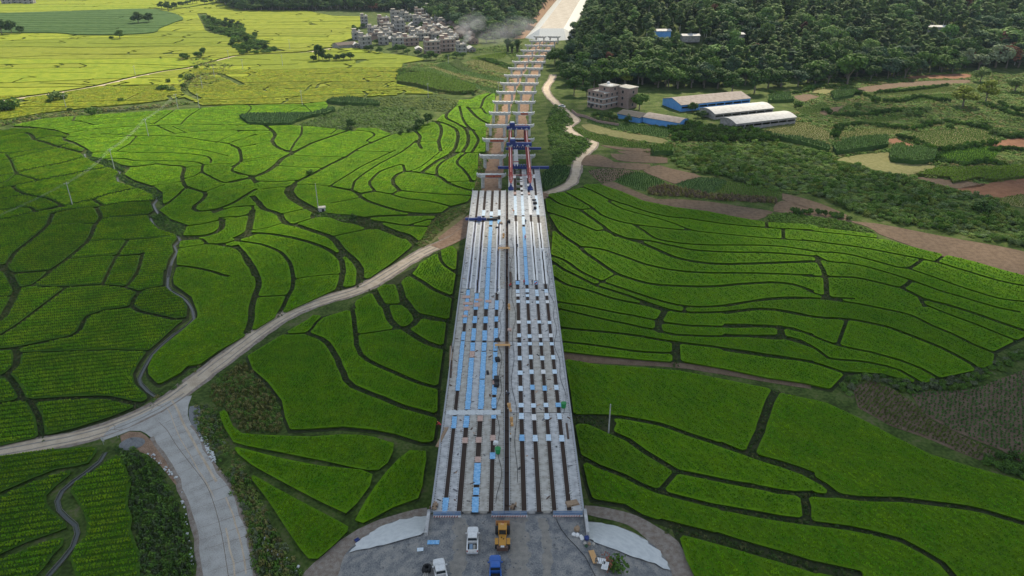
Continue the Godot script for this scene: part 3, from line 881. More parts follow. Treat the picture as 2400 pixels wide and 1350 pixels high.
func roads():
	# concrete road from the west, past the junction and on under the viaduct
	var a := [Vector2(-260, 1110), Vector2(-80, 1078), Vector2(0, 1061), Vector2(160, 1030), Vector2(250, 1007), Vector2(330, 975), Vector2(400, 936), Vector2(470, 884), Vector2(558, 817), Vector2(655, 748), Vector2(734, 712), Vector2(844, 678), Vector2(912, 640), Vector2(988, 594), Vector2(1064, 559), Vector2(1100, 535), Vector2(1190, 490), Vector2(1290, 452)]
	struct("road", slab(ribbon(smooth(ground(a)), 4.7), -.1, .10), M.roadw, "pale concrete road curving under the viaduct")
	edges(smooth(ground(a)), 2.35, "the curving pale road")
	marks(smooth(ground(a)), [-1.0, .9], M.track, .126, "the curving pale road")
	struct("dirt_cover", slab(ribbon(smooth(ground([Vector2(1020, 580), Vector2(1064, 560), Vector2(1100, 536), Vector2(1190, 491), Vector2(1285, 455)])), 5.6), -.1, .13), M.dirt, "orange dirt spread on the road under the viaduct")
	var b := view([1500,1420,1480,1263,1440,900,1370,680,1300,500,1210,350,1120,240,1040,190,960,190,880,222,760,262,820,170,1050,70,1250,-30,1420,-70,1395,0,1390,70,1420,150,1490,270,1620,500,1740,690,1830,950,1890,1263,1930,1420], 0, 950, 3.158)
	struct("road", slab(smooth(ground(b), true, 2.0), -.1, .112), M.road, "broad concrete road joining from the embankment")
	var j := smooth(ground(view([1160,110,1240,190,1300,290,1430,460,1520,580,1580,720,1640,950,1690,1263,1710,1420], 0, 950, 3.158)))
	struct("road_joint", slab(ribbon(j, .09), .10, .1165), M.soil, "dark lengthwise joint in the broad concrete road")
	for k in 15:
		var i := mini(int(k * j.size() / 15.0) + 1, j.size() - 2)
		var t := (j[i + 1] - j[i - 1]).normalized().orthogonal()
		struct("road_joint", slab(ribbon(PackedVector2Array([j[i] - t * 4.1, j[i] + t * 4.1]), .07), .10, .1185), M.soil, "cross joint in the broad concrete road")
	for k in 9:
		var p := P(250 + k * 16 + rng.randf_range(-8, 8), 1003 - k * 9 + rng.randf_range(-8, 8))
		var w := PackedVector2Array()
		for i in 7: w.append(Vector2(p.x + i * .55 * cos(k * 1.1) + rng.randf_range(-.2, .2), p.z + i * .5 * sin(k * 1.1) + rng.randf_range(-.2, .2)))
		struct("road_crack", slab(ribbon(w, .08), .10, .1225), M.soil, "dark mended crack in the junction's concrete")
	var c := [Vector2(1290, 452), Vector2(1337, 430), Vector2(1350, 400), Vector2(1357, 375), Vector2(1382, 350), Vector2(1392, 337), Vector2(1382, 322), Vector2(1355, 315), Vector2(1337, 308), Vector2(1332, 297), Vector2(1350, 282), Vector2(1337, 270), Vector2(1320, 257), Vector2(1302, 240), Vector2(1285, 222), Vector2(1280, 205), Vector2(1292, 188), Vector2(1297, 175)]
	struct("road", slab(ribbon(smooth(ground(c)), 4.2), -.1, .10), M.roadw, "narrow pale lane winding up to the brick house")
	edges(smooth(ground(c)), 2.1, "the winding lane")
	marks(smooth(ground(view([1240,-20,1290,60,1330,160,1400,300,1500,470,1600,640,1680,830,1740,1050,1780,1263,1800,1420], 0, 950, 3.158))), [-.8, 1.0], M.roadw, .1265, "the broad road")
	edges(smooth(ground(view([1500,1420,1480,1263,1440,900,1370,680,1300,500,1210,350,1120,240], 0, 950, 3.158))), 0.0, "the broad road on the weedy side")
	edges(smooth(ground(view([1420,150,1490,270,1620,500,1740,690,1830,950,1890,1263,1930,1420], 0, 950, 3.158))), 0.0, "the broad road on the rice side")
	# the haul track under the bare piers
	var t := PackedVector2Array()
	for k in 46:
		var d := 250.0 + k * 10.0
		t.append(Vector2(xb(d) - 6.0 + sin(k * 1.3) * .5, -d))
	struct("haul_road", slab(ribbon(t, 8.0), -.1, .06), M.dirt, "orange earth haul track under the bare piers")
	t = PackedVector2Array()
	for k in 36:
		var d := 345.0 + k * 10.0
		t.append(Vector2(xb(d) + 5.0 + sin(k * 1.7) * .8, -d))
	struct("haul_road", slab(ribbon(t, 5.5), -.1, .05), M.dirt, "orange earth strip between the bare pier columns")
	var v := view([-200,760,0,715,120,695,300,670,500,640,700,605,950,545,1150,505,1330,480,1450,450,1600,410,1700,393,1980,378,2150,370,2400,330], 0, 0, 3)
	struct("road", slab(ribbon(smooth(ground(v)), 3.4), -.1, .10), M.roadw, "thin pale farm road crossing the yellow fields")
	for q in [[730, 45, 760, 50, 775, 58], [1950, 130, 1975, 150, 1965, 185]]:
		struct("path", slab(ribbon(smooth(ground(view(q, 0, 0, 3))), 6.0), -.1, .10), M.roadw, "short pale bare patch of track between the yellow fields")
	# bare and grassy strips
	for q in [[[1250,400,2.7,[165,1140,400,1170,700,1200,900,1215,1100,1240,1755,1335,1755,1380,1100,1275,880,1245,500,1225,180,1200]], "dirt_strip", M.soil, "bare grey dirt strip between the rice terraces"],
		[[1250,400,2.7,[430,85,500,70,600,110,700,150,780,180,900,180,1100,195,1300,225,1500,255,1520,262,1420,310,1300,300,1100,262,900,235,700,195,560,135]], "soil_strip", M.soil, "bare soil strip above the long rice terraces"]]:
		struct(q[1], slab(smooth(region([q[0]]), true, 3.0), -.1, .05), q[2], q[3])
	for q in [[[560,440,3.971,[1700,520,1790,420,1880,330,2000,240,2120,160,2150,190,2080,290,1950,390,1850,470,1740,550]], M.dry, "grassy embankment beside the dirt road"],
		[[560,440,3.971,[1850,470,1950,390,2080,290,2140,250,2130,330,2050,470,1960,480,1880,500]], M.dirt, "orange dirt bank beside the road at the viaduct"],
		[[550,150,3.292,[1890,700,1940,690,1940,520,1990,400,2020,250,2060,240,2010,400,1975,560,1950,700,1890,850,1860,970,1850,960,1880,790]], M.dry, "dry grassy verge along the orange haul track"]]:
		struct("bank", slab(smooth(region([q[0]]), true, 3.0), -.1, .05), q[1], q[2])

# the concrete-lined canal between the striped and the plain green fields
func ditch(called: String, pts: PackedVector2Array, w: float, label: String):
	var o := thing(called, Vector3.ZERO)
	tag(o, label, "canal")
	put("water", slab(ribbon(pts, w - .1), -.05, .06), M.water, o)
	for sgn in [-1.0, 1.0]:
		var e := PackedVector2Array()
		for i in pts.size():
			var t := (pts[mini(i + 1, pts.size() - 1)] - pts[maxi(i - 1, 0)]).normalized()
			e.append(pts[i] + t.orthogonal() * sgn * (w * .5 + .1))
		put("lining", slab(ribbon(e, .12), -.1, .24), M.mossy, o)
func canals():
	ditch("canal", smooth(ground(view([670,375,680,410,740,445,830,487,925,510,955,532,930,570,945,605,1010,630,1100,660,1225,708,1240,745,1215,775,1240,830,1260,860], 0, 250, 3.375))), .7, "narrow dry concrete canal between striped and green rice fields")
	ditch("canal", smooth(ground(view([1190,880,1215,930,1270,985,1410,1028,1425,1060,1380,1105,1400,1150,1365,1220,1345,1290,1335,1350], 0, 250, 3.375) + view([1078,60,1062,150,1060,190,1080,222,1150,260,1200,310,1222,360,1228,400,1180,450,1100,500,1030,560,960,632,920,700,882,780,892,812,940,862,985,895], 0, 600, 2.7))), .6, "winding concrete canal of grey water ending at the road")
	ditch("canal", smooth(ground(view([785,350,740,420,640,500,540,570,460,640,425,710,440,780,500,840,560,890,575,950,540,1050,470,1140,380,1240,330,1300], 0, 950, 3.158))), .6, "thin curved concrete canal between two small striped fields")
	# the small striped fields in the corner by the junction
	var z := {h = .95, mat = "rice_w", col = Color(.058, .155, .006), col2 = Color(.168, .310, .010), rows = 1.75, group = "striped rice fields by the road junction", angle = -.22}
	for a in [[-300,420,0,390,300,350,600,320,720,325,720,360,660,440,560,465,420,485,230,560,0,660,-300,760], [-300,800,0,690,240,585,400,530,530,492,520,530,420,610,350,680,350,740,400,800,490,880,500,920,430,950,200,1030,0,1120,-300,1220],
		[-300,1260,0,1160,200,1080,400,1000,480,995,470,1050,400,1120,330,1220,250,1300,-100,1420], [840,395,880,385,915,420,945,500,980,580,960,650,950,750,985,850,970,930,1000,1010,1045,1120,1040,1263,1060,1400,620,1400,560,1263,525,1150,560,1060,640,980,650,890,620,800,570,720,525,650,560,580,700,500]]:
		rice_field(tidy(smooth(ground(view(a, 0, 950, 3.158)), true, 2.5)), z, "small striped rice field in the corner by the road junction")

# ================================================================ the viaduct
const SPAN := [93.0, 120.6, 148.8, 176.8, 204.6, 231.4, 258.0, 284.4]
const BW := [[-12.9, -11.15], [-10.4, -8.8], [-7.9, -6.15], [-5.2, -3.4], [-2.6, -.85]]
const BE := [[.15, 2.15], [3.0, 4.7], [5.5, 7.3], [8.05, 9.8], [10.6, 12.45]]
const GAP := [[-11.15, -10.4], [-8.8, -7.9], [-6.15, -5.2], [-3.4, -2.6], [2.15, 3.0], [4.7, 5.5], [7.3, 8.05], [9.8, 10.6]]
const DECK := 8.0
func deck_d(py: float) -> float:
	return -P(1189, py, DECK).z
func girder_mesh(w: float, l: float) -> ArrayMesh:
	var s := st()
	var o := PackedVector2Array([Vector2(-w / 2, 0), Vector2(w / 2, 0), Vector2(w / 2, -.18), Vector2(w / 2 - .28, -.34), Vector2(w / 2 - .42, -1.5), Vector2(-w / 2 + .42, -1.5), Vector2(-w / 2 + .28, -.34), Vector2(-w / 2, -.18)])
	prism(s, o, -l, 0)
	return done(s)
func stub_mesh(w: float, l: float) -> ArrayMesh:   # reinforcement left standing along both edges of a girder
	var s := st()
	var n := int(l / .62)
	for i in n:
		var z := -.4 - i * (l - .8) / (n - 1)
		for x in [-w / 2 + .16, w / 2 - .16]:
			box(s, Vector3(x - .055, 0, z - .055), Vector3(x + .055, .09, z + .055))
	return done(s)
func viaduct(west: bool):
	var o := thing("viaduct", Vector3.ZERO)
	tag(o, "half built concrete viaduct deck with blue covered joints, ending at bare piers" if west else "half built concrete viaduct deck carrying the red launching gantry", "viaduct", "twin viaduct decks")
	var last := 6 if west else 7
	for k in last:
		var d0: float = SPAN[k]
		var d1: float = SPAN[k + 1]
		for g in (BW if west else BE):
			if not west and k == last - 1 and (g[0] > 2.5 and g[0] < 3.5): continue   # this one still hangs in the gantry
			var w: float = g[1] - g[0]
			var l := d1 - d0 - .22
			var key := "g%.2f_%.1f" % [w, l]
			if not M.has(key):
				M[key] = girder_mesh(w, l)
				M[key + "s"] = stub_mesh(w, l)
			var b := put("girder", M[key], M.concrete if rng.randf() < (.55 if west else .8) else M.concrete2, o, Vector3((g[0] + g[1]) / 2, DECK + rng.randf_range(-.015, .015), -d0 - .11))
			if k < 4: tag(put("reinforcement", M[key + "s"], M.rust, b), "", "", "", "stuff")
		# cross beams between the girders, and steel across the joint
		var cs := st()
		for f in [.02, .26, .5, .74, .98]:
			var d := lerpf(d0 + .3, d1 - .3, f)
			cs = st()
			box(cs, Vector3(-12.6 if west else .4, DECK - 1.3, -d - .12), Vector3(-.9 if west else 12.2, DECK - .42, -d + .12))
			put("cross_beam", done(cs), M.concrete, o)
		var rs := st()
		for g in (GAP.slice(0, 4) if west else GAP.slice(4)):
			var z := d0 + .3
			while z < d1 - .2:
				box(rs, Vector3(g[0] - .05, DECK - .17, -z - .03), Vector3(g[1] + .05, DECK - .13, -z + .03))
				z += .34
			for x in [.3, .7]:
				var gx: float = lerpf(g[0], g[1], x)
				box(rs, Vector3(gx - .03, DECK - .13, -d1 + .2), Vector3(gx + .03, DECK - .10, -d0 - .2))
			box(rs, Vector3(g[0] - .1, DECK - .40, -d1 + .2), Vector3(g[1] + .1, DECK - .36, -d0 - .2))
		tag(put("joint_steel", done(rs), M.rust, o), "", "", "", "stuff")
		# the pier under the joint
		if k > 0: pier_parts(o, Vector3(-6.95 if west else 6.3, 0, -d0), 5.9, false)
		# railing along the outer edge
		var x := -13.0 if west else 12.55
		var rl := st()
		box(rl, Vector3(x - .14, DECK - .5, -d1 + .1), Vector3(x + .14, DECK + .12, -d0 - .1), .02)
		for h in [.55, 1.0]: tube(rl, Vector3(x, DECK + h, -d0), Vector3(x, DECK + h, -d1), .035, .035, 5)
		var n := int((d1 - d0) / 1.8)
		for i in n + 1:
			var z := -lerpf(d0 + .15, d1 - .15, float(i) / n)
			tube(rl, Vector3(x, DECK + .1, z), Vector3(x, DECK + 1.05, z), .04, .04, 5)
		put("railing", done(rl), M.steel, o)
		# the joint over the pier
		if k > 0:
			var js := st()
			box(js, Vector3(-12.9 if west else .1, DECK - .3, -d0 - .1), Vector3(-.85 if west else 12.4, DECK - .08, -d0 + .1))
			put("expansion_joint", done(js), M.dark, o)
	pier_parts(o, Vector3(-6.95 if west else 6.3, 0, -SPAN[last] + .4), 5.9, false)
func cap_outline(w: float, top: float) -> PackedVector2Array:
	return PackedVector2Array([Vector2(-w / 2, top), Vector2(w / 2, top), Vector2(w / 2, top - .75), Vector2(w / 2 - 1.5, top - 1.45), Vector2(-w / 2 + 1.5, top - 1.45), Vector2(-w / 2, top - .75)])
func pier_parts(o: Node3D, at: Vector3, top: float, bare: bool):
	if not M.has("cap%.1f" % top):
		var s := st()
		prism(s, cap_outline(11.4, 0.0), -.85, .85)
		M["cap%.1f" % top] = done(s)
		s = st()
		box(s, Vector3(-.22, -.35, -.8), Vector3(.22, .45, .8), .05)
		M.capend = done(s)
		M.bearing = boxm(Vector3(.75, .26, .75), .03)
		M.topcast = boxm(Vector3(11.3, .03, 1.64))
	if bare: put("cap_beam", M["cap%.1f" % top], M.concrete, o, at + Vector3(0, top, 0))
	else: put("cap_beam", M["cap%.1f" % top], M.concrete, o, at + Vector3(0, top, 0))
	for x in [-3.5, 3.5]:
		var g := 0.0
		var s := st()
		tube(s, Vector3(0, -.3, 0), Vector3(0, top - 1.44, 0), .72, .72, 14, false)
		put("column", done(s), M.concrete, o, at + Vector3(x, g, 0))
	if bare:
		put("cast_top", M.topcast, M.whitecon, o, at + Vector3(0, top, 0))
		for x in [-5.75, 5.75]: put("end_block", M.capend, M.whitecon, o, at + Vector3(x, top, 0))
		for x in [-4.7, -2.35, 0.0, 2.35, 4.7]: put("bearing_block", M.bearing, M.whitecon, o, at + Vector3(x, top + .03, 0))
func banner(d: float, x: float, w: float, off: float, label: String):
	var o := thing("banner", Vector3(x + off, 5.25, -d + .93))
	tag(o, label, "banner")
	var s := st()
	box(s, Vector3(-w / 2, -.48, -.03), Vector3(w / 2, .48, .03))
	put("cloth", done(s), M.red, o)
	s = st()
	for i in int(w / .62):   # a row of strokes, too far off to read
		var cx := -w / 2 + .45 + i * .6
		if i % 6 == 5: continue
		box(s, Vector3(cx - .2, -.04, .032), Vector3(cx + .2, .04, .036))
		box(s, Vector3(cx - .04, -.25, .038), Vector3(cx + .04, .25, .042))
		box(s, Vector3(cx - .16, .14 - (i % 3) * .1, .044), Vector3(cx + .16, .2 - (i % 3) * .1, .048))
	put("lettering", done(s), M.orange, o)
	s = st()
	box(s, Vector3(-w / 2 - 1.9, -.46, -.03), Vector3(-w / 2 - .05, .46, .028))
	put("emblem_panel", done(s), M.whitecon, o)
func piers():
	var k := 0
	var d := 284.4
	while k < 16:
		for side in [-1.0, 1.0]:
			if side > 0 and k == 0: continue
			var o := thing("bridge_pier", Vector3(xb(d) + side * 6.3, 0, -d))
			o.rotation.y = -atan(0.00044 * (d - 285.0))
			pier_parts(o, Vector3.ZERO, 5.9, true)
			var nth: String = ["first", "second", "third", "fourth", "fifth", "sixth", "seventh", "eighth", "ninth", "tenth", "eleventh", "twelfth", "thirteenth", "fourteenth", "fifteenth", "last"][k]
			tag(o, nth + " bare concrete pier past the deck end, in the row " + ("over the orange haul track" if side < 0 else "beside the winding lane"), "bridge pier", "bare piers waiting for their girders")
		k += 1
		d += 27.0
	banner(284.4, -6.8, 6.4, .9, "red banner on the bare pier next to the deck end")
	banner(284.4 + 54, xb(338.4) - 6.3, 6.4, .9, "red banner on the cap beam beside the launching gantry")
	tag(get_node("banner_001"), "red banner on the cap beam beside the launching gantry, over the haul track")
	banner(284.4 + 54, xb(338.4) + 6.3, 6.4, .9, "red banner on the cap beam seen through the launching gantry")
	banner(284.4 + 108, xb(392.4) + 6.3, 5.4, 1.2, "red banner on the cap beam beyond the launching gantry")
	# earth barrier strip between the two decks
	var s := st()
	box(s, Vector3(-.8, DECK - .62, -258), Vector3(.1, DECK - .5, -93))
	var n := 0
	while n < 40:
		var z := -95.0 - n * 4.1
		box(s, Vector3(-.82, DECK - .5, z - .1), Vector3(.12, DECK - .34, z + .1))
		n += 1
	tag(put("median_formwork", done(s), M.rust), "dark strip of formwork between the two viaduct decks", "formwork")
	for x in [-.83, .13]:
		s = st()
		box(s, Vector3(x - .06, DECK, -258), Vector3(x + .06, DECK + .34, -93), .02)
		tag(put("median_kerb", done(s), M.steel), "low grey kerb along the strip between the viaduct decks", "kerb", "median kerbs")

# sheets laid over the joints between the girders: [joint, from, to (photo y), colour: b blue, p pale, w white, y ply]
func sheet(g: int, y0: float, y1: float, m: Material, kind: String):
	var a: float = GAP[g][0]
	var b: float = GAP[g][1]
	var d0 := deck_d(maxf(y0, y1))
	var d1 := deck_d(minf(y0, y1))
	var s := st()
	var n := maxi(1, int((d1 - d0) / .95))
	for i in n:   # one sheet after another, each lapped and rumpled
		var z0 := -lerpf(d0, d1, float(i) / n)
		var z1 := -lerpf(d0, d1, float(i + 1) / n) + .03
		var e := rng.randf_range(.03, .16)
		var f := rng.randf_range(.03, .16)
		var y := DECK + .03 + rng.randf() * .03
		var mid := (z0 + z1) / 2 + rng.randf_range(-.12, .12)
		var ym := y + rng.randf_range(-.03, .12)
		quad(s, Vector3(a - e, y, z0), Vector3(b + f, y, z0), Vector3(b + f, ym, mid), Vector3(a - e, ym - .03, mid))
		quad(s, Vector3(a - e, ym - .03, mid), Vector3(b + f, ym, mid), Vector3(b + f, y + .02, z1), Vector3(a - e, y + .02, z1))
		for q in [[Vector3(a - e, y, z0), Vector3(a - e, ym - .03, mid)], [Vector3(a - e, ym - .03, mid), Vector3(a - e, y + .02, z1)], [Vector3(b + f, ym, mid), Vector3(b + f, y, z0)], [Vector3(b + f, y + .02, z1), Vector3(b + f, ym, mid)], [Vector3(b + f, y, z0), Vector3(a - e, y, z0)]]:
			quad(s, q[0], q[1], Vector3(q[1].x, DECK + .004, q[1].z), Vector3(q[0].x, DECK + .004, q[0].z))
	var long := d1 - d0 > 6.0
	var deck := "deck ending at bare piers" if g < 4 else "gantry deck"
	var what: String = {b = "blue sheets", p = "pale sheets", w = "white sheets", y = "pinkish plywood"}[kind]
	tag(put("cover_sheet" if kind != "y" else "plywood_cover", done(s), m), ("long run of " if long else "short patch of ") + what + " over a joint of the " + deck, "cover sheets", ("long" if long else "short") + " joint covers, " + what + (", west" if g < 4 else ", east"))
func rails(g: int, y0: float, y1: float, blue: bool):   # steel edge forms standing along a joint
	var d0 := deck_d(y0)
	var d1 := deck_d(y1)
	var o := thing("edge_forms", Vector3.ZERO)
	tag(o, ("white and blue" if blue else "white") + " edge forms lining a joint of the " + ("deck ending at bare piers" if g < 4 else "gantry deck"), "edge forms", "edge forms " + ("west" if g < 4 else "east"))
	for x in [GAP[g][0] - .04, GAP[g][1] + .04]:
		var z := d0
		while z < d1 - .3:
			var z1 := minf(z + 4.0, d1)
			var j := rng.randf_range(-.05, .05)
			var s := st()
			box(s, Vector3(-.27, .005, 0), Vector3(.27, .2, z1 - z - .05), .03)
			put("form_panel", done(s), M.white, o, Vector3(x + j, DECK, -z1))
			if blue:
				s = st()
				box(s, Vector3(-.05, .202, .1), Vector3(.05, .24, z1 - z - .2))
				put("form_clamp", done(s), M.blue, o, Vector3(x + j + (.15 if x < GAP[g][0] else -.15), DECK, -z1))
			z = z1
func covers():
	var Z4 := func(y): return 780.0 + y / 3.067
	var Z3 := func(y): return 480.0 + y / 3.97
	var Z2 := func(y): return 300.0 + y / 5.87
	var mm := {b = M.skyblue, p = M.paleblue, w = M.white, y = M.ply}
	for a in [[0,"b",60,415],[0,"b",600,685],[0,"b",1185,1290],[1,"b",70,130],[1,"y",132,176],[1,"b",180,550],[1,"b",597,680],[1,"y",752,792],[2,"b",70,130],[2,"b",137,330],[2,"b",337,548],[2,"y",595,635],[2,"y",750,790],[2,"y",890,930],[2,"b",935,1090],[2,"b",1112,1165],[2,"b",1178,1290],
		[3,"b",70,130],[3,"b",138,332],[3,"y",345,370],[3,"b",375,445],[3,"b",465,543],[3,"b",575,616],[3,"y",735,776],[3,"b",860,907]]:
		sheet(a[0], Z4.call(a[2]), Z4.call(a[3]), mm[a[1]], a[1])
	for g in range(4, 8):
		for p in [[70,92],[165,195],[270,300],[380,415],[510,540],[582,625],[735,780]]:
			var j := rng.randf_range(-5, 5)
			var kind := "p" if rng.randf() < .75 else ("b" if rng.randf() < .6 else "w")
			sheet(g, Z4.call(p[0] + j), Z4.call(p[1] + j), mm[kind], kind)
		for p in [[785,818],[828,852],[888,915],[1078,1105],[1205,1238]]:
			var j := rng.randf_range(-6, 6)
			var kind := "p" if rng.randf() < .6 else "w"
			sheet(g, Z3.call(p[0] + j), Z3.call(p[1] + j), mm[kind], kind)
	for a in [[0,"b",790,1100],[0,"b",1180,1260],[1,"b",825,975],[1,"b",1036,1100],[1,"b",1150,1262],[2,"b",115,188],[2,"b",205,580],[2,"b",585,970],[2,"b",1040,1100],[2,"b",1170,1262],[3,"b",140,175],[3,"b",890,975],[3,"b",1040,1086],[3,"b",1150,1262],
		[4,"b",710,742],[5,"p",110,186],[5,"b",205,480],[5,"b",485,745],[6,"b",712,742]]:
		sheet(a[0], Z3.call(a[2]), Z3.call(a[3]), mm[a[1]], a[1])
	for a in [[1,"p",1130,1208],[2,"p",1150,1208],[3,"p",1127,1205],[4,"p",935,1200],[5,"p",930,1200],[6,"w",930,1195],[7,"p",930,1195],[4,"w",640,690],[5,"w",672,700],[5,"w",715,735],[5,"w",745,785],[5,"w",820,850],[6,"w",655,690],[6,"w",770,800],[6,"w",820,845],[7,"w",640,690],[4,"y",880,915],[5,"w",880,910],[6,"y",890,915]]:
		sheet(a[0], Z2.call(a[2]), Z2.call(a[3]), mm[a[1]], a[1])
	for a in [[0,780,165,true],[1,820,165,true],[3,820,182,true],[4,705,158,false],[6,708,162,false],[7,740,172,false]]:
		rails(a[0], Z3.call(a[1]), Z3.call(a[2]), a[3])
	# white sheeting across the deck at the first joint
	var s := st()
	for i in 44:
		var x0 := -12.6 + i * .25
		var z := -SPAN[1]
		var y := func(k): return DECK + .06 + .16 * absf(sin(k * 2.3)) + .06 * sin(k * 7.1)
		quad(s, Vector3(x0, y.call(i), z + .75), Vector3(x0 + .25, y.call(i + 1), z + .75 + .1 * sin(i * 3.0)), Vector3(x0 + .25, y.call(i + 1.6), z - .75 + .12 * sin(i * 1.7 + 1.7)), Vector3(x0, y.call(i + .6), z - .75 + .12 * sin(i * 1.7)))
		quad(s, Vector3(x0, y.call(i), z + .75), Vector3(x0 + .25, y.call(i + 1), z + .75 + .1 * sin(i * 3.0)), Vector3(x0 + .25, DECK + .01, z + .8), Vector3(x0, DECK + .01, z + .8))
	tag(put("white_sheeting", done(s), M.whitecon), "crumpled white sheeting laid across the deck over a pier joint", "sheeting")

# ---------------------------------------------------------------- launching gantry
func gantry():
	var o := thing("launching_gantry", Vector3(0, DECK, 0))
	tag(o, "red twin truss launching gantry with blue cross beams on the deck end", "gantry")
	var za := -265.0
	var zb := -338.0
	for x in [1.1, 8.3]:
		var t := st()
		var n := 24
		for i in n:
			var z0 := lerpf(za, zb, float(i) / n)
			var z1 := lerpf(za, zb, float(i + 1) / n)
			for w in [-.62, .62]:
				beam(t, Vector3(x + w, 2.0, z0), Vector3(x, 4.6, (z0 + z1) / 2), .12, .12)
				beam(t, Vector3(x, 4.6, (z0 + z1) / 2), Vector3(x + w, 2.0, z1), .12, .12)
			beam(t, Vector3(x - .62, 2.0, z0), Vector3(x + .62, 2.0, z0), .1, .1)
		put("truss_web", done(t), M.red, o)
		var c := st()
		beam(c, Vector3(x, 4.6, za), Vector3(x, 4.6, zb), .62, .34)
		put("top_chord", done(c), M.red, o)
		for w in [-.62, .62]:
			c = st()
			beam(c, Vector3(x + w, 2.0, za), Vector3(x + w, 2.0, zb), .36, .4)
			put("bottom_chord", done(c), M.red, o)
		c = st()
		beam(c, Vector3(x, 4.79, za - 6), Vector3(x, 4.79, zb + 3), .26, .05)
		put("trolley_rail", done(c), mat(lin(.72, .52, .48), .6), o)
		# raking end and legs
		c = st()
		beam(c, Vector3(x, 4.5, za), Vector3(x, 1.9, za + 5.5), .4, .3)
		for w in [-.62, .62]: beam(c, Vector3(x + w, 2.0, za), Vector3(x, 1.9, za + 5.5), .3, .3)
		put("truss_nose", done(c), M.red, o)
		for z in [za + 5.2, -258.6]:
			c = st()
			beam(c, Vector3(x, .1, z), Vector3(x, 2.2, z), .55, .55)
			box(c, Vector3(x - 1.0, .02, z - .5), Vector3(x + 1.0, .5, z + .5), .05)
			beam(c, Vector3(x - .8, .4, z), Vector3(x, 1.6, z), .25, .25)
			beam(c, Vector3(x + .8, .4, z), Vector3(x, 1.6, z), .25, .25)
			put("support_leg", done(c), M.blue, o)
	for z in [-301.0, -329.0]:   # the two lifting trolleys
		var c := st()
		box(c, Vector3(-.6, 4.85, z - .75), Vector3(10.0, 6.3, z + .75), .08)
		put("cross_beam", done(c), M.blue, o)
		for x in [1.1, 8.3]:
			c = st()
			box(c, Vector3(x - .7, 4.7, z - 1.5), Vector3(x + .7, 5.3, z + 1.5), .05)
			put("bogie", done(c), M.steel, o)
		c = st()
		box(c, Vector3(.8, 6.31, z - 1.3), Vector3(3.2, 7.9, z + 1.3), .1)
		tube(c, Vector3(1.0, 7.6, z + 1.4), Vector3(3.0, 7.6, z + 1.4), .55, .55, 10)
		put("winch", done(c), M.blue, o)
		c = st()
		box(c, Vector3(1.1, 7.92, z - 1.0), Vector3(2.9, 8.2, z + 1.0), .04)
		put("winch_roof", done(c), M.white, o)
		c = st()
		for k in 4: box(c, Vector3(1.5 + k * 2.3, 5.0, z + .751), Vector3(1.9 + k * 2.3, 5.6, z + .79))
		put("beam_plate", done(c), M.whitecon, o)
	var c2 := st()   # hanging frame and hook block of the far trolley
	for x in [3.0, 7.4]:
		beam(c2, Vector3(x, -1.0, -327), Vector3(x, 5.0, -328), .35, .35)
	beam(c2, Vector3(2.6, .2, -327), Vector3(7.8, .2, -327), .5, .7)
	put("hanging_frame", done(c2), M.dark, o)
	for q in [[-284.0, -4.0, 16.5], [-311.6, -1.0, 14.5]]:   # long transverse rail beams on the piers
		var c := st()
		box(c, Vector3(q[1], .3, q[0] - .5), Vector3(q[2], 1.25, q[0] + .5), .05)
		put("transverse_beam", done(c), M.blue, o)
		c = st()
		for k in 6:
			box(c, Vector3(1.9 + k * 1.05, 1.26, q[0] - .7), Vector3(2.6 + k * 1.05, 2.0, q[0] + .7), .05)
		put("roller_set", done(c), M.blue, o)
	for q in [[-270.5, 1.9], [-337.0, 4.7]]:
		var c := st()
		beam(c, Vector3(-.2, q[1], q[0]), Vector3(9.6, q[1], q[0]), .22, .22)
		put("tie_bar", done(c), M.red, o)
	# the girder it is placing
	var g := thing("hanging_girder", Vector3(3.4, DECK + .6, -286.0))
	tag(g, "pale concrete girder hanging inside the red launching gantry", "girder")
	put("girder_body", girder_mesh(1.75, 26.5), M.whitecon, g)
	put("lifting_bar", boxm(Vector3(2.4, .25, .3), .03), M.red, g, Vector3(0, .02, -6))
	# rigging beam lying across the western deck
	var b := thing("lifting_beam", Vector3(-9.5, DECK, -P(0, 516, 8.4).z * -1.0))
	tag(b, "blue steel lifting beam lying across the deck by the edge rail", "lifting beam")
	put("beam_body", boxm(Vector3(7.0, .75, .7), .05), M.blue, b, Vector3(-1.2, .12, 0))
	put("counterweight", boxm(Vector3(3.6, .6, .9), .05), M.dark, b, Vector3(4.2, .12, 0))
	put("winch", boxm(Vector3(1.3, 1.3, 1.3), .12), M.blue, b, Vector3(0, .3, .8))

# ================================================================ vegetation
func leaf_quad(s: SurfaceTool, p: Vector3, n: Vector3, size: float, b: float):
	var u := n.cross(Vector3(rng.randf_range(-1, 1), rng.randf_range(-1, 1), rng.randf_range(-1, 1))).normalized() * size * .5
	var v := n.cross(u).normalized() * size * rng.randf_range(.35, .55)
	s.set_color(Color(b, b, b * rng.randf_range(.8, 1.2)))
	quad(s, p - u, p - v, p + u, p + v)
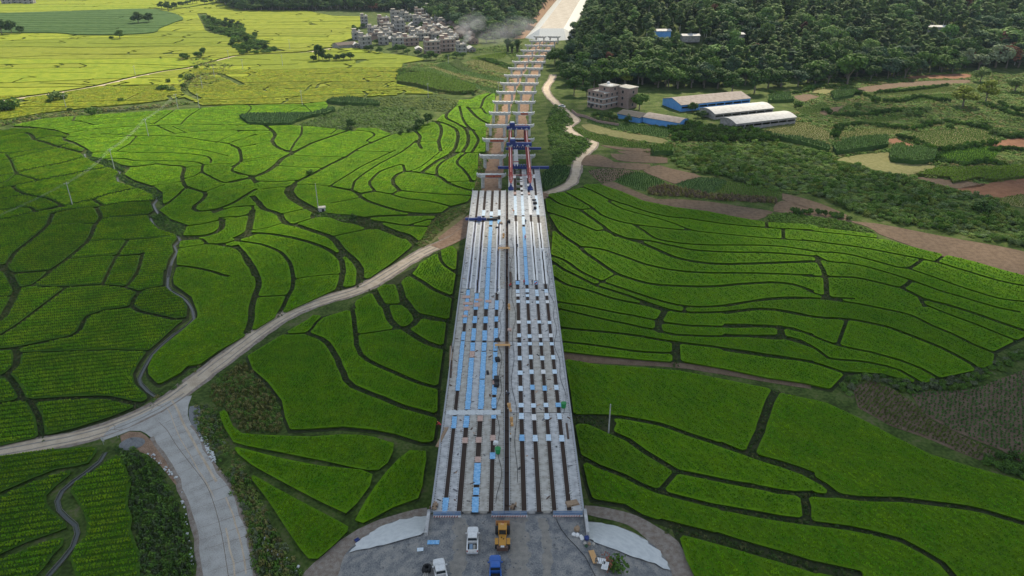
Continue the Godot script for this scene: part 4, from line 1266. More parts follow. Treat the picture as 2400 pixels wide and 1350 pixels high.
# lobes: [centre, radii, leaves]; leaves sit through the outer half of each lobe
func leaves(s: SurfaceTool, lobes: Array, size: float):
	for l in lobes:
		for i in int(l[2]):
			var n := Vector3(rng.randfn(), rng.randfn() + .25, rng.randfn()).normalized()
			var r := sqrt(rng.randf_range(.25, 1.15))
			var p: Vector3 = l[0] + n * l[1] * r
			leaf_quad(s, p, (n + Vector3(rng.randf_range(-.8, .8), rng.randf_range(-.2, 1.0), rng.randf_range(-.8, .8))).normalized(), size * rng.randf_range(.7, 1.3), rng.randf_range(.65, 1.3))
func crown_mesh(kind: String) -> ArrayMesh:
	var s := st()
	var L := []
	match kind:
		"broad":
			for i in 9:
				var a := TAU * i / 9.0 + rng.randf()
				var r := rng.randf_range(1.6, 3.2)
				L.append([Vector3(cos(a) * r, rng.randf_range(4.5, 8.0), sin(a) * r), Vector3(1.9, 1.5, 1.9) * rng.randf_range(.8, 1.25), 125])
			L.append([Vector3(0, 8.3, 0), Vector3(2.2, 1.5, 2.2), 140])
			leaves(s, L, .82)
		"tall":
			for i in 9:
				var y := 6.5 + i * 1.15
				var r := 1.5 * (1.0 - absf(i - 3.0) / 9.0)
				var a := rng.randf() * TAU
				L.append([Vector3(cos(a) * r * .6, y, sin(a) * r * .6), Vector3(r, 1.3, r), 80])
			leaves(s, L, .72)
		"bamboo":
			for i in 44:
				var a := rng.randf() * TAU
				var out := rng.randf_range(.8, 4.4)
				for k in 16:
					var t := k / 15.0
					var p := Vector3(cos(a) * out * t * t, 1.0 + 8.5 * t - 1.6 * out / 3.4 * t * t * t, sin(a) * out * t * t)
					leaf_quad(s, p + Vector3(rng.randf_range(-.4, .4), 0, rng.randf_range(-.4, .4)), Vector3(cos(a), .9, sin(a)).normalized(), 1.1, rng.randf_range(.6, 1.3))
		"shrub":
			for i in 5:
				var a := TAU * i / 5.0 + rng.randf()
				L.append([Vector3(cos(a) * .55, rng.randf_range(.45, .85), sin(a) * .55), Vector3(.62, .5, .62) * rng.randf_range(.8, 1.2), 46])
			leaves(s, L, .30)
		"weed":
			L = [[Vector3(0, .25, 0), Vector3(.6, .45, .6), 26]]
			leaves(s, L, .34)
	return done(s)
func trunk_mesh(kind: String) -> ArrayMesh:
	var s := st()
	match kind:
		"broad":
			tube(s, Vector3(0, -.5, 0), Vector3(.1, 3.2, 0), .34, .24, 7)
			for i in 6:
				var a := TAU * i / 6.0
				tube(s, Vector3(.1, 2.6 + i * .1, 0), Vector3(cos(a) * 2.2, 6.2 + (i % 3) * .7, sin(a) * 2.2), .16, .05, 5)
			tube(s, Vector3(.1, 3.0, 0), Vector3(0, 8.2, 0), .2, .06, 5)
		"tall":
			tube(s, Vector3(0, -.8, 0), Vector3(.1, 9, 0), .17, .11, 6)
			tube(s, Vector3(.1, 9, 0), Vector3(0, 16, 0), .11, .03, 5)
			for i in 7:
				var a := i * 2.4
				tube(s, Vector3(.08, 6.5 + i * 1.1, 0), Vector3(cos(a) * 1.1, 7.7 + i * 1.1, sin(a) * 1.1), .05, .02, 4)
		"bamboo":
			for i in 14:
				var a := i * 2.4
				tube(s, Vector3(cos(a) * .5, -.4, sin(a) * .5), Vector3(cos(a) * 1.5, 6.5, sin(a) * 1.5), .06, .03, 4)
		_:
			for i in 4:
				var a := TAU * i / 4.0
				tube(s, Vector3(0, -.15, 0), Vector3(cos(a) * .4, .7, sin(a) * .4), .04, .015, 4)
	return done(s)
var plots := []
var clearings := []   # where sheds stand in the forest: x, half width, distance
var crowns := {}
var trunks := {}
func make_plants():
	for k in ["broad", "tall", "bamboo", "shrub", "weed"]:
		crowns[k] = []
		for i in 3: crowns[k].append(crown_mesh(k))
		trunks[k] = trunk_mesh(k)
	var cols := {dark = [.058, .112, .026], mid = [.092, .170, .032], pale = [.165, .235, .070], yellow = [.215, .255, .036], blue = [.068, .118, .062], red = [.200, .085, .050], silver = [.24, .29, .17]}
	for c in cols:
		var v: Array = cols[c]
		M["leaf_" + c] = leafmat(lin(v[0], v[1], v[2]), Color(.42, .50, .22))
	var t := st()   # tall grass, maize or cane
	for i in 12:
		var a := TAU * i / 12.0 + rng.randf() * .4
		var dir := Vector3(cos(a), 0, sin(a))
		var sd := Vector3(-sin(a), 0, cos(a)) * .07
		var p0 := dir * .15 * rng.randf()
		var p1 := dir * .3 + Vector3.UP * rng.randf_range(.7, .95)
		var p2 := dir * rng.randf_range(.5, .8) + Vector3.UP * rng.randf_range(.65, 1.0)
		quad(t, p0 - sd, p0 + sd, p1 + sd, p1 - sd)
		tri(t, p1 - sd, p1 + sd, p2)
	M.tall_tuft = done(t)
func tree(kind: String, col: String, at: Vector3, h: float, w: float, label: String, group := ""):
	var base: float = {broad = 9.8, tall = 17.0, bamboo = 9.5, shrub = 1.35, weed = .7}[kind]
	var wide: float = {broad = 9.5, tall = 4.0, bamboo = 7.5, shrub = 2.4, weed = 1.3}[kind]
	var o := thing({broad = "broadleaf_tree", tall = "eucalyptus_tree", bamboo = "bamboo_clump", shrub = "shrub", weed = "shrub"}[kind], at - Vector3(0, .05, 0), rng.randf() * TAU)
	o.scale = Vector3(w / wide, h / base, w / wide)
	put("trunk", trunks[kind], M.palebark if kind == "tall" else M.bark, o)
	put("crown", crowns[kind][rng.randi() % 3], M["leaf_" + col], o)
	tag(o, label, "shrub" if kind in ["shrub", "weed"] else ("bamboo" if kind == "bamboo" else "tree"), group)
	return o
# loose growth over a piece of ground
func growth(called: String, poly: PackedVector2Array, kind: String, sp: float, hmin: float, hmax: float, cols: Array, label: String, clumpy := 0.0):
	var xf := []
	var cl := []
	var base: float = {shrub = 1.35, weed = .7, broad = 9.8}[kind]
	var wide: float = {shrub = 2.4, weed = 1.3, broad = 9.5}[kind]
	var nz := FastNoiseLite.new()
	nz.seed = names.size()
	nz.frequency = .06
	for q in rows_over(poly, .3, sp, sp, .5):
		var t := nz.get_noise_2d(q.x, q.y) * .5 + .5
		if called == "meadow_weeds":
			var taken := false
			for p in plots:
				if Geometry2D.is_point_in_polygon(Vector2(q.x, q.y), p):
					taken = true
					break
			if taken: continue
		if clumpy > 0.0 and t < clumpy and rng.randf() < .85: continue
		var h := lerpf(hmin, hmax, clampf((t - .25) * 2.0, 0, 1) * rng.randf_range(.5, 1.0))
		var w := sp * rng.randf_range(1.15, 1.7) / wide
		xf.append(Transform3D(Basis(Vector3.UP, rng.randf() * TAU).scaled_local(Vector3(w, h / base, w)), Vector3(q.x, gh(q.x, q.y) - .03, q.y)))
		var c: Color = cols[rng.randi() % cols.size()]
		var b := rng.randf_range(.7, 1.25)
		cl.append(Color(c.r * b, c.g * b, c.b * b))
	if xf.is_empty(): return
	tag(many(called, crowns[kind][0], M.leaf, xf, cl), label, "undergrowth", "", "stuff")
# a standing crop taller than rice
func crop(called: String, poly: PackedVector2Array, h: float, col: Color, body: String, sp: float, label: String, group := "", angle := .3):
	if Geometry2D.is_polygon_clockwise(poly): poly.reverse()
	poly = tidy(poly)
	plots.append(poly)
	var b := slab(poly, 0.0, h * .72, -.3)
	if b == null: return
	var o := put(called, b, M[body])
	tag(o, label, "crop", group, "stuff" if called != "crop_plot" else "structure")
	var xf := []
	var cl := []
	for q in rows_over(poly, angle, sp, sp, .4):
		var s := sp * rng.randf_range(.8, 1.25)
		xf.append(Transform3D(Basis(Vector3.UP, rng.randf() * TAU).scaled_local(Vector3(s, h * rng.randf_range(.5, .72), s)), Vector3(q.x, h * .45, q.y)))
		var t := rng.randf_range(.7, 1.3)
		cl.append(Color(col.r * t, col.g * t, col.b * t))
	if xf.size(): many("crop_plants", M.tall_tuft, M.leaf, xf, cl, o)
func plot(poly: PackedVector2Array, m: Material, label: String, plants := Color.BLACK, gap := 1.1, angle := .2):
	if Geometry2D.is_polygon_clockwise(poly): poly.reverse()
	poly = tidy(smooth(poly, true, 4.0))
	plots.append(poly)
	var b := slab(poly, -.05, .16, .2)
	if b == null: return
	var o := put("crop_plot", b, m)
	tag(o, label, "field plot", "", "structure")
	if plants.g > 0.0:
		var xf := []
		var cl := []
		for q in rows_over(poly, angle, gap, .8, .25):
			var s := rng.randf_range(.7, 1.2)
			xf.append(Transform3D(Basis(Vector3.UP, rng.randf() * TAU).scaled_local(Vector3(s, s * .45, s)), Vector3(q.x, .12, q.y)))
			var t := rng.randf_range(.7, 1.3)
			cl.append(Color(plants.r * t, plants.g * t, plants.b * t))
		if xf.size(): many("crop_plants", tuft_far, M.leaf, xf, cl, o)

func vegetation():
	var g1 := Color(.092, .180, .030)
	var g2 := Color(.125, .215, .040)
	var g3 := Color(.170, .225, .050)
	var g4 := Color(.068, .130, .030)
	var dry := Color(.215, .200, .070)
	var grey := Color(.150, .180, .100)
	var R := func(v): return region([v])
	# ---- plots right of the lane
	var a := func(pts): return ground(view(pts, 1300, 150, 4.0))
	var b := func(pts): return ground(view(pts, 1800, 100, 2.5))
	plot(a.call([430,762,700,790,900,797,890,825,700,815,580,800]), M.soil, "narrow ploughed plot below the lane bend")
	plot(a.call([590,815,900,832,890,862,700,852,610,832]), M.soil, "thin bare plot under the narrow ploughed plot")
	plot(a.call([525,842,640,848,1055,882,1055,928,760,922,590,902]), M.soil, "brown ploughed plot beside the clipped cane block")
	plot(a.call([300,858,400,850,490,880,560,922,890,942,820,995,400,962,250,948]), M.soil, "bare brown plot beside the lane")
	plot(a.call([320,1000,460,982,750,1012,540,1098,445,1118,395,1080]), M.soil, "brown plot above the small rice corner", g4, 2.2)
	plot(a.call([565,1095,770,1015,1030,1110,880,1150,850,1195,700,1148]), M.rice_b0, "dark green bean plot between brown plots", g4, .9)
	plot(a.call([830,1000,980,950,1100,985,1370,1055,1120,1125,1030,1090]), M.soil, "pale brown plot below the wild belt")
	plot(a.call([1140,1130,1380,1065,1610,1102,1500,1205,1300,1195]), M.rice_b1, "blue green vegetable plot beside dry reeds", Color(.075, .14, .05), .9, -.3)
	plot(a.call([1630,1112,2140,1210,2085,1245,1530,1208]), M.grass, "light green vegetable plot beside dry reeds", g2, 1.0)
	plot(a.call([250,572,330,562,600,632,1025,700,1025,748,700,708,350,638]), M.dry, "pale stubble plot below the blue sheds")
	plot(a.call([165,592,330,642,700,732,990,778,920,790,700,778,420,738,250,668]), M.grass, "bright green grass strip below the stubble", Color(.09, .19, .02), 1.0)
	plot(a.call([300,540,420,505,800,575,1075,602,1055,688,800,655,500,598]), M.rice_b2, "dark green plot below the blue sheds", g4, 1.0)
	growth("dry_reeds", a.call([870,1175,1040,1135,1250,1190,1500,1228,2085,1262,2075,1310,1500,1275,1200,1245,900,1235]), "weed", 1.0, 1.0, 2.0, [Color(.20, .145, .10), Color(.16, .12, .085), dry], "pinkish brown dry reeds between vegetable plots")
	crop("clipped_cane", a.call([900,812,930,800,1080,795,1120,820,1110,860,920,855]), 3.0, g2, "rice_b1", 1.1, "square dense cane block beside brown ploughed plots")
	plot(b.call([0,480,220,470,395,558,250,578,60,560]), M.dry, "pale green plot below the white barn", g3, 1.6)
	plot(b.call([155,315,240,302,300,315,205,345]), M.soil, "small brown striped plot beside a clipped hedge")
	plot(b.call([245,290,375,267,368,293,302,303]), M.dry, "small pale plot among hedges")
	plot(b.call([180,392,340,357,358,372,330,400,200,420]), M.grass, "small bright green plot behind the barns", g2)
	plot(b.call([305,402,440,372,420,400,335,428]), M.soil, "small brown furrowed plot behind the barns")
	plot(b.call([515,272,740,238,1145,218,1145,240,800,260,620,290]), M.soil, "long reddish soil plot under the forest")
	plot(b.call([835,197,1165,184,1155,210,840,211]), M.redsoil, "upper reddish soil plot at the forest edge")
	plot(b.call([565,302,1055,262,1048,290,640,314]), M.grass, "long pale green plot below the reddish soil", g3, 1.3)
	plot(b.call([645,332,1055,302,1068,338,680,350]), M.grass, "bright green strip beside the twin sunlit trees", Color(.12, .22, .03), 1.0)
	plot(b.call([400,482,755,432,740,458,430,500]), M.grass, "pale green strip among low hedges", g2)
	plot(b.call([415,532,835,482,800,520,680,548,430,560]), M.dry, "yellowish green plot above the tall cane hedge", g3, 1.1)
	plot(b.call([755,547,1240,502,1365,570,1300,598,985,628]), M.dry, "broad olive green plot with fine rows", g2, 1.0)
	plot(b.call([695,563,755,558,915,640,725,602]), M.redsoil, "brown wedge of soil beside the olive plot")
	plot(b.call([985,642,1300,608,1345,640,1295,698,1180,712,1000,680]), M.rice_g1, "green plot of even crop rows beside the round cane", Color(.08, .17, .03), .9)
	plot(b.call([1312,582,1560,556,1560,605,1362,618]), M.redsoil, "brown ploughed plot beside the bright hedge")
	plot(b.call([405,690,700,645,722,702,978,722,820,778,760,773]), M.dry, "pale worn ground around the round cane block")
	plot(b.call([870,792,1055,803,1275,832,1120,858]), M.soil, "pale soil plot with a parked red tractor")
	plot(b.call([1105,860,1560,795,1560,878,1270,913]), M.redsoil, "red brown ploughed field beside bright tall grass")
	plot(b.call([1325,922,1560,885,1560,965,1400,950]), M.dry, "olive plot beyond the red brown field", g3, 1.2)
	plot(b.call([85,885,300,942,495,1030,470,1036,250,978,85,920]), M.soil, "curved bare strip between wild belt and rice")
	plot(b.call([35,990,82,928,300,988,500,1048,640,1062,1000,1132,1560,1245,1600,1390,1370,1333,1000,1248,650,1122,620,1100,500,1055,150,1003]), M.soil, "long grey brown soil band above the rice terraces")
	crop("tall_grass", b.call([865,780,1000,745,1220,742,1560,728,1560,785,1320,818,1230,800,1080,828,1060,800]), 1.6, Color(.16, .25, .03), "grass", 1.0, "bright yellow green tall grass beside red brown soil")
	crop("sugarcane", b.call([705,660,740,640,870,632,978,660,968,708,850,718,712,698]), 3.2, Color(.11, .19, .06), "rice_b1", 1.1, "oval block of pale green sugarcane on worn ground")
	crop("sugarcane", b.call([375,630,480,582,688,567,703,618,400,662]), 3.2, Color(.10, .18, .055), "rice_b1", 1.1, "long block of pale green sugarcane above worn ground")
	crop("sugarcane", b.call([725,622,780,608,802,618,795,635,735,640]), 2.6, Color(.12, .20, .05), "rice_b1", 1.0, "little square of sugarcane beside the oval block")
	crop("sugarcane", b.call([0,558,60,568,200,602,355,648,358,622,180,572]), 2.8, Color(.07, .135, .045), "rice_b0", 1.1, "dark sugarcane band below the pale barn plot")
	crop("sugarcane", b.call([362,302,515,292,498,320,385,343]), 2.6, Color(.085, .155, .045), "rice_b0", 1.1, "hedge like sugarcane block among small plots")
	crop("sugarcane", b.call([0,322,115,308,152,348,0,354]), 2.6, Color(.075, .145, .045), "rice_b0", 1.1, "hedge like sugarcane block behind the pale barn")
	for q in [[0,300,120,300,230,285,330,240,500,225], [330,400,420,430,600,425,760,400,900,395], [390,560,430,500,600,480,700,500,860,510,1000,470,1120,480], [690,350,800,345,900,320,1000,345,1070,350], [1130,480,1240,500,1330,520,1400,550,1500,560], [760,555,900,600,980,640,1100,625,1250,605,1340,600], [1000,690,1100,710,1200,715,1300,705,1400,735], [500,300,560,310,620,330,640,345], [1350,360,1430,390,1500,400], [1250,500,1330,530,1400,560,1500,545], [1310,640,1400,630,1500,640], [980,640,990,690,1130,715], [620,300,800,285,1050,255], [1290,370,1420,420,1500,440], [140,1000,300,1010,480,1040]]:
		growth("hedge", ribbon(smooth(ground(view(q, 1800, 100, 2.5))), 3.0), "shrub", 1.7, 1.4, 3.4, [g4, g4, g1], "low dark hedge between the small plots")
		tag(get_child(get_child_count() - 1), "low dark hedge running between the small plots", "hedge", "hedges between the plots")
	# the wild belt
	var belt := region([[1300,150,4.0,[1090,900,1170,795,1500,762,2000,752,2400,800]], [1800,100,2.5,[400,692,760,792,900,832,1050,862,1220,902,1330,932,1560,1060,1560,1215,1250,1150,1000,1100,700,1050,500,1000,300,900,100,862]], [1300,150,4.0,[2350,1240,2000,1180,1600,1070,1200,980]]])
	growth("undergrowth", belt, "shrub", 2.1, .5, 3.4, [Color(.15, .25, .06), Color(.19, .28, .075), Color(.12, .21, .045), g1, g3, Color(.17, .24, .10)], "wild belt of dense green undergrowth between brown plots and soil band")
	growth("undergrowth", region([[1300,150,4.0,[1080,600,1250,570,1500,600,1900,640,2100,700,2080,740,1700,740,1300,730,1120,720]]]), "shrub", 2.2, 1.5, 4.5, [g4, g1, Color(.07,.11,.03)], "dark shrubs and banana plants between white barn and wild belt")
	growth("undergrowth", R.call([1800,100,2.5,[0,1010,150,1000,400,1040,620,1105,600,1118,300,1085,0,1055]]), "weed", 1.1, .5, 1.3, [g2, Color(.10, .19, .03)], "bright weeds along the upper edge of the rice terraces")
	growth("undergrowth", R.call([1300,150,4.0,[0,380,60,400,140,480,170,560,100,600,110,640,170,670,310,700,330,740,310,800,200,900,60,1000,0,1040,-40,800,-60,500]]), "weed", 1.6, .5, 1.8, [g1, g4, g2], "weeds and vegetable rows between the piers and the lane")
	crop("maize", R.call([1050,300,5.87,[1280,690,1420,560,1620,560,1680,600,1640,700,1500,810,1330,860,1290,830]]), 2.0, Color(.05, .10, .03), "rice_b0", 1.1, "dark green maize patch between the deck and the lane")
	growth("undergrowth", R.call([1700,700,2.077,[560,430,640,380,700,375,850,400,960,430,1100,400,1300,330,1454,240,1454,300,1330,345,1190,430,950,460,860,455,800,420,700,395,620,430,600,500]]), "shrub", 1.3, .5, 1.8, [g1, g2, grey], "weedy bank below the lowest rice terrace ends")
	plot(R.call([1700,700,2.077,[625,440,700,395,820,445,920,515,1000,595,1340,765,1240,785,1000,685,800,615,650,530]]), M.soil, "olive brown hoed plot inside the weedy bank", Color(.11, .14, .035), .8, .75)
	plot(R.call([1700,700,2.077,[910,465,1190,445,1390,375,1600,340,1600,830,1350,738,1100,638,965,560]]), M.soil, "plot of mixed vegetable rows with pale straw", Color(.09, .16, .045), 1.0, .55)
	growth("undergrowth", R.call([1700,700,2.077,[1240,790,1350,765,1454,780,1600,840,1600,950,1400,870,1260,820]]), "shrub", 1.5, .8, 2.4, [g1, g4], "dark shrubs beside the broadest rice field")
	# ---- verges of the concrete road
	growth("undergrowth", R.call([0,950,3.158,[1440,20,1500,0,1600,20,1620,100,1660,220,1710,330,1830,520,1900,650,2000,850,2130,1100,2260,1290,2330,1400,1960,1400,1880,1200,1830,940,1760,700,1640,500,1540,320,1450,160]]), "weed", .75, .35, 1.5, [g1, g2, grey, dry, g3], "weedy verge of the broad concrete road facing the rice fields", .25)
	growth("undergrowth", R.call([0,950,3.158,[830,330,900,320,1000,330,1130,430,1250,600,1330,780,1390,950,1430,1263,1440,1400,1070,1400,1050,1263,1005,1000,990,850,965,720,990,600,935,430]]), "weed", .8, .5, 2.0, [g1, g4, g2, Color(.08, .11, .05)], "tangle of weeds between the broad road and the striped fields", .15)
	growth("undergrowth", R.call([460,680,2.045,[70,455,230,345,300,430,390,530,415,640,400,685,230,680,190,640,150,560,90,560]]), "weed", .8, .4, 1.3, [dry, Color(.115, .125, .03), g2], "yellowish weeds in the bay between road and deep green fields")
	growth("undergrowth", R.call([0,600,2.7,[900,960,1000,905,1100,840,1240,715,1290,690,1250,720,1020,880,930,950]]), "weed", .8, .4, 1.1, [g1, g2, dry], "thin weedy strip between the road and the rice")
	growth("undergrowth", R.call([560,440,3.971,[700,250,800,190,960,230,1080,290,1110,330,980,320,820,280,720,275]]), "weed", 1.0, .4, 1.3, [g1, g4, grey], "weeds round the small grey pump house")
	growth("undergrowth", R.call([560,440,3.971,[1650,540,1720,430,1830,290,1900,240,2000,200,2140,160,2120,230,1990,300,1850,440,1720,560]]), "weed", 1.0, .3, 1.1, [g2, dry, g3], "rough grass on the bank above the dirt road")
	growth("undergrowth", R.call([0,250,3.375,[690,345,740,385,900,440,985,490,960,540,1060,600,1220,650,1280,700,1280,780,1240,740,1180,690,1000,610,930,560,960,520,830,470,700,420]]), "weed", 1.0, .4, 1.2, [g4, g1, Color(.05,.10,.04)], "dark weeds along the upper canal")
	growth("undergrowth", R.call([0,250,3.375,[1200,870,1260,840,1360,910,1480,955,1440,1030,1400,1010,1270,960]]), "weed", 1.0, .4, 1.2, [g4, g1], "dark weeds filling the canal bend")
	growth("undergrowth", R.call([550,150,3.292,[1900,700,1945,690,1960,520,2010,400,2050,250,2080,240,2060,330,2020,480,1990,600,1960,720,1900,880,1870,1000,1850,970,1880,790]]), "weed", 1.1, .3, 1.2, [dry, g3, g2], "dry weeds along the orange haul track")
	growth("undergrowth", R.call([1250,400,2.7,[55,180,75,260,95,300,110,420,98,560,112,700,140,850,158,1010,168,1150,150,1150,120,850,95,600,70,300]]), "weed", .9, .3, 1.0, [g1, dry, g4], "weeds at the foot of the deck beside the rice terraces")
	# ---- valley: cane and vegetables near the piers
	var v := func(pts): return ground(view(pts, 550, 150, 3.292))
	crop("sugarcane", v.call([110,470,40,420,130,400,420,400,600,395,720,362,760,350,780,370,700,400,600,410,480,450,440,475,260,480]), 2.4, Color(.07, .135, .055), "rice_b0", 1.2, "dark bluish cane patch above the green rice")
	crop("sugarcane", v.call([710,300,760,285,900,275,990,290,1110,310,1120,330,980,325,800,315]), 2.6, Color(.07, .13, .05), "rice_b0", 1.2, "dark cane hedge below the yellow fields")
	growth("vegetable_patch", v.call([460,480,760,380,860,330,1150,330,1400,345,1440,440,1400,530,1230,545,1100,495,950,495,860,515,650,490]), "weed", 1.6, .5, 1.7, [Color(.13,.20,.06), Color(.10,.17,.05), g2, Color(.15,.21,.08)], "pale green vegetable patch between yellow and green rice")
	growth("vegetable_patch", v.call([990,285,1150,260,1400,255,1560,250,1720,280,1720,330,1600,370,1430,350,1150,330]), "weed", 1.6, .4, 1.4, [Color(.15,.20,.06), g3, Color(.13,.19,.07)], "pale vegetable patch under the cane hedges beside the piers")
	crop("sugarcane", v.call([1255,150,1270,110,1340,90,1500,80,1700,140,1860,190,1850,230,1700,235,1560,215,1400,170]), 2.6, Color(.15, .24, .04), "grass", 1.3, "sunlit cane thicket between yellow rice and the piers")
	crop("sugarcane", v.call([1350,70,1390,50,1540,60,1720,130,1700,145,1500,90]), 2.6, Color(.16, .25, .07), "grass", 1.3, "pale sunlit cane strip above the cane thicket")
	plot(v.call([1500,20,1560,20,1750,85,2000,130,2100,150,2080,170,1900,130,1700,90]), M.dry, "curved straw coloured plot near the far piers", g3, 2.0)
	plot(v.call([1530,60,1720,115,1950,180,2060,200,2040,240,1900,200,1720,140,1560,90]), M.rice_b1, "curved dark green plot near the far piers", g1, 1.5)
	var w := func(pts): return ground(view(pts, 900, 0, 3.97))
	plot(w.call([480,610,600,580,700,640,900,690,1150,740,1130,770,900,730,600,660]), M.rice_b2, "curved vegetable terrace below the village", g2, 1.6)
	plot(w.call([610,580,700,560,760,620,860,660,720,660,620,610]), M.grass, "pale green terrace below the village", Color(.16,.22,.09), 1.4)
	plot(w.call([800,545,900,520,1120,490,1115,540,960,555,880,560]), M.grass, "bright green terrace beside the far dark bamboo", Color(.20, .31, .03), 1.4)
	plot(w.call([760,580,900,565,1080,620,1190,660,1170,690,950,640]), M.dry, "olive terrace beside the far piers", g3, 1.8)
	growth("undergrowth", w.call([880,545,1000,555,1100,590,1220,640,1190,655,1080,610,960,580]), "shrub", 2.4, 1.0, 3.0, [g4, g1], "dark shrubs along the terrace by the far piers")
	growth("undergrowth", w.call([120,750,260,770,480,830,700,880,850,870,860,840,700,790,500,750,300,700,240,660,160,640]), "shrub", 2.6, 1.2, 2.8, [Color(.14,.20,.05), g2, g1], "tall sunlit hedge at the border of the yellow fields")
	growth("undergrowth", ground(view([0,850,140,830,380,800,640,770,900,755,1180,735,1300,715,1330,735,1180,755,900,780,640,800,300,835,60,880,-300,920,-300,880], 0, 0, 3)), "weed", 2.0, .6, 1.8, [dry, g3, grey, g2], "rough weedy strip between yellow and green rice")
	growth("undergrowth", ground(view([1230,420,1400,400,1500,430,1640,470,1560,520,1600,560,1480,600,1380,640,1140,640,1120,620,1300,560,1400,490,1330,440], 0, 0, 3)), "weed", 2.2, .5, 2.0, [dry, g3, Color(.20,.19,.07), g2], "rough pale grassland crossed by the thin farm road")
	growth("undergrowth", ground(view([1430,120,1500,140,1700,180,1720,240,1880,300,1960,370,1700,390,1620,320,1640,270,1500,230,1450,180], 0, 0, 3)), "shrub", 4.0, 1.0, 4.0, [g4, g1, g2], "scrub along the stream through the yellow valley", .45)
	growth("meadow_weeds", region([[1300,150,4.0,[420,740,300,560,420,480,1300,600,1900,640,2060,560,2250,440]], [1800,100,2.5,[170,330,200,250,330,220,700,200,1150,170,1300,180,1600,190,1600,930,1330,925,1050,850,760,785,400,690,60,560,0,560]], [1300,150,4.0,[2000,750,1170,790,1090,900,700,780]]]), "weed", 2.3, .25, 1.5, [g1, g2, g3, g2, dry, Color(.15, .23, .05)], "patchwork of low weeds and grass round the small plots", .2)
	growth("meadow_weeds", region([[550,150,3.292,[1540,235,1860,230,2010,230,2060,240,2140,150,2140,0,1300,0,1280,60,1400,60,1700,130]]]), "weed", 2.4, .25, 1.4, [g2, g3, dry, Color(.17, .24, .06)], "sunlit low growth between the cane thicket and the far piers", .2)
	growth("meadow_weeds", region([[900,0,3.97,[420,600,600,560,800,500,1120,480,1250,600,1300,560,1290,420,1260,420,1100,420,780,470,560,520]]]), "weed", 2.4, .25, 1.6, [g2, g3, g1, Color(.17, .24, .06)], "sunlit low growth below the village and the smoke", .2)
	# ---- single trees; pixels of the foot, height, width
	var sun := "broad"
	for q in [[1345,222,11,12,"dark"],[1392,206,12,12,"dark"],[1420,196,9,10,"mid"],[1330,200,11,11,"dark"],[1312,172,9,8,"dark"],[1375,226,9,9,"dark"]]:
		tree(sun, q[4], G(q[0], q[1]), q[2], q[3], "dark round broadleaf tree at the forest edge beside the far piers", "round trees behind the brick house")
	for q in [[1300,150],[1314,160],[1330,182],[1352,196],[1366,202],[1386,190],[1404,186],[1432,188],[1446,180],[1482,188],[1496,198],[1560,203],[1588,208],[1620,206],[1650,206],[1682,208],[1800,205],[1830,203],[1870,202],[1910,200],[1940,198],[2040,190],[2080,186],[2120,184]]:
		tree(sun, ["dark", "dark", "blue", "mid"][rng.randi() % 4], G(q[0], q[1]), rng.randf_range(10, 15), rng.randf_range(12, 17), "big dark round tree along the foot of the hillside forest", "trees at the forest foot")
	tree(sun, "yellow", G(1463, 200), 11, 11.5, "yellowish green round tree behind the brick house")
	tree(sun, "mid", G(1498, 258), 9.5, 11, "round green tree between the brick house and the long blue shed")
	tree(sun, "dark", G(1530, 190), 14, 16, "large dark round tree in front of the eucalyptus rows")
	tree(sun, "dark", G(1715, 218), 13, 15, "lower of the two dark round trees behind the grey barn")
	tree(sun, "dark", G(1768, 218), 15, 16, "taller of the two dark round trees behind the grey barn")
	tree(sun, "blue", G(1765, 166), 12, 13, "dark round tree on the slope above the twin trees")
	tree(sun, "mid", G(1985, 198), 20, 22, "huge spreading green tree in front of the dark forest")
	tree(sun, "yellow", G(2256, 250), 12, 16, "broad sunlit yellow green tree among the plots")
	tree(sun, "yellow", G(2310, 238), 13, 12, "taller sunlit yellow green tree beside the broad one")
	tree(sun, "pale", G(2297, 192), 10, 11, "pale round tree at the forest edge above the sunlit pair")
	tree(sun, "pale", G(2378, 215), 9, 13, "pale loose tree beside the sunlit pair")
	for q in [[1408,282,5,6,"dark"],[1428,284,5.5,6,"dark"],[1395,278,4,5,"mid"],[1440,286,4,5,"dark"]]:
		tree(sun, q[4], G(q[0], q[1]), q[2], q[3], "dark bushy garden tree along the wall of the brick house", "garden trees by the brick house")
	tree("shrub", "dark", G(1471, 290), 5.5, 5, "clipped dark green bush before the blue wall")
	for q in [[1622,262,5.5,6.5],[1605,255,4,5],[1635,276,4,5],[1650,276,4,5]]:
		tree(sun, "dark", G(q[0], q[1]), q[2], q[3], "small dark tree in the yard between the sheds", "trees between the sheds")
	for q in [[2125,270,4],[2150,272,4],[2170,262,3.5],[2165,290,3],[2225,300,3],[1870,250,4],[2050,240,4],[2200,290,3],[2300,300,4],[2330,315,4],[2350,320,3.5],[2385,260,3],[2010,250,3],[1960,300,2.5],[2290,490,4],[2300,500,4.5],[2160,455,3.5]]:
		tree("shrub", ["dark", "mid", "pale"][rng.randi() % 3], G(q[0], q[1]), q[2], q[2] * 1.6, "bushy shrub on a hedge line among the small plots", "shrubs among the small plots")
	tree(sun, "dark", P(325, 57), 13, 15, "dark spreading tree standing in the maize field")
	tree(sun, "dark", P(350, 55), 11, 12, "smaller dark tree beside the spreading one in the maize")
	for q in [[5, 82, 15, 16], [28, 80, 13, 12], [48, 80, 8, 8]]:
		tree(sun, "dark", P(q[0], q[1]), q[2], q[3], "dark tree at the edge of the maize field", "trees at the end of the maize field")
	tree(sun, "mid", P(282, 92), 8.5, 9, "round tree where the maize meets yellow rice")
	tree("shrub", "dark", P(262, 92), 3, 5, "low bush beside the round tree at the maize edge")
	tree("broad", "dark", P(748, 143), 12.5, 8, "tall dark plume shaped tree standing in the yellow rice")
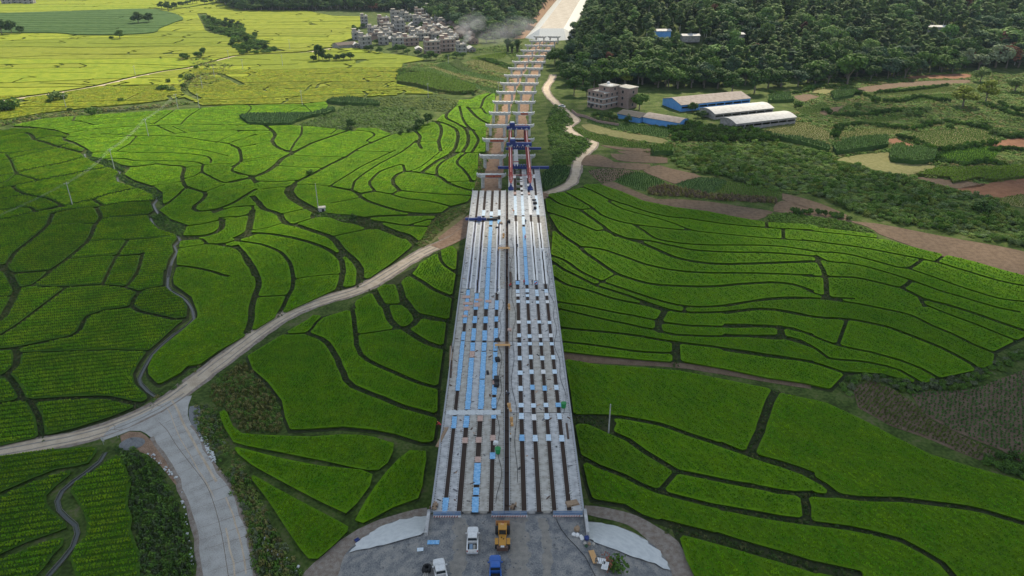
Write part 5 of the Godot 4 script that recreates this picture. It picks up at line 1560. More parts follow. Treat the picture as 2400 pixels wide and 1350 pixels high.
	tree("broad", "dark", P(757, 143), 9, 7, "shorter dark tree against the tall plume shaped one")
	for q in [[772,144,6,8],[790,144,5.5,7],[806,143,6,7],[822,142,6.5,7],[735,145,5,6]]:
		tree(sun, "dark", P(q[0], q[1]), q[2], q[3], "low dark tree in the row beside the tall plume shaped tree", "trees beside the plume shaped tree")
	for q in [[430,142,6,6],[440,140,5,5],[462,136,5,6],[478,132,7,6],[470,136,5,6]]:
		tree(sun, "mid", P(q[0], q[1]), q[2], q[3], "bushy tree near the thin farm road", "trees by the thin farm road")
	for q in [[445,187,4.5,8],[425,184,3.5,4],[25,258,8,13],[12,262,5,9],[130,237,6,9],[150,234,4.5,7],[118,242,3,4],[215,270,4.5,8],[385,212,4,7],[402,214,3.5,6],[395,195,3.5,4],[372,212,3.5,4],[283,239,3,4],[165,262,2.5,4],[460,162,3,4],[430,205,3,5]]:
		tree("shrub", ["mid", "dark", "pale"][rng.randi() % 3], P(q[0], q[1]), q[2], q[3], "rounded shrub in the rough ground beside the yellow rice", "shrubs among the yellow rice")
	for q in [[490,47],[500,52],[515,60],[526,64],[532,52],[545,58],[560,62],[492,70],[503,74],[520,80],[536,82],[550,84],[566,86],[580,100],[560,102],[592,106],[570,118],[602,120],[622,120],[582,126],[612,112],[546,106],[598,90],[540,70],[508,60]]:
		tree(sun, "dark" if rng.randf() < .6 else "mid", P(q[0], q[1]), rng.randf_range(4, 7), rng.randf_range(5, 9), "dark bushy tree along the stream through the yellow valley", "stream side trees")
	for q in [[380,22],[395,27],[410,24],[392,15],[440,12],[452,10],[462,9],[480,11],[500,9],[520,8],[535,7],[425,18]]:
		tree(sun, "dark", P(q[0], q[1]), rng.randf_range(6, 10), rng.randf_range(8, 12), "hazy dark tree in the row far up the valley", "far row of trees")
	tree(sun, "dark", P(823, 302), 5.5, 6, "dark round tree at the edge of the vegetable patch")
	for q in [[1003,292,6,6],[985,300,5,6],[980,305,4,5],[940,318,3,3],[960,312,3,3],[1110,228,3,3]]:
		tree(sun, "dark", P(q[0], q[1]), q[2], q[3], "small dark tree where the rice terraces meet the vegetable patch", "trees above the rice terraces")
	tree("shrub", "mid", P(727, 411), 3, 3.6, "lone rounded bush on a rice bank")
	tree("shrub", "dark", P(829, 515), 2.5, 3, "reddish dark bush beside the dirt ditch")
	for q in [[1190,122,11,8],[1213,122,10,9],[1200,124,8,7]]:
		tree("bamboo", "dark", P(q[0], q[1]), q[2], q[3], "dark bamboo clump beside the far piers below the village", "bamboo below the village")
	for q in [[1010,140,7,8],[1000,142,5,6],[1022,140,5,6],[870,122,6,7],[890,126,6,7],[945,124,7,8],[930,120,6,7],[955,128,5,6],[1070,136,5,6],[1085,137,5,6],[980,132,5,6],[860,120,5,6],[1050,138,4,6],[835,78,6,7],[830,70,5,6],[1095,100,6,7]]:
		tree(sun, ["dark", "mid", "mid"][rng.randi() % 3], P(q[0], q[1]), q[2], q[3], "green tree at the foot of the village houses", "trees at the village edge")
	tree("tall", "mid", P(1080, 52), 15, 11, "tall leafy tree rising between the village roofs")
	tree(sun, "yellow", P(1020, 52), 8, 9, "small bright tree between the village houses")
	for q in [[1135,78,11],[1150,76,10],[1170,82,12],[1185,84,11],[1200,86,11],[1160,98,9],[1140,100,8],[1210,92,10],[1222,80,9]]:
		tree("tall" if rng.randf() < .4 else sun, "yellow" if q[1] < 90 else "mid", G(q[0], q[1]), q[2], 9, "sunlit tree between the village and the new road", "trees between village and new road")

# ---------------------------------------------------------------- the wooded hills
func forest():
	var east := []
	var west := []
	var d := 470.0
	while d < 900.0:
		var x := 20.0
		while x < 620.0:
			var p := Vector2(x + rng.randf_range(-2.6, 2.6), d + rng.randf_range(-2.6, 2.6))
			if p.x - xb(p.y) > 24.0 and p.y > lerp_pts(DE, p.x) + 6.0 and absf(p.x) < p.y * .78: east.append(p)
			x += 8.6
		d += 8.6
	d = 700.0
	while d < 1160.0:
		var x := -440.0
		while x < 110.0:
			var p := Vector2(x + rng.randf_range(-3, 3), d + rng.randf_range(-3, 3))
			if xb(p.y) - p.x > 30.0 and p.y > lerp_pts(DW, p.x) + 5.0 and p.x > -400.0: west.append(p)
			x += 7.5
		d += 7.5
	var cols := [Color(.058, .112, .032), Color(.072, .138, .038), Color(.095, .165, .046), Color(.062, .115, .052), Color(.125, .190, .062)]
	var nz := FastNoiseLite.new()
	nz.frequency = .012
	for set in [[east, 230, "the dark hillside forest beyond the sheds", "forest trees beyond the sheds"], [west, 60, "the hazy wooded slope behind the village", "forest trees behind the village"]]:
		var pts: Array = set[0]
		pts.sort_custom(func(a, b): return a.y - lerp_pts(DE if set[1] > 100 else DW, a.x) < b.y - lerp_pts(DE if set[1] > 100 else DW, b.x))
		var mass := {}
		for i in pts.size():
			var p: Vector2 = pts[i]
			var at := Vector3(p.x, gh(p.x, -p.y), -p.y)
			var deep := p.y - lerp_pts(DE if set[1] > 100 else DW, p.x)
			var t := nz.get_noise_2d(p.x, p.y)
			var t2 := nz.get_noise_2d(p.x * 5.0 + 900.0, p.y * 5.0)
			if t2 < -.38: continue
			var blocked := false
			for v in clearings:
				if absf(p.x - v.x) < v.y and p.y > v.z - 26.0 and p.y < v.z + 8.0: blocked = true
			if blocked: continue
			var kind := "tall" if t > -.12 and deep > 14.0 else "broad"
			if deep < 30.0 and rng.randf() < .5: kind = "broad"
			var h := rng.randf_range(11, 17) if kind == "tall" else rng.randf_range(8, 16)
			var w := rng.randf_range(7.5, 10.5) if kind == "tall" else rng.randf_range(9, 20)
			w *= 1.0 + t2 * .5
			h *= 1.0 + t2 * .4
			if i < set[1]:
				var col: String = "red" if rng.randf() < .008 else ["dark", "dark", "blue", "mid", "silver" if p.x > 330 else "mid"][rng.randi() % 5]
				tree(kind, col, at, h, w, ("slender pale trunked tree" if kind == "tall" else ("reddish bushy tree" if col == "red" else ("silvery round tree" if col == "silver" else "dark round tree"))) + " at the front of " + set[2], set[3])
			else:
				var key := kind + str(rng.randi() % 3)
				if not mass.has(key): mass[key] = [[], [], kind, rng.randi() % 3]
				var base := 17.0 if kind == "tall" else 9.8
				var wide := 4.0 if kind == "tall" else 9.5
				mass[key][0].append(Transform3D(Basis(Vector3.UP, rng.randf() * TAU).scaled_local(Vector3(w / wide, h / base, w / wide)), at - Vector3(0, .3, 0)))
				var c: Color = cols[rng.randi() % cols.size()]
				if kind == "tall": c = c.lerp(Color(.13, .19, .06), .4)
				if rng.randf() < .005: c = Color(.15, .07, .045)
				var b := rng.randf_range(.65, 1.35) * (1.0 + t2 * .8)
				mass[key][1].append(Color(c.r * b, c.g * b, c.b * b))
		for key in mass:
			var f := many("forest", crowns[mass[key][2]][int(key.right(1))], M.leaf, mass[key][0], mass[key][1])
			tag(f, "mass of " + ("slender" if mass[key][2] == "tall" else "rounded") + " tree crowns covering " + set[2], "forest", set[3] + " mass", "stuff")
			var tk := many("forest_trunks", trunks[mass[key][2]], M.palebark, mass[key][0], [])
			tag(tk, "trunks standing under the crowns of " + set[2], "forest", set[3] + " trunks", "stuff")

# ================================================================ abutment and embankments
func eh(x: float, z: float) -> float:
	var ax := absf(x + .3)
	var hw := 13.3
	var run := 15.0 if x < 0 else 14.5
	var dx := maxf(ax - hw, 0.0)
	var zc := -88.6 if x < 0 else -87.0
	var dz := maxf(zc - z, 0.0)
	if ax <= hw and z > -93.25: return 7.4
	if ax <= hw: dz = maxf(-88.6 - z, 0.0)
	return 7.4 * (1.0 - sqrt(dx * dx / (run * run) + dz * dz / 144.0))
func abutment():
	var s := SurfaceTool.new()
	s.begin(Mesh.PRIMITIVE_TRIANGLES)
	var nz := FastNoiseLite.new()
	nz.seed = 5
	nz.frequency = .12
	var f := func(x: float, z: float) -> Vector3:
		var h: float = eh(x, z)
		var rough := .10 if absf(x + .3) < 12.8 else .16
		return Vector3(x, h + nz.get_noise_2d(x, z) * rough - (.05 if absf(x + .3) < 12.8 else .16) + nz.get_noise_2d(x * 5, z * 5) * .05, z)
	var z := 40.0
	while z > -102.0:
		var dz := .55 if z < -60.0 else 4.0
		var x := -34.0
		while x < 34.0:
			quad(s, f.call(x, z), f.call(x, z - dz), f.call(x + .6, z - dz), f.call(x + .6, z))
			x += .6
		z -= dz
	s.index()
	struct("embankment", done(s), M.greysoil, "grey earth embankment with wheel ruts at the viaduct's start")
	for q in [[-8.2, 3.4, "tan wheel track behind the white pickup"], [1.2, 4.6, "broad tan wheel track beside the wheel loader"], [5.6, 2.2, "narrow tan wheel track towards the rubbish heap"]]:
		s = SurfaceTool.new()
		s.begin(Mesh.PRIMITIVE_TRIANGLES)
		for i in 60:
			for j in 6:
				var c := []
				for v in [[i, j], [i + 1, j], [i + 1, j + 1], [i, j + 1]]:
					var zz: float = -92.0 + v[0] * .55
					var ww: float = q[1] * (.42 + .1 * sin(v[0] * .9 + q[0]) + .06 * sin(v[0] * 2.3))
					var xx: float = q[0] + sin(v[0] * .13) * .5 + (v[1] / 6.0 - .5) * 2.0 * ww
					var p: Vector3 = f.call(xx, zz)
					c.append(p + Vector3(0, .03 if v[1] > 0 and v[1] < 6 else -.05, 0))
				quad(s, c[0], c[3], c[2], c[1])
		s.index()
		struct("wheel_track", done(s), M.track, q[2])
	# ring of broken ground at its toe
	var ring := []
	for q in [[1000,1190],[940,1203],[890,1218],[840,1240],[800,1265],[760,1300],[715,1340],[690,1400],[760,1400],[800,1350],[850,1290],[920,1235],[1005,1212]]: ring.append(Vector2(q[0], q[1]))
	struct("toe_ground", slab(smooth(ground(ring), true, 2.0), -.1, .05), M.toe, "broken pale earth along the embankment toe beside the deep green fields")
	ring = []
	for q in [[1370,1185],[1430,1192],[1490,1208],[1540,1235],[1590,1270],[1612,1320],[1640,1400],[1560,1400],[1570,1345],[1530,1280],[1470,1230],[1372,1205]]: ring.append(Vector2(q[0], q[1]))
	struct("toe_ground", slab(smooth(ground(ring), true, 2.0), -.1, .05), M.toe, "broken pale earth along the embankment toe beside the broad fields")
	# the paved quarter cones
	for sgn in [-1.0, 1.0]:
		s = SurfaceTool.new()
		s.begin(Mesh.PRIMITIVE_TRIANGLES)
		var run := 15.0 if sgn < 0 else 14.5
		var zc := -88.6 if sgn < 0 else -87.0
		var a0 := .22 if sgn < 0 else .02
		for i in 20:
			for j in 10:
				var c := []
				for q in [[i, j], [i + 1, j], [i + 1, j + 1], [i, j + 1]]:
					var a := lerpf(a0 + nz.get_noise_1d(q[1] * 9.0 + sgn) * .10, 1.53, q[0] / 20.0)
					var t := lerpf(.05, .93 + nz.get_noise_1d(q[0] * 11.0 + sgn * 50.0) * .09, q[1] / 10.0)
					c.append(Vector3(-.3 + sgn * (13.3 + run * t * cos(a)), 7.4 * (1.0 - t) + .07 + nz.get_noise_2d(a * 30, t * 40) * .02, zc - 12.0 * t * sin(a)))
				if sgn < 0: quad(s, c[0], c[1], c[2], c[3])
				else: quad(s, c[3], c[2], c[1], c[0])
		s.index()
		tag(put("slope_paving", done(s), M.whitecon), "white paved cone slope at the abutment beside the " + ("deep green rice" if sgn < 0 else "broad rice fields"), "slope paving")
	var o := thing("abutment", Vector3.ZERO)
	tag(o, "grey concrete abutment with wing walls under the deck's start", "abutment")
	put("back_wall", boxm(Vector3(26.0, 6.4, .6)), M.concrete, o, Vector3(-.3, 0, -93.1))
	for x in [-13.45, 12.85]:
		s = st()
		prism(s, PackedVector2Array([Vector2(-.25, 0), Vector2(.25, 0), Vector2(.25, 8.1), Vector2(-.25, 8.1)]), -93.4, -88.2)
		put("wing_wall", done(s), M.concrete, o, Vector3(x, 0, 0))
	# barriers across the deck's start
	for q in [[-12.6, -8.0, "near the blue tarpaulin"], [-2.9, 3.1, "before the wheel loader"], [7.4, 12.4, "beside the rubbish heap"]]:
		var b := thing("barrier", Vector3(q[0], 7.42, -92.2))
		tag(b, "blue mesh barrier with red and white striped foot board " + q[2], "barrier", "barriers across the deck start")
		var w: float = q[1] - q[0]
		s = st()
		for h in [.08, 1.0, 1.35]: tube(s, Vector3(0, h, 0), Vector3(w, h, 0), .035, .035, 5)
		var n := int(w / 1.15)
		for i in n + 1: tube(s, Vector3(w * i / n, 0, 0), Vector3(w * i / n, 1.4, 0), .04, .04, 5)
		put("frame", done(s), M.steel, b)
		s = st()
		for i in int(w / .09):
			box(s, Vector3(i * .09, .48, -.012), Vector3(i * .09 + .05, 1.3, .012))
		tag(put("mesh_panel", done(s), mat(lin(.16, .30, .55), .5), b), "", "", "", "stuff")
		put("foot_board", boxm(Vector3(w, .36, .05)), M.white, b, Vector3(w / 2, .1, .06))
		for i in int(w / .42):
			s = st()
			prism(s, PackedVector2Array([Vector2(0, 0), Vector2(.19, 0), Vector2(.32, .34), Vector2(.13, .34)]), 0, .012)
			put("stripe", done(s), M.red, b, Vector3(i * .42 + .03, .11, .088))
	# new road far off, on its own bank
	s = st()
	var t2 := st()
	var prev := []
	for k in 36:
		var d := 722.0 + k * 11.0
		var y := 8.6 + (d - 722.0) * .021
		var x := xb(d)
		var cur := [Vector3(x - 26, gh(x - 26, -d) - .5, -d), Vector3(x - 11, y, -d), Vector3(x + 11, y, -d), Vector3(x + 26, gh(x + 26, -d) - .5, -d)]
		if k == 0:
			quad(t2, cur[1], cur[2], Vector3(x + 13, 0, -d + 17), Vector3(x - 13, 0, -d + 17))
			tri(t2, cur[1], Vector3(x - 13, 0, -d + 17), cur[0])
			tri(t2, cur[2], cur[3], Vector3(x + 13, 0, -d + 17))
		else:
			quad(s, prev[1], cur[1], cur[2], prev[2])
			quad(t2, prev[0], cur[0], cur[1], prev[1])
			quad(t2, prev[2], cur[2], cur[3], prev[3])
		prev = cur
	struct("road_embankment", done(t2), M.whitecon, "grey paved slope where the new road meets the last piers")
	struct("new_road", done(s), tmat(tex(70, .012, .1, [Color(.36, .32, .27), Color(.46, .42, .37), Color(.55, .52, .47)], 256, .5), 30.0), "pale new road bed running away between the wooded hills")
	s = st()
	prev = []
	for k in 30:
		var d := 716.0 + k * 11.0
		var x := xb(d) - 26.0
		var cur := [Vector3(x - 9, gh(x - 9, -d) + .25, -d), Vector3(x + 1, gh(x, -d) + .35, -d)]
		if k > 0: quad(s, prev[0], cur[0], cur[1], prev[1])
		prev = cur
	struct("dirt_bank", done(s), M.dirt, "orange dirt track along the foot of the new road")

# ================================================================ buildings
func window_on(o: Node3D, at: Vector3, w: float, h: float, turn: float, frame := true):
	var f := put("window", boxm(Vector3(w + .16, h + .16, .10)) if frame else boxm(Vector3(w, h, .08)), M.concrete2 if frame else M.dark, o, at)
	f.rotation.y = turn
	if frame:
		var s := st()
		box(s, Vector3(-w / 2, .08, .05), Vector3(w / 2, .08 + h, .062))
		put("pane", done(s), M.dark, f)
func rects_house(o: Node3D, w: float, l: float, floors: int, m: Material, wins: bool, fh := 3.1):
	var h := floors * fh
	put("wall", boxm(Vector3(w, h, l)), m, o)
	var s := st()
	for q in [[-w / 2 - .12, -w / 2 + .1, -l / 2 - .12, l / 2 + .12], [w / 2 - .1, w / 2 + .12, -l / 2 - .12, l / 2 + .12], [-w / 2 + .1, w / 2 - .1, -l / 2 - .12, -l / 2 + .1], [-w / 2 + .1, w / 2 - .1, l / 2 - .1, l / 2 + .12]]:
		box(s, Vector3(q[0], h - .12, q[2]), Vector3(q[1], h + .75, q[3]))
	put("parapet", done(s), M.concrete2, o)
	s = st()
	box(s, Vector3(-w / 2 + .1, h - .06, -l / 2 + .1), Vector3(w / 2 - .1, h + .06, l / 2 - .1))
	put("roof", done(s), M.concrete2, o)
	for k in range(1, floors):
		s = st()
		box(s, Vector3(-w / 2 - .06, k * fh - .16, -l / 2 - .06), Vector3(w / 2 + .06, k * fh + .16, l / 2 + .06))
		put("floor_band", done(s), M.concrete, o)
	if wins:
		for k in floors:
			for i in maxi(2, int(w / 3.4)):
				var n := maxi(2, int(w / 3.4))
				window_on(o, Vector3(-w / 2 + w * (i + .5) / n, k * fh + .9, l / 2), 1.3, 1.5, 0.0)
			for i in maxi(1, int(l / 4.5)):
				var n := maxi(1, int(l / 4.5))
				window_on(o, Vector3(w / 2, k * fh + .9, -l / 2 + l * (i + .5) / n), 1.3, 1.5, PI / 2)
				window_on(o, Vector3(-w / 2, k * fh + .9, -l / 2 + l * (i + .5) / n), 1.3, 1.5, -PI / 2)
func gable_house(o: Node3D, w: float, l: float, h: float, m: Material, roof: Material):
	put("wall", boxm(Vector3(w, h, l)), m, o)
	var s := st()
	prism(s, PackedVector2Array([Vector2(-w / 2, 0), Vector2(w / 2, 0), Vector2(0, w * .26)]), -l / 2, l / 2)
	put("gable", done(s), m, o, Vector3(0, h, 0))
	for g in [-1.0, 1.0]:
		s = st()
		prism(s, PackedVector2Array([Vector2(0, w * .26 + .1), Vector2(g * (w / 2 + .5), -.16), Vector2(g * (w / 2 + .5), .02), Vector2(0, w * .26 + .28)]), -l / 2 - .4, l / 2 + .4)
		put("roof", done(s), roof, o, Vector3(0, h, 0))
	window_on(o, Vector3(-w * .22, 1.0, l / 2), 1.0, 1.2, 0.0)
	window_on(o, Vector3(w * .22, 1.0, l / 2), 1.0, 1.2, 0.0)
	put("door", boxm(Vector3(1.1, 2.1, .1)), M.wood, o, Vector3(0, 0, l / 2))
# a rectangle from three corners of its eaves in the photograph
func shed(A: Vector2, B: Vector2, C: Vector2, h: float, wallm: Material, roofm: Material, arch: bool, label: String, light := 0.0, open := true, called := "shed"):
	var a := P(A.x, A.y, h)
	var b := P(B.x, B.y, h)
	var c := P(C.x, C.y, h)
	var ax := Vector3(b.x - a.x, 0, b.z - a.z)
	var wide := Vector3(c.x - b.x, 0, c.z - b.z)
	var long_first := ax.length() > wide.length()
	var l := ax if long_first else wide
	var n := (l.cross(Vector3.UP)).normalized()
	var other := wide if long_first else ax
	var wlen := absf(other.dot(n))
	if long_first and other.dot(n) < 0: n = -n
	if not long_first and -other.dot(n) < 0: n = -n
	var mid := (a + b) / 2 if long_first else (b + c) / 2
	var ctr := mid + n * wlen / 2
	var o := thing(called, Vector3(ctr.x, gh(ctr.x, ctr.z), ctr.z), atan2(l.x, l.z))
	tag(o, label, "shed")
	var L := l.length()
	var near := 1.0 if (Vector3(0, EYE, 0) - ctr).dot(Basis(Vector3.UP, o.rotation.y) * Vector3.RIGHT) > 0 else -1.0
	if open:   # walls with a long gap under the eaves on the near side
		put("wall", boxm(Vector3(.25, h, L)), wallm, o, Vector3(-near * (wlen / 2 - .13), 0, 0))
		for z in [-L / 2 + .13, L / 2 - .13]: put("wall", boxm(Vector3(wlen - .5, h, .25)), wallm, o, Vector3(0, 0, z))
		put("wall", boxm(Vector3(.25, h * .42, L)), wallm, o, Vector3(near * (wlen / 2 - .13), 0, 0))
		put("wall", boxm(Vector3(.25, h * .3, L)), wallm, o, Vector3(near * (wlen / 2 - .13), h * .7, 0))
		var posts := maxi(3, int(L / 5.5))
		for i in posts + 1: put("post", boxm(Vector3(.3, h * .28, .5)), wallm, o, Vector3(near * (wlen / 2 - .13), h * .42, lerpf(-L / 2 + .3, L / 2 - .3, float(i) / posts)))
	else: put("wall", boxm(Vector3(wlen, h, L)), wallm, o)
	var s := st()
	var top := PackedVector2Array()
	var seg := 8 if arch else 2
	var rise := wlen * (.115 if arch else .12)
	for i in seg + 1:
		var t := float(i) / seg
		top.append(Vector2((t - .5) * (wlen + .8), (sin(t * PI) if arch else 1.0 - absf(t - .5) * 2.0) * rise + .02))
	var under := PackedVector2Array()
	for q in top: under.append(q - Vector2(0, .16))
	under.reverse()
	var panels := maxi(4, int(L / 6.0))
	var full := top.duplicate()
	full.append_array(under)
	for i in panels:   # the roof goes on in lengths of sheet metal
		s = st()
		var z0 := lerpf(-L / 2 - .4, L / 2 + .4, float(i) / panels)
		var z1 := lerpf(-L / 2 - .4, L / 2 + .4, float(i + 1) / panels) - .02
		prism(s, full.duplicate(), z0, z1)
		var bright := light > 0.0 and (float(i) / panels < light)
		put("roof_panel", done(s), M.white if bright else roofm, o, Vector3(0, h + rng.randf() * .02, 0))
	var end := PackedVector2Array(top)
	for z in [-L / 2 + .02, L / 2 - .14]:
		s = st()
		var e := PackedVector2Array()
		for q in top: e.append(Vector2(q.x * .98, q.y - .1))
		prism(s, e, z, z + .12)
		put("gable", done(s), wallm, o, Vector3(0, h, 0))
	return o
func buildings():
	# the unfinished brick house
	var c := P(1414, 250)
	var o := thing("brick_house", Vector3(c.x, 0, c.z), deg_to_rad(-48))
	tag(o, "unfinished three storey brick house with concrete floor bands and flat roof", "house")
	put("wall", boxm(Vector3(12, 9.2, 15)), M.brick, o)
	for k in [3.1, 6.2]:
		var s := st()
		box(s, Vector3(-6.12, k - .28, -7.62), Vector3(6.12, k + .28, 7.62))
		put("floor_band", done(s), M.concrete, o)
	for k in 3:
		for i in 4: window_on(o, Vector3(-4.6 + i * 3.05, k * 3.1 + 1.0, 7.5), 1.4, 1.55, 0.0)
		for i in 3: window_on(o, Vector3(6.0, k * 3.1 + 1.0, -4.5 + i * 4.4), 1.3, 1.5, PI / 2)
	put("terrace_parapet", boxm(Vector3(12.3, .9, .25)), M.brick, o, Vector3(0, 9.2, 7.45))
	put("terrace_parapet", boxm(Vector3(.25, .9, 15)), M.brick, o, Vector3(-6.05, 9.2, 0))
	put("upper_storey", boxm(Vector3(8.5, 3.1, 8.5)), M.brick, o, Vector3(1.6, 9.2, -2.6))
	put("roof", boxm(Vector3(9.4, .3, 9.4), .03), M.concrete2, o, Vector3(1.6, 12.3, -2.6))
	put("roof_deck", boxm(Vector3(11.8, .1, 14.8)), M.concrete2, o, Vector3(0, 9.2, 0))
	put("roof_sheet", boxm(Vector3(3.4, .12, 4.0)), M.white, o, Vector3(2.8, 12.61, -2.0))
	put("water_tank", boxm(Vector3(1.3, 1.2, 1.3), .2), M.white, o, Vector3(-1.0, 12.61, -4.6))
	window_on(o, Vector3(1.6, 10.0, 1.65), 1.4, 1.5, 0.0)
	window_on(o, Vector3(5.85, 10.0, -2.6), 1.4, 1.5, PI / 2)
	put("rear_block", boxm(Vector3(9, 11.5, 8)), M.brick, o, Vector3(9.5, 0, -9.5))
	put("rear_roof", boxm(Vector3(9.8, .4, 8.8), .03), M.concrete2, o, Vector3(9.5, 11.5, -9.5))
	for k in 3: window_on(o, Vector3(9.5, k * 3.6 + 1.2, -5.5), 1.4, 1.6, 0.0)
	for k in 3: window_on(o, Vector3(14.0, k * 3.6 + 1.2, -9.5), 1.4, 1.6, PI / 2)
	put("door", boxm(Vector3(1.6, 2.3, .14)), M.dark, o, Vector3(-2.8, 0, 7.5))
	# garden wall
	var gw := thing("garden_wall", Vector3.ZERO)
	tag(gw, "low brick garden wall along the lane in front of the house", "wall")
	var gp := [Vector2(1340, 262), Vector2(1352, 272), Vector2(1372, 276), Vector2(1400, 288), Vector2(1450, 296)]
	for i in 4:
		var p := P(gp[i].x, gp[i].y)
		var q := P(gp[i + 1].x, gp[i + 1].y)
		var s := st()
		beam(s, p + Vector3(0, .7, 0), q + Vector3(0, .7, 0), .26, 1.6)
		put("wall_run", done(s), M.brick, gw)
	shed(Vector2(1526, 233), Vector2(1597, 246), Vector2(1759, 230), 3.9, M.bluewall, M.tin, false, "long blue walled shed with brown tin roof behind the barns")
	shed(Vector2(1641, 254), Vector2(1676, 267), Vector2(1813, 253), 3.2, M.plaster, M.whitetin, true, "grey arched barn with patched pale roof between shed and white barn")
	shed(Vector2(1686, 277), Vector2(1726, 290), Vector2(1866, 274), 3.8, M.plaster, M.whitetin, true, "long white arched barn, lowest of the three big farm sheds")
	shed(Vector2(1447, 266), Vector2(1500, 276), Vector2(1517, 266), 3.2, M.bluewall, M.dark, false, "low blue walled outbuilding with dark roof by the brick house", 0.0, false)
	shed(Vector2(1507, 274), Vector2(1592, 288), Vector2(1614, 279), 3.4, M.bluewall, M.tin, true, "low blue walled outbuilding with rusty brown roof and pale end", 0.0, false)
	for q in [[1528, 92, 1568, 92, 1572, 86, 4.0, "blue walled shed with pale roof half hidden in the forest"], [1596, 99, 1636, 100, 1638, 95, 3.0, "pale tin roof in the forest beside the blue walled shed"], [1715, 97, 1738, 96, 1740, 92, 3.0, "narrow grey roof among dark forest trees"], [2158, 72, 2228, 80, 2232, 73, 3.5, "long pale roof on the wooded slope beside silvery trees"]]:
		var a := G(q[0], q[1])
		var b := G(q[2], q[3])
		var l := Vector2(b.x - a.x, b.z - a.z)
		var h: float = q[6] + 1.6
		clearings.append(Vector3((a.x + b.x) / 2, l.length() / 2 + 1.0, -(a.z + b.z) / 2))
		var f := thing("shed", Vector3((a.x + b.x) / 2, minf(a.y, b.y) + .8, (a.z + b.z) / 2), atan2(-l.y, l.x))
		tag(f, q[7], "shed")
		put("wall", boxm(Vector3(l.length(), h, 7)), M.bluewall if q[7].begins_with("blue") else M.plaster, f)
		var s := st()
		prism(s, PackedVector2Array([Vector2(-4.3, -.1), Vector2(4.3, -.1), Vector2(4.3, .1), Vector2(0, 1.1), Vector2(-4.3, .1)]), -l.length() / 2 - .5, l.length() / 2 + .5)
		var rf := put("roof", done(s), M.whitetin, f, Vector3(0, h, 0))
		rf.rotation.y = PI / 2
	# pump house and its pole stand on a rice bank
	var ph := thing("pump_house", P(756, 497), .3)
	tag(ph, "small grey pump house with flat roof on the rice bank", "pump house")
	put("wall", boxm(Vector3(2.2, 1.9, 1.8)), M.concrete, ph)
	put("roof", boxm(Vector3(2.6, .18, 2.2), .02), M.concrete2, ph, Vector3(0, 1.9, 0))
	put("door", boxm(Vector3(.8, 1.5, .06)), M.dark, ph, Vector3(.2, 0, .9))

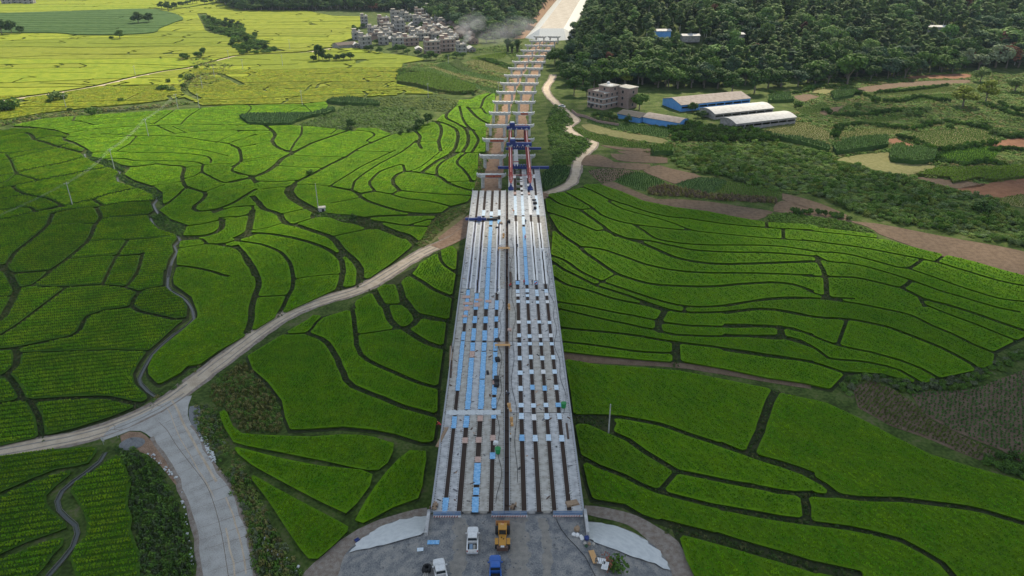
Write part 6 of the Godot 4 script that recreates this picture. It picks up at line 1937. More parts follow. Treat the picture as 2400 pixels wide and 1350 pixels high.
func village():
	var kinds := {}
	var defs := {a = [9.0, 10.0, 3, "plaster"], b = [11.0, 9.0, 3, "brick"], c = [8.0, 9.0, 4, "plaster"], d = [12.0, 9.0, 2, "brick"], e = [8.0, 8.0, 2, "plaster"]}
	var said := {a = "grey three storey flat roofed village house", b = "brick three storey flat roofed village house", c = "tall pale four storey village house", d = "wide two storey brick village house", e = "small grey two storey village house", g = "old village house with dark tiled gable roof", h = "small village house with pale gable roof"}
	var list := []
	for q in [["a",400,575],["a",800,575],["b",1215,645],["b",1395,610],["c",390,325],["b",625,325],["c",770,295],["a",1040,320],["d",570,470],["a",490,440],["e",680,470],["c",820,410],["d",1140,470],["e",1010,480],["d",950,540],["d",1280,470],["e",1400,450],["d",1440,540],["a",1570,650],["e",620,530],["e",1480,500],
		["b",1060,200],["a",1180,170],["c",1330,150],["b",1440,170],["d",1370,235],["e",1260,190],["d",1480,215],["c",1700,165],["e",1760,190],["e",1800,225],["d",1690,245],["e",1640,235],["e",930,250],["e",880,215],["d",1110,245],["e",1290,270],["a",1140,330],["e",720,390],["e",560,400],["e",1210,420],["d",1080,440],["e",300,470],["e",1530,215],["e",1400,120],["e",1500,110],["e",1720,110]]:
		list.append(q)
	for q in [["g",1610,450],["g",1190,360],["g",1260,395],["g",1400,400],["g",1540,395],["g",1590,340],["g",1530,300],["g",1620,300],["g",1690,445],["g",1230,325],["g",1520,440],["g",1460,330],["g",1400,300],["g",1330,330],["g",1650,380],["g",1700,340],["g",1470,270],["g",1580,260],["h",1050,620],["h",960,480],["h",1300,345],["h",1090,380],["h",1690,620],["g",1720,520],["h",280,570],["g",1350,480],["g",1130,400]]:
		list.append(q)
	for i in 34:
		list.append([["e", "g", "g", "h", "d", "e"][rng.randi() % 6], rng.randi_range(480, 1780), 0])
		var x: int = list[-1][1]
		list[-1][2] = rng.randi_range(int(lerpf(330, 130, (x - 480) / 1300.0)), int(lerpf(520, 480, (x - 480) / 1300.0)))
	for i in 26:
		var x := rng.randi_range(350, 1800)
		var y := rng.randi_range(int(lerpf(330, 150, (x - 350) / 1450.0)), 560)
		tree("broad", ["dark", "mid"][rng.randi() % 2], P(780 + x / 5.217, y / 5.217 + 2.0), rng.randf_range(4, 8), rng.randf_range(5, 8), "green tree squeezed between the village roofs", "trees between the village roofs")
	for q in list:
		var p := P(780 + q[1] / 5.217, q[2] / 5.217 + 2.0)
		var turn := deg_to_rad(18 + rng.randi_range(-6, 6) + (90 if rng.randf() < .25 else 0))
		var o: Node3D
		if kinds.has(q[0]):
			o = copy(kinds[q[0]], p, turn)
		else:
			o = thing("village_house" if not q[0] in ["g", "h"] else "gabled_house", p, turn)
			if q[0] in ["g", "h"]: gable_house(o, 7.0 if q[0] == "g" else 6.0, 9.5, 4.2 if q[0] == "g" else 3.2, M.brick if q[0] == "g" else M.plaster, M.tile if q[0] == "g" else M.whitetin)
			else:
				var f: Array = defs[q[0]]
				rects_house(o, f[0], f[1], f[2], M[f[3]], true)
				var h: float = f[2] * 3.1
				put("stair_head", boxm(Vector3(3.2, 2.6, 3.4)), M[f[3]], o, Vector3(-f[0] / 2 + 2.2, h + .06, -f[1] / 2 + 2.4))
				put("stair_roof", boxm(Vector3(3.8, .2, 4.0)), M.concrete2, o, Vector3(-f[0] / 2 + 2.2, h + 2.66, -f[1] / 2 + 2.4))
				var s := st()
				tube(s, Vector3(0, 0, 0), Vector3(0, 1.5, 0), .7, .7, 10)
				put("water_tank", done(s), M.white, o, Vector3(f[0] / 2 - 1.6, h + .06, -f[1] / 2 + 1.8))
			tag(o, said[q[0]], "house", said[q[0]] + "s")
			kinds[q[0]] = o
		o.scale = Vector3.ONE * rng.randf_range(.85, 1.12)
		o.position.y = gh(p.x, p.z) - .2
	shed(Vector2(793, 107), Vector2(838, 103), Vector2(842, 97), 3.0, M.plaster, M.tile, false, "long low dark roofed shed at the village edge beside yellow rice", 0.0, false)
	for q in [[20, 9, 12], [45, 8, 10], [70, 9, 11]]:
		var p := P(q[0], q[1])
		var o := copy(kinds.e, p, .2)
		o.scale = Vector3(1.6, 1.0, 1.2)
		tag(o, "hazy grey farm building far up the valley", "house", "farm buildings far up the valley")
	# smoke drifting from the field edge
	env.volumetric_fog_enabled = true
	env.volumetric_fog_density = 0.0
	for q in [[1084, 124, 0.0, 10.0, 16.0, 3.0, .032, 14], [1094, 110, 10.0, 22.0, 12.0, 6.0, .009, 14], [1165, 116, 5.0, 46.0, 12.0, 8.0, .004, 22]]:
		for i in q[7]:
			var t: float = float(i) / q[7]
			var r: float = q[5] * rng.randf_range(.6, 1.3)
			var v := FogVolume.new()
			v.name = numbered("smoke")
			v.shape = RenderingServer.FOG_VOLUME_SHAPE_ELLIPSOID
			v.size = Vector3(r * 2.4, r * 1.5, r * 2.0)
			var fm := FogMaterial.new()
			fm.density = q[6] * rng.randf_range(.5, 1.2)
			fm.albedo = Color(.96, .97, .99)
			v.material = fm
			add_child(v)
			v.position = P(q[0], q[1]) + Vector3((t - .3) * q[3] + rng.randfn() * r * .4, q[2] + r * .5 + t * q[4] + rng.randfn() * r * .3, rng.randfn() * r)
			tag(v, "pale smoke drifting past the village's last houses", "smoke", "smoke beside the village", "stuff")

# ================================================================ vehicles
# rings of eight points along z: [z, half width, bottom, top, chamfer]
func loft(s: SurfaceTool, a: Array):
	var rings := []
	for q in a:
		var w: float = q[1]
		var c: float = q[4]
		rings.append([Vector3(-w, q[2] + c * .5, q[0]), Vector3(-w, q[3] - c, q[0]), Vector3(-w + c, q[3], q[0]), Vector3(w - c, q[3], q[0]), Vector3(w, q[3] - c, q[0]), Vector3(w, q[2] + c * .5, q[0]), Vector3(w - c * .5, q[2], q[0]), Vector3(-w + c * .5, q[2], q[0])])
	for i in rings.size() - 1:
		for k in 8:
			quad(s, rings[i][k], rings[i][(k + 1) % 8], rings[i + 1][(k + 1) % 8], rings[i + 1][k])
	for i in range(1, 7):
		tri(s, rings[0][0], rings[0][i + 1], rings[0][i])
		tri(s, rings[-1][0], rings[-1][i], rings[-1][i + 1])
func wheel(o: Node3D, at: Vector3, r: float, w: float, rim: Material):
	var s := st()
	tube(s, Vector3(-w / 2, 0, 0), Vector3(w / 2, 0, 0), r, r, 14)
	var t := put("wheel", done(s), M.rubber, o, at)
	s = st()
	tube(s, Vector3(-w / 2 - .012, 0, 0), Vector3(w / 2 + .012, 0, 0), r * .55, r * .55, 12)
	put("rim", done(s), rim, t)
func pickup(paint: Material, at: Vector3, turn: float, label: String, called: String, loaded: bool):
	var o := thing(called, at, turn)
	tag(o, label, "truck")
	var s := st()
	loft(s, [[-2.62, .62, .48, .86, .16], [-2.45, .80, .36, 1.0, .16], [-2.0, .90, .34, 1.08, .14], [-1.0, .92, .34, 1.13, .12], [.72, .92, .36, 1.12, .1]])
	put("body", done(s), paint, o)
	s = st()
	loft(s, [[-1.15, .86, 1.08, 1.14, .03], [-.55, .76, 1.08, 1.74, .10], [.1, .76, 1.08, 1.80, .10], [.55, .75, 1.08, 1.76, .10], [.74, .82, 1.08, 1.12, .03]])
	put("cab", done(s), paint, o)
	s = st()
	quad(s, Vector3(-.74, 1.19, -1.10), Vector3(.74, 1.19, -1.10), Vector3(.66, 1.64, -.68), Vector3(-.66, 1.64, -.68))
	put("windscreen", done(s), M.glass, o, Vector3(0, .035, -.02))
	s = st()
	quad(s, Vector3(-.68, 1.62, .62), Vector3(.68, 1.62, .62), Vector3(.74, 1.2, .73), Vector3(-.74, 1.2, .73))
	put("rear_window", done(s), M.glass, o, Vector3(0, .03, .03))
	for g in [-1.0, 1.0]:
		s = st()
		quad(s, Vector3(g * .875, 1.17, -.85), Vector3(g * .80, 1.6, -.50), Vector3(g * .80, 1.62, .45), Vector3(g * .865, 1.17, .6))
		put("side_window", done(s), M.glass, o, Vector3(g * .012, 0, 0))
		s = st()
		box(s, Vector3(g * .82 - .1, .45, .74), Vector3(g * .82 + .1, 1.14, 2.5), .04)
		put("bed_side", done(s), paint, o)
		s = st()
		box(s, Vector3(g * 1.04 - .12, 1.12, -.92), Vector3(g * 1.04 + .12, 1.32, -.78), .03)
		put("mirror", done(s), paint, o)
		s = st()
		box(s, Vector3(g * .66 - .16, .7, -2.56), Vector3(g * .66 + .16, .88, -2.44), .03)
		put("headlight", done(s), M.white, o)
		s = st()
		box(s, Vector3(g * .80 - .09, .72, 2.56), Vector3(g * .80 + .09, 1.0, 2.62))
		put("tail_light", done(s), M.red, o)
		for z in [-1.65, 1.65]: wheel(o, Vector3(g * .80, .36, z), .37, .25, M.steel)
	s = st()
	box(s, Vector3(-.9, .45, 2.46), Vector3(.9, 1.13, 2.57), .03)
	put("tailgate", done(s), paint, o)
	s = st()
	box(s, Vector3(-.72, .45, .76), Vector3(.72, .56, 2.46))
	put("bed_floor", done(s), M.rubber, o)
	s = st()
	box(s, Vector3(-.88, .32, 2.58), Vector3(.88, .5, 2.72), .03)
	put("bumper", done(s), M.steel, o)
	if loaded:
		s = st()
		box(s, Vector3(-.5, .57, 1.0), Vector3(.05, .85, 2.1), .08)
		tag(put("cargo", done(s), mat(lin(.22, .32, .44), .6), o), "grey blue sacks in the bed")
		s = st()
		box(s, Vector3(.1, .57, 1.1), Vector3(.5, .78, 2.2), .08)
		put("cargo", done(s), M.concrete2, o)
		s = st()
		box(s, Vector3(-.5, .57, 2.2), Vector3(.1, .75, 2.42), .04)
		put("cargo", done(s), M.red, o)
	return o
func loader(at: Vector3, turn: float):
	var o := thing("wheel_loader", at, turn)
	tag(o, "yellow wheel loader with empty bucket on the grey ground", "wheel loader")
	var s := st()
	loft(s, [[.2, .62, .8, 1.75, .1], [1.6, .6, .8, 1.8, .14], [2.5, .58, .85, 1.7, .2]])
	put("engine_hood", done(s), M.yellow, o)
	s = st()
	box(s, Vector3(-.25, 1.76, .9), Vector3(-.1, 1.9, 1.05))
	box(s, Vector3(.1, 1.79, 1.2), Vector3(.25, 1.9, 1.35))
	put("exhaust", done(s), M.dark, o)
	s = st()
	loft(s, [[2.4, 1.0, .6, 1.45, .12], [2.95, .95, .65, 1.4, .2]])
	put("counterweight", done(s), mat(lin(.10, .055, .04), .7), o)
	s = st()
	box(s, Vector3(-.32, 1.41, 2.45), Vector3(.32, 1.55, 2.85), .04)
	put("radiator_plate", done(s), M.whitecon, o)
	s = st()
	loft(s, [[-1.15, .62, 1.2, 2.85, .1], [.18, .66, 1.2, 2.85, .1]])
	put("cab", done(s), M.glass, o)
	for q in [[-.62, -1.1], [.62, -1.1], [-.66, .16], [.66, .16]]:
		s = st()
		beam(s, Vector3(q[0], 1.2, q[1]), Vector3(q[0], 2.88, q[1]), .1, .1)
		put("cab_post", done(s), M.yellow, o)
	put("cab_roof", boxm(Vector3(1.5, .2, 1.6), .07), M.yellow, o, Vector3(0, 2.86, -.5))
	put("roof_hatch", boxm(Vector3(.6, .06, .4), .02), M.orange, o, Vector3(-.05, 3.06, -.9))
	put("beacon", boxm(Vector3(.16, .22, .16), .05), M.red, o, Vector3(.1, 3.06, -1.15))
	put("front_frame", boxm(Vector3(1.2, .9, 1.9), .1), M.yellow, o, Vector3(0, .6, -1.9))
	for g in [-1.0, 1.0]:
		s = st()
		beam(s, Vector3(g * .5, 1.5, -1.4), Vector3(g * .5, .8, -3.3), .18, .3)
		put("lift_arm", done(s), M.yellow, o)
		for z in [-1.9, 1.5]:
			wheel(o, Vector3(g * 1.02, .72, z), .74, .55, M.yellow)
			if z > 0:
				s = st()
				loft(s, [[.8, .32, 1.46, 1.56, .04], [2.2, .32, 1.46, 1.56, .04]])
				put("mudguard", done(s), M.yellow, o, Vector3(g * 1.0, 0, 0))
	s = st()
	prism(s, PackedVector2Array([Vector2(0, 0), Vector2(-1.05, .02), Vector2(-1.05, .08), Vector2(-.25, .14), Vector2(-.12, .5), Vector2(-.3, 1.05), Vector2(-.22, 1.1), Vector2(.05, .6)]), -1.25, 1.25)
	var b := put("bucket", done(s), mat(lin(.40, .17, .05), .6), o, Vector3(0, .25, -3.3))
	b.rotation.y = -PI / 2
	s = st()
	for g in [-1.24, 1.2]:
		box(s, Vector3(g, .27, -4.25), Vector3(g + .04, 1.1, -3.35))
	put("bucket_cheek", done(s), mat(lin(.40, .17, .05), .6), o)
func far_car(at: Vector3, turn: float):
	var o := thing("parked_car", at, turn)
	tag(o, "small white car parked on the lane before the brick house", "car")
	var s := st()
	loft(s, [[-2.1, .7, .35, .75, .12], [-1.8, .85, .28, .9, .12], [1.8, .85, .28, .95, .12], [2.1, .75, .35, .8, .12]])
	put("body", done(s), M.white, o)
	s = st()
	loft(s, [[-1.0, .78, .86, .92, .02], [-.3, .66, .86, 1.42, .1], [.9, .66, .86, 1.42, .1], [1.5, .74, .86, .95, .02]])
	put("cabin", done(s), M.glass, o)
	put("roof", boxm(Vector3(1.24, .06, 1.3), .02), M.white, o, Vector3(0, 1.40, .3))
	for g in [-1.0, 1.0]:
		for z in [-1.3, 1.3]: wheel(o, Vector3(g * .76, .3, z), .31, .2, M.steel)

# ================================================================ people: one skin over tapered bones, meshed as surface nets
func person_mesh(bend: float, arm: float) -> ArrayMesh:
	var hip := Vector3(0, .92, 0)
	var dir := Vector3(0, cos(bend), -sin(bend))
	var neck := hip + dir * .56
	var J := [[hip, hip + dir * .28, .150, .140], [hip + dir * .25, hip + dir * .48, .145, .165], [neck - dir * .08, neck + dir * .08, .065, .055], [neck + dir * .16, neck + dir * .24, .105, .100]]
	for g in [-1.0, 1.0]:
		var h := hip + Vector3(g * .09, -.02, 0)
		var kn := Vector3(g * .12, .50, -.06 - bend * .1)
		J.append([h, kn, .095, .065])
		J.append([kn, Vector3(g * .13, .09, .03), .062, .042])
		J.append([Vector3(g * .13, .05, .05), Vector3(g * .14, .04, -.15), .045, .038])
		var sh := neck - dir * .07 + Vector3(g * .19, 0, 0)
		var el := sh + Vector3(g * .06, -.27 * cos(arm), -.27 * sin(arm))
		var wr := el + Vector3(0, -.22 * cos(arm * 1.6), -.22 * sin(arm * 1.6))
		J.append([sh, el, .058, .045])
		J.append([el, wr, .043, .032])
		J.append([wr, wr + (wr - el).normalized() * .1, .036, .026])
	var c := .035
	var lo := Vector3(-.45, 0, -.85)
	var n := Vector3i(26, 52, 34)
	var f := PackedFloat32Array()
	f.resize(n.x * n.y * n.z)
	for z in n.z:
		for y in n.y:
			for x in n.x:
				var p := lo + Vector3(x, y, z) * c
				var v := 1.0
				for j in J:
					var ab: Vector3 = j[1] - j[0]
					var t: float = clampf((p - j[0]).dot(ab) / ab.length_squared(), 0.0, 1.0)
					var e: float = p.distance_to(j[0] + ab * t) - lerpf(j[2], j[3], t)
					var k := clampf(.5 + .5 * (e - v) / .035, 0.0, 1.0)
					v = lerpf(e, v, k) - .035 * k * (1.0 - k)
				f[(z * n.y + y) * n.x + x] = v
	var at := func(x, y, z): return f[(z * n.y + y) * n.x + x]
	var verts := {}
	for z in n.z - 1:
		for y in n.y - 1:
			for x in n.x - 1:
				var sum := Vector3.ZERO
				var cnt := 0
				for e in [[0,0,0,1,0,0],[0,1,0,1,1,0],[0,0,1,1,0,1],[0,1,1,1,1,1],[0,0,0,0,1,0],[1,0,0,1,1,0],[0,0,1,0,1,1],[1,0,1,1,1,1],[0,0,0,0,0,1],[1,0,0,1,0,1],[0,1,0,0,1,1],[1,1,0,1,1,1]]:
					var a: float = at.call(x + e[0], y + e[1], z + e[2])
					var b: float = at.call(x + e[3], y + e[4], z + e[5])
					if (a < 0) != (b < 0):
						sum += Vector3(x + e[0], y + e[1], z + e[2]).lerp(Vector3(x + e[3], y + e[4], z + e[5]), a / (a - b))
						cnt += 1
				if cnt: verts[Vector3i(x, y, z)] = lo + sum / cnt * c
	var s := SurfaceTool.new()
	s.begin(Mesh.PRIMITIVE_TRIANGLES)
	s.set_smooth_group(0)
	var colour := func(p: Vector3) -> Color:   # skin, shirt, trousers, shoes
		if (p - neck).dot(dir) > .06: return Color(.33, .20, .14)
		if p.y < .1: return Color(.03, .03, .03)
		if p.y < .90 and absf(p.x) < .26 and p.z > -.3: return Color(.05, .06, .09)
		return Color(1, 1, 1)
	for z in range(1, n.z - 1):
		for y in range(1, n.y - 1):
			for x in range(1, n.x - 1):
				var a: float = at.call(x, y, z)
				for k in 3:
					var u: Vector3i = [Vector3i(1, 0, 0), Vector3i(0, 1, 0), Vector3i(0, 0, 1)][k]
					var b: float = at.call(x + u.x, y + u.y, z + u.z)
					if (a < 0) == (b < 0): continue
					var v: Vector3i = [Vector3i(0, 1, 0), Vector3i(0, 0, 1), Vector3i(1, 0, 0)][k]
					var w: Vector3i = [Vector3i(0, 0, 1), Vector3i(1, 0, 0), Vector3i(0, 1, 0)][k]
					var q := Vector3i(x, y, z)
					var c4 := [q, q - v, q - v - w, q - w]
					if a >= 0: c4.reverse()
					for i in [0, 2, 1, 0, 3, 2]:
						if not verts.has(c4[i]): continue
						s.set_color(colour.call(verts[c4[i]]))
						s.add_vertex(verts[c4[i]])
	s.index()
	s.generate_normals()
	return s.commit()
func people():
	var stand := person_mesh(.05, .25)
	var stoop := person_mesh(.75, .7)
	var k := 0
	for q in [[1230.5, 563, "red", 0], [1213, 583, "dark", 1], [1194, 676, "red", 1], [1228, 668, "red", 0], [1254, 672, "red", 1], [1232, 525, "dark", 0], [1196, 1034, "white", 0], [1193, 930, "dark", 1], [1033, 1004, "red", 1], [1247, 668, "dark", 0], [1205, 500, "orange", 1]]:
		var o := thing("person", P(q[0], q[1], DECK), rng.randf() * TAU)
		var m := mat({red = lin(.45, .05, .05), dark = lin(.05, .06, .08), white = lin(.6, .6, .58), orange = lin(.6, .22, .05)}[q[2]], .9)
		m.vertex_color_use_as_albedo = true
		put("body", stoop if q[3] else stand, m, o)
		var s := st()
		var hat := Vector3(0, 1.75, -.06) if not q[3] else Vector3(0, 1.50, -.56)
		for r in 4:
			var a0 := r * PI / 8
			var a1 := (r + 1) * PI / 8
			tube(s, Vector3(0, sin(a0) * .11, 0), Vector3(0, sin(a1) * .11, 0), cos(a0) * .135, cos(a1) * .135, 10, r == 3)
		put("helmet", done(s), M.white if q[2] == "dark" else M.yellow, o, hat)
		tag(o, "worker in %s %s on the %s" % [{red = "a red shirt", dark = "dark clothes", white = "a white shirt", orange = "an orange vest"}[q[2]], "stooping over the work" if q[3] else "standing upright", ["deck that carries the gantry", "deck edge by the railing"][1 if q[0] < 1100 else 0]], "person", "workers on the deck")

# ================================================================ small things
func clutter():
	var V := func(px, py, y := 8.0): return P(px, py, y)
	# trestles over the median
	for q in [[1181, 587], [1178, 815]]:
		var o := thing("rebar_trolley", V.call(q[0], q[1]))
		tag(o, "yellow steel trolley straddling the median " + ("between the first blue covered spans" if q[1] > 700 else "near the white edge forms"), "trolley")
		put("deck_board", boxm(Vector3(3.6, .12, .9), .02), M.orange, o, Vector3(0, .75, 0))
		for x in [-1.6, 1.6]:
			for z in [-.4, .4]:
				var s := st()
				beam(s, Vector3(x, 0, z), Vector3(x * .95, .76, z), .1, .1)
				put("leg", done(s), M.orange, o)
		for z in [-.42, .42]:
			var s := st()
			beam(s, Vector3(-1.7, 1.25, z), Vector3(1.7, 1.25, z), .07, .07)
			put("hand_rail", done(s), M.orange, o)
	for q in [[1194, 957], [1199, 990], [1193, 722], [1180, 555]]:
		var o := thing("gas_cylinder_rack", V.call(q[0], q[1]), rng.randf_range(-.2, .2))
		tag(o, "pair of orange gas cylinders standing beside the median kerb", "gas cylinders", "gas cylinders along the median")
		for x in [-.16, .16]:
			var s := st()
			tube(s, Vector3(x, 0, 0), Vector3(x, 1.15, 0), .14, .14, 10)
			tube(s, Vector3(x, 1.15, 0), Vector3(x, 1.38, 0), .14, .05, 10)
			put("cylinder", done(s), M.orange, o)
		put("tray", boxm(Vector3(.8, .06, .45)), M.steel, o)
		for z in [-.9, .9]:
			put("crate", boxm(Vector3(.5, .5, .7), .03), M.orange, o, Vector3(0, 0, z))
	for q in [[1321, 955, "tall green bin at the railing of the deck that carries the gantry"], [1167, 1062, "round green bucket beside the white box on the deck"]]:
		var o := thing("green_bin", V.call(q[0], q[1]))
		tag(o, q[2], "bin")
		var s := st()
		tube(s, Vector3.ZERO, Vector3(0, 1.1, 0), .42, .55, 12)
		put("bin_body", done(s), M.green, o)
		s = st()
		tube(s, Vector3(0, 1.1, 0), Vector3(0, 1.16, 0), .58, .58, 12)
		put("rim", done(s), M.green, o)
	for q in [[1162, 1041, .9, .6, .7, "white"], [1168, 688, .5, .5, .5, "white"], [1170, 677, .7, .5, .6, "white"], [1172, 577, .6, .7, 1.2, "white"], [1166, 846, 1.0, .8, 1.1, "dark"], [1164, 893, 1.1, .9, 1.6, "dark"], [1164, 905, 1.0, .7, 1.2, "dark"], [1143, 876, .5, .6, .9, "dark"], [1166, 800, 1.1, .6, 1.2, "dark"], [1271, 588, .9, .7, .9, "white"], [1184, 1183, .0, 0, 0, ""], [1194, 774, .9, .3, 1.0, "ply"], [1254, 478, 1.2, .7, 1.2, "dark"], [1254, 490, 1.0, .8, 1.0, "dark"], [1252, 470, 1.3, .4, .7, "dark"], [1192, 522, 1.1, .9, 1.3, "dark"], [1174, 525, .9, .6, 1.0, "wood"], [1163, 512, 2.6, .4, .6, "dark"], [1165, 535, .9, .5, .5, "dark"]]:
		if q[5] == "": continue
		var o := thing("tool_chest", V.call(q[0], q[1]), rng.randf_range(-.3, .3))
		var m: Material = {white = M.white, dark = M.dark, ply = M.ply, wood = M.wood}[q[5]]
		put("chest", boxm(Vector3(q[2], q[3], q[4]), .06), m, o)
		put("lid", boxm(Vector3(q[2] * .9, .07, q[4] * .9), .03), m, o, Vector3(.02, q[3], 0))
		tag(o, {white = "white tool chest", dark = "black tool heap under sheet", ply = "pale plywood stack", wood = "wooden crate"}[q[5]] + " beside the median of the viaduct", "tool chest", q[5] + " chests on the deck")
	# boards and planks
	for q in [[1057, 835, .7, 9.0, "wood", .05], [1036, 1025, .6, 6.0, "wood", -.25], [1057, 865, .4, 7.0, "rust", .03], [1330, 1010, .35, 5.0, "rust", .0], [1093, 697, 2.2, 1.6, "ply", 0.], [1097, 712, 2.6, 1.4, "ply", 0.], [1094, 724, 1.6, 2.0, "ply", .1], [1118, 715, 1.4, 2.2, "ply", 0.], [1122, 704, 1.8, 1.2, "ply", .1], [1145, 707, 1.6, 1.4, "ply", 0.], [1089, 742, 1.2, 1.2, "ply", .2], [1341, 1180, 2.2, 1.2, "wood", .3], [1197, 655, .5, 10.0, "rust", .02], [1190, 640, .4, 6.0, "rust", 0.], [1060, 815, .35, 4.0, "rust", .1]]:
		var o := thing("board_stack", V.call(q[0], q[1]), q[5])
		var m: Material = {wood = M.wood, rust = M.rust, ply = M.ply}[q[4]]
		for i in 3:
			put("board", boxm(Vector3(q[2] * (1.0 - i * .06), .07, q[3] * (1.0 - i * .04))), m, o, Vector3(rng.randf_range(-.05, .05), i * .075, rng.randf_range(-.1, .1)))
		tag(o, {wood = "weathered plank stack lying on the viaduct deck", rust = "rusty steel bars lying along the viaduct deck", ply = "pinkish plywood sheets lying between blue covers"}[q[4]], "boards", q[4] + " boards on the deck")
	for q in [[1017, 1190, 1.5, "heap of dark netting at the corner of the deck start"], [1202, 1190, 1.3, "heap of scrap wood behind the barrier on the deck"]]:
		var o := thing("scrap_heap", V.call(q[0], q[1]))
		tag(o, q[3], "scrap heap")
		for i in 14:
			var s := st()
			var a := rng.randf() * TAU
			beam(s, Vector3(cos(a) * q[2] * .5, .1 + rng.randf() * .3, sin(a) * q[2] * .5), Vector3(-cos(a + .6) * q[2] * .5, .2 + rng.randf() * .5, -sin(a) * q[2] * .5), .16, .09)
			put("scrap_piece", done(s), M.wood if i % 3 else M.rust, o)
	# on the ground before the deck
	var gy := 7.4
	var o2 := thing("blue_tarpaulin", V.call(1017, 1267, gy))
	tag(o2, "crumpled bright blue tarpaulin on grey ground beside the wing wall", "tarpaulin")
	var s2 := st()
	for i in 6:
		for j in 3:
			var h := func(a, b): return .12 + .28 * absf(sin(a * 1.7 + b * 2.9)) * (0.0 if (a == 0 or a == 6 or b == 0 or b == 3) else 1.0)
			quad(s2, Vector3(i * .32 - 1, h.call(i, j), j * .3), Vector3(i * .32 - 1, h.call(i, j + 1), j * .3 + .3), Vector3(i * .32 - .68, h.call(i + 1, j + 1), j * .3 + .3), Vector3(i * .32 - .68, h.call(i + 1, j), j * .3))
	put("sheet", done(s2), M.skyblue, o2)
	var sg := thing("fallen_sign", V.call(985, 1288, gy), .1)
	tag(sg, "small pale blue sign lying on the grey slope", "sign")
	put("sign_plate", boxm(Vector3(1.0, .05, .7)), M.paleblue, sg)
	for i in 3: put("sign_line", boxm(Vector3(.8, .01, .07)), M.white, sg, Vector3(0, .052, -.2 + i * .2))
	var fm := thing("blue_form", P(843, 1272, .2), .75)
	tag(fm, "dark blue steel formwork frame lying beside the paved cone", "formwork")
	put("panel", boxm(Vector3(.8, .15, 2.4), .03), M.blue, fm)
	for i in 5: put("rib", boxm(Vector3(.8, .12, .1)), M.blue, fm, Vector3(0, .15, -1.0 + i * .5))
	# rubbish by the eastern wing wall
	var tip := [[1352, 1243, .9, .8, "wood", "woven brown basket"], [1345, 1254, .7, .4, "white", "white sack"], [1353, 1256, .7, .5, "white", "white sack"], [1362, 1259, .6, .4, "white", "white sack"], [1364, 1263, .7, .4, "white", "white sack"], [1375, 1263, .8, .55, "blue", "blue plastic drum"], [1371, 1275, .5, .4, "orange", "cream sack"], [1381, 1276, .5, .4, "wood", "brown box"], [1391, 1276, .45, .35, "orange", "cream sack"], [1374, 1281, .5, .35, "green", "dark green bag"]]
	for q in tip:
		var o := thing("rubbish_sack", V.call(q[0], q[1], gy), rng.randf())
		var m: Material = {wood = M.wood, white = M.white, blue = M.blue, orange = M.concrete2, green = mat(lin(.03, .08, .04), .8)}[q[4]]
		var s := st()
		loft(s, [[-q[2] * .5, q[2] * .25, 0.0, q[3] * .6, .08], [-q[2] * .25, q[2] * .48, 0.0, q[3], .12], [q[2] * .25, q[2] * .45, 0.0, q[3] * .95, .12], [q[2] * .5, q[2] * .2, .0, q[3] * .5, .08]])
		put("sack", done(s), m, o)
		put("tie", boxm(Vector3(.12, .14, .12), .03), m, o, Vector3(0, q[3] * .9, 0))
		tag(o, q[5] + " in the rubbish heap by the wing wall", "rubbish", "rubbish by the wing wall")
	for q in [[1391, 1306, .9, 2.6, "ply", .2, "pale timber pallet lying near the red brick heap"], [1407, 1316, 1.7, 1.1, "white", -.25, "white metal sheet lying near the red brick heap"], [1418, 1327, 1.0, 1.6, "white", -.3, "bent white frame lying near the red brick heap"]]:
		var o := thing("pallet", V.call(q[0], q[1], gy), q[5])
		tag(o, q[6], "pallet")
		for i in 5: put("board", boxm(Vector3(q[2] * .17, .08, q[3])), {ply = M.orange, white = M.white}[q[4]], o, Vector3((i - 2) * q[2] * .2, .1, 0))
		for z in [-.4, .4]: put("bearer", boxm(Vector3(q[2], .1, .1)), M.wood, o, Vector3(0, 0, z * q[3]))
	var br := thing("brick_heap", V.call(1422, 1318, gy - .5))
	tag(br, "heap of red bricks and earth at the edge of the grey ground", "brick heap")
	for i in 60:
		var a := rng.randf() * TAU
		var r := rng.randf() * 1.6
		var b := put("brick", boxm(Vector3(.24, .12, .12)), mat(lin(.30, .10, .06), .9) if i % 2 else M.redsoil, br, Vector3(cos(a) * r * .6, maxf(0, .7 - r * .4), sin(a) * r * 1.3))
		b.rotation = Vector3(rng.randf() * .6, rng.randf() * TAU, rng.randf() * .6)
	tree("shrub", "mid", V.call(1445, 1335, gy - 2.2), 2.4, 4.2, "leafy green shrub growing on the embankment shoulder by the brick heap")
	var rub := []
	for i in 420:
		var x := rng.randf_range(-24, 24)
		var z := rng.randf_range(-92, -76)
		rub.append(Transform3D(Basis.from_euler(Vector3(rng.randf(), rng.randf() * TAU, rng.randf())).scaled_local(Vector3.ONE * rng.randf_range(.15, .75)), Vector3(x, eh(x, z) - .05 - (.15 if absf(x) > 13.0 else 0.0), z)))
	tag(many("rubble", boxm(Vector3(.4, .28, .34), .1), M.gravel, rub, []), "grey rubble strewn over the embankment ground", "rubble", "", "stuff")
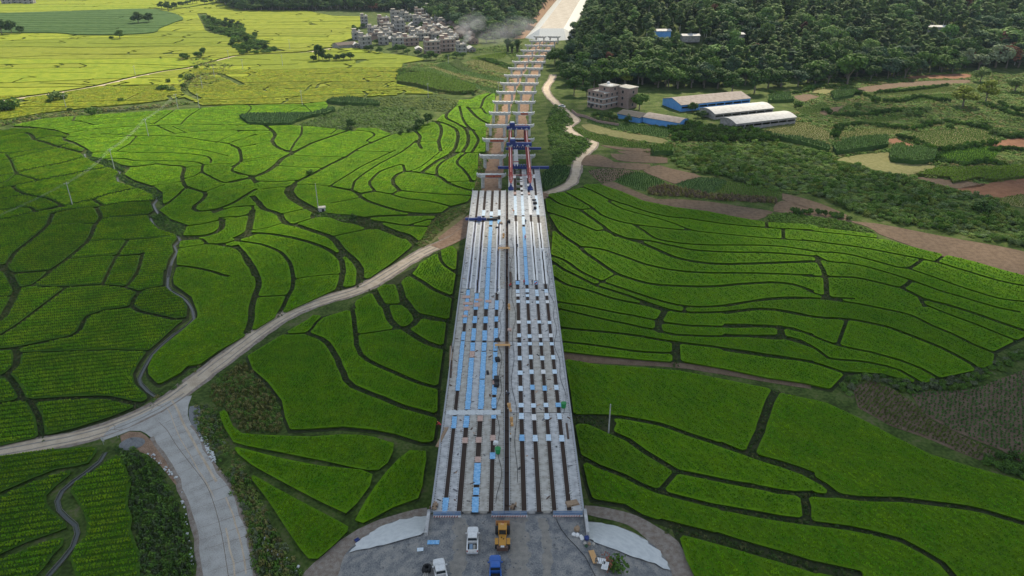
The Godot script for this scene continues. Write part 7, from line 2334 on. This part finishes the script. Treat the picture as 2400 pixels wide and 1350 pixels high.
	for q in [[-1.9, 95, 170, "black cable snaking along the median on the deck ending at bare piers"], [1.2, 100, 215, "black cable snaking along the median on the gantry deck"], [11.4, 120, 200, "dark rope lying along the outer girder of the gantry deck"]]:
		var cs := st()
		var cn := 40
		for i in cn:
			var p0 := Vector3(q[0] + sin(i * .9 + q[0]) * .35 + sin(i * .37) * .3, DECK + .07, -lerpf(q[1], q[2], float(i) / cn))
			var p1 := Vector3(q[0] + sin((i + 1) * .9 + q[0]) * .35 + sin((i + 1) * .37) * .3, DECK + .07, -lerpf(q[1], q[2], float(i + 1) / cn))
			tube(cs, p0, p1, .045, .045, 5, false)
		tag(put("cable", done(cs), M.dark), q[3], "cable")
	var bits := []
	var bc := []
	for i in 260:
		var west := rng.randf() < .6
		var g: Array = (BW if west else BE)[rng.randi() % 5]
		bits.append(Transform3D(Basis.from_euler(Vector3(0, rng.randf() * TAU, 0)).scaled_local(Vector3(rng.randf_range(.2, 1.0), rng.randf_range(.2, .8), rng.randf_range(.4, 3.0))), Vector3(rng.randf_range(g[0] + .2, g[1] - .2), DECK + .01, -rng.randf_range(95, 255))))
		bc.append([Color(.10, .06, .04), Color(.06, .06, .06), Color(.42, .30, .22), Color(.55, .55, .52), Color(.16, .16, .17)][rng.randi() % 5])
	var bm := mat(Color.WHITE, .9)
	bm.vertex_color_use_as_albedo = true
	tag(many("deck_debris", boxm(Vector3(.35, .16, .35), .03), bm, bits, bc), "small offcuts and scraps strewn over the viaduct decks", "debris", "", "stuff")
	# hose
	var hp := [Vector2(1303, 1215), Vector2(1315, 1240), Vector2(1332, 1262), Vector2(1350, 1280), Vector2(1372, 1305), Vector2(1385, 1330), Vector2(1400, 1360), Vector2(1412, 1390)]
	var hs := st()
	for i in hp.size() - 1: tube(hs, V.call(hp[i].x, hp[i].y, gy + .06), V.call(hp[i + 1].x, hp[i + 1].y, gy + .06), .05, .05, 5)
	tag(put("hose", done(hs), M.dark), "dark hose trailing over the grey ground from the barrier", "hose")
	# the muddy tyre heap at the frame's lower edge
	var ty := thing("tyre_heap", V.call(1001, 1338, gy))
	tag(ty, "black tyres with pale pipes beside the cut off white truck", "tyres")
	for i in 3:
		var s := st()
		for k in 14:
			var a0 := TAU * k / 14
			var a1 := TAU * (k + 1) / 14
			tube(s, Vector3(cos(a0) * .55, 0, sin(a0) * .55), Vector3(cos(a1) * .55, 0, sin(a1) * .55), .19, .19, 7, false)
		put("tyre", done(s), M.rubber, ty, Vector3(rng.randf_range(-.12, .12), .2 + i * .34, rng.randf_range(-.1, .1)))
	for i in 3:
		var s := st()
		tube(s, Vector3(-.3 + i * .25, .3, .6), Vector3(-.4 + i * .28, .7, 1.9), .1, .1, 8)
		put("pipe", done(s), M.concrete2, ty)
	pickup(M.white, V.call(1108, 1272, gy - .05), .02, "white pickup truck with loaded open bed on the grey ground", "pickup_truck", true)
	pickup(mat(lin(.03, .12, .42), .3), V.call(1161, 1341, gy - .05), .03, "blue pickup truck with pale mirrors behind the yellow wheel loader", "pickup_truck", false)
	pickup(M.white, V.call(1033, 1349, gy - .05), .22, "white pickup truck cut off beside the black tyre heap", "pickup_truck", false)
	loader(V.call(1178, 1268, gy - .05), .0)
	get_node("wheel_loader").scale = Vector3.ONE * .92
	far_car(P(1317, 251), .9)
	# road side: gravel heap, signs, stones
	var gs := SurfaceTool.new()
	gs.begin(Mesh.PRIMITIVE_TRIANGLES)
	var gf := func(i, j):
		var a: float = TAU * i / 20.0
		var r: float = j / 6.0
		return Vector3(cos(a) * r * 2.6, 1.35 * pow(1.0 - r, .8) + .1 * sin(i * 2.1 + j * 3.3) * (1.0 - r), sin(a) * r * 2.1)
	for i in 20:
		for j in 6: quad(gs, gf.call(i, j), gf.call(i, j + 1), gf.call(i + 1, j + 1), gf.call(i + 1, j))
	gs.index()
	tag(put("gravel_heap", done(gs), M.gravel, null, P(310, 1040)), "heap of blue grey gravel in the crook of the road junction", "gravel heap")
	struct("gravel_strip", slab(smooth(ground(view([1405,10,1470,0,1490,60,1470,110,1500,210,1560,330,1590,420,1570,440,1500,300,1430,170,1400,90], 0, 950, 3.158)), true, 2.0), -.05, .08), M.gravel, "strip of grey gravel along the broad road")
	struct("gravel_strip", slab(smooth(ground(view([890,225,960,195,1040,200,1120,260,1210,370,1290,500,1330,600,1300,590,1190,450,1100,370,1000,330,900,300], 0, 950, 3.158)), true, 2.0), -.05, .06), M.dirt, "pale gravelly shoulder inside the road junction")
	var stones := st()
	var stm := boxm(Vector3(.4, .28, .34), .1)
	var sx := []
	for i in 130:
		var t := rng.randf()
		var q: Vector2
		if i < 60: q = Vector2(472, 1022).lerp(Vector2(502, 1085), t) + Vector2(rng.randf_range(-5, 8), 0)
		elif i < 90: q = Vector2(350, 1060).lerp(Vector2(418, 1130), t) + Vector2(rng.randf_range(-8, 6), 0)
		elif i < 110: q = Vector2(425, 1150).lerp(Vector2(455, 1330), t) + Vector2(rng.randf_range(-4, 2), 0)
		else: q = Vector2(600, 1260).lerp(Vector2(700, 1345), t) + Vector2(rng.randf_range(-20, 20), 0)
		sx.append(Transform3D(Basis.from_euler(Vector3(rng.randf(), rng.randf() * TAU, rng.randf())).scaled_local(Vector3.ONE * rng.randf_range(.35, 1.3)), P(q.x, q.y) + Vector3(0, .12, 0)))
	tag(many("stones", stm, M.whitecon, sx, []), "pale broken stones along the shoulders of the broad road", "stones", "", "stuff")
	for q in [[243, 1042, 1.3, "white notice board on a post at the end of the thin canal"], [277, 1027, 1.0, "short dark post beside the road junction"]]:
		var o := thing("road_sign", P(q[0], q[1]))
		tag(o, q[3], "sign")
		var s := st()
		tube(s, Vector3.ZERO, Vector3(0, q[2], 0), .05, .05, 6)
		put("post", done(s), M.steel, o)
		if q[2] > 1.1:
			var pl := put("plate", boxm(Vector3(1.0, .9, .05)), M.concrete, o, Vector3(.1, q[2] - .3, .05))
			pl.rotation.y = -.5

func poles():
	var list := [[171, 483.5, 9.5], [269, 399, 9.5], [349, 322, 9.5], [418, 257, 9], [468, 256, 9], [747, 496, 11], [1426, 1016, 7.5], [709, 248, 9], [1004, 230, 9], [663, 157, 9], [570, 165, 8], [537, 142, 8], [475, 210, 8], [156, 255, 8], [318, 178, 7], [503, 182, 8], [680, 118, 9], [1051, 150, 7], [1168, 214, 6]]
	var tops := []
	for i in list.size():
		var q: Array = list[i]
		var o := thing("power_pole", P(q[0], q[1]), .5)
		var near: String = ["on the canal bank, the lower one" if i == 0 else "among the striped fields", "at the upper canal bend", "in the curved green fields below the weedy strip", "at the border of green and yellow rice", "at the border of green and yellow rice", "beside the small pump house", "in the broad fields beside the viaduct"][mini(i, 6)] if i < 7 else "among the yellow fields"
		if i == 0: near = "standing among the striped rice fields"
		if i > 14: near = "near the village and the far piers"
		var s := st()
		tube(s, Vector3(0, -.3, 0), Vector3(0, q[2], 0), .17, .11, 8)
		put("pole", done(s), M.concrete, o)
		if i != 5 and i != 6:
			put("crossarm", boxm(Vector3(1.8, .1, .1)), M.steel, o, Vector3(0, q[2] - .5, 0))
			for x in [-.8, 0.0, .8]:
				s = st()
				tube(s, Vector3.ZERO, Vector3(0, .25, 0), .06, .04, 6)
				put("insulator", done(s), M.white, o, Vector3(x, q[2] - .4 + (.4 if x == 0.0 else 0.0), 0))
		tag(o, "grey concrete power pole " + near, "power pole", "power poles")
		tops.append(P(q[0], q[1]) + Vector3(0, q[2] - .2, 0))
	var first := P(-120, 620) + Vector3(0, 9.3, 0)
	var chain := [first, tops[0], tops[1], tops[2], tops[3]]
	for i in 4:
		var o := thing("power_line", Vector3.ZERO)
		tag(o, "thin pale wires slung between power poles over the " + ["striped fields outer span", "striped fields and the canal", "canal and curved green fields", "green fields to the yellow border"][i], "power line", "power lines")
		for off in [-.75, 0.0, .75]:
			var s := st()
			var a: Vector3 = chain[i] + Vector3(off * .85, 0, -off * .4)
			var b: Vector3 = chain[i + 1] + Vector3(off * .85, 0, -off * .4)
			for k in 12:
				var t0 := k / 12.0
				var t1 := (k + 1) / 12.0
				tube(s, a.lerp(b, t0) - Vector3(0, 4.0 * t0 * (1 - t0) * 1.2, 0), a.lerp(b, t1) - Vector3(0, 4.0 * t1 * (1 - t1) * 1.2, 0), .012, .012, 4, false)
			put("wire", done(s), M.steel, o)

func _ready():
	setup_light()
	clouds()
	make_materials()
	terrain()
	roads()
	make_plants()
	abutment()
	viaduct(true)
	viaduct(false)
	piers()
	covers()
	gantry()
	buildings()
	village()
	fields()
	canals()
	vegetation()
	forest()
	people()
	clutter()
	poles()
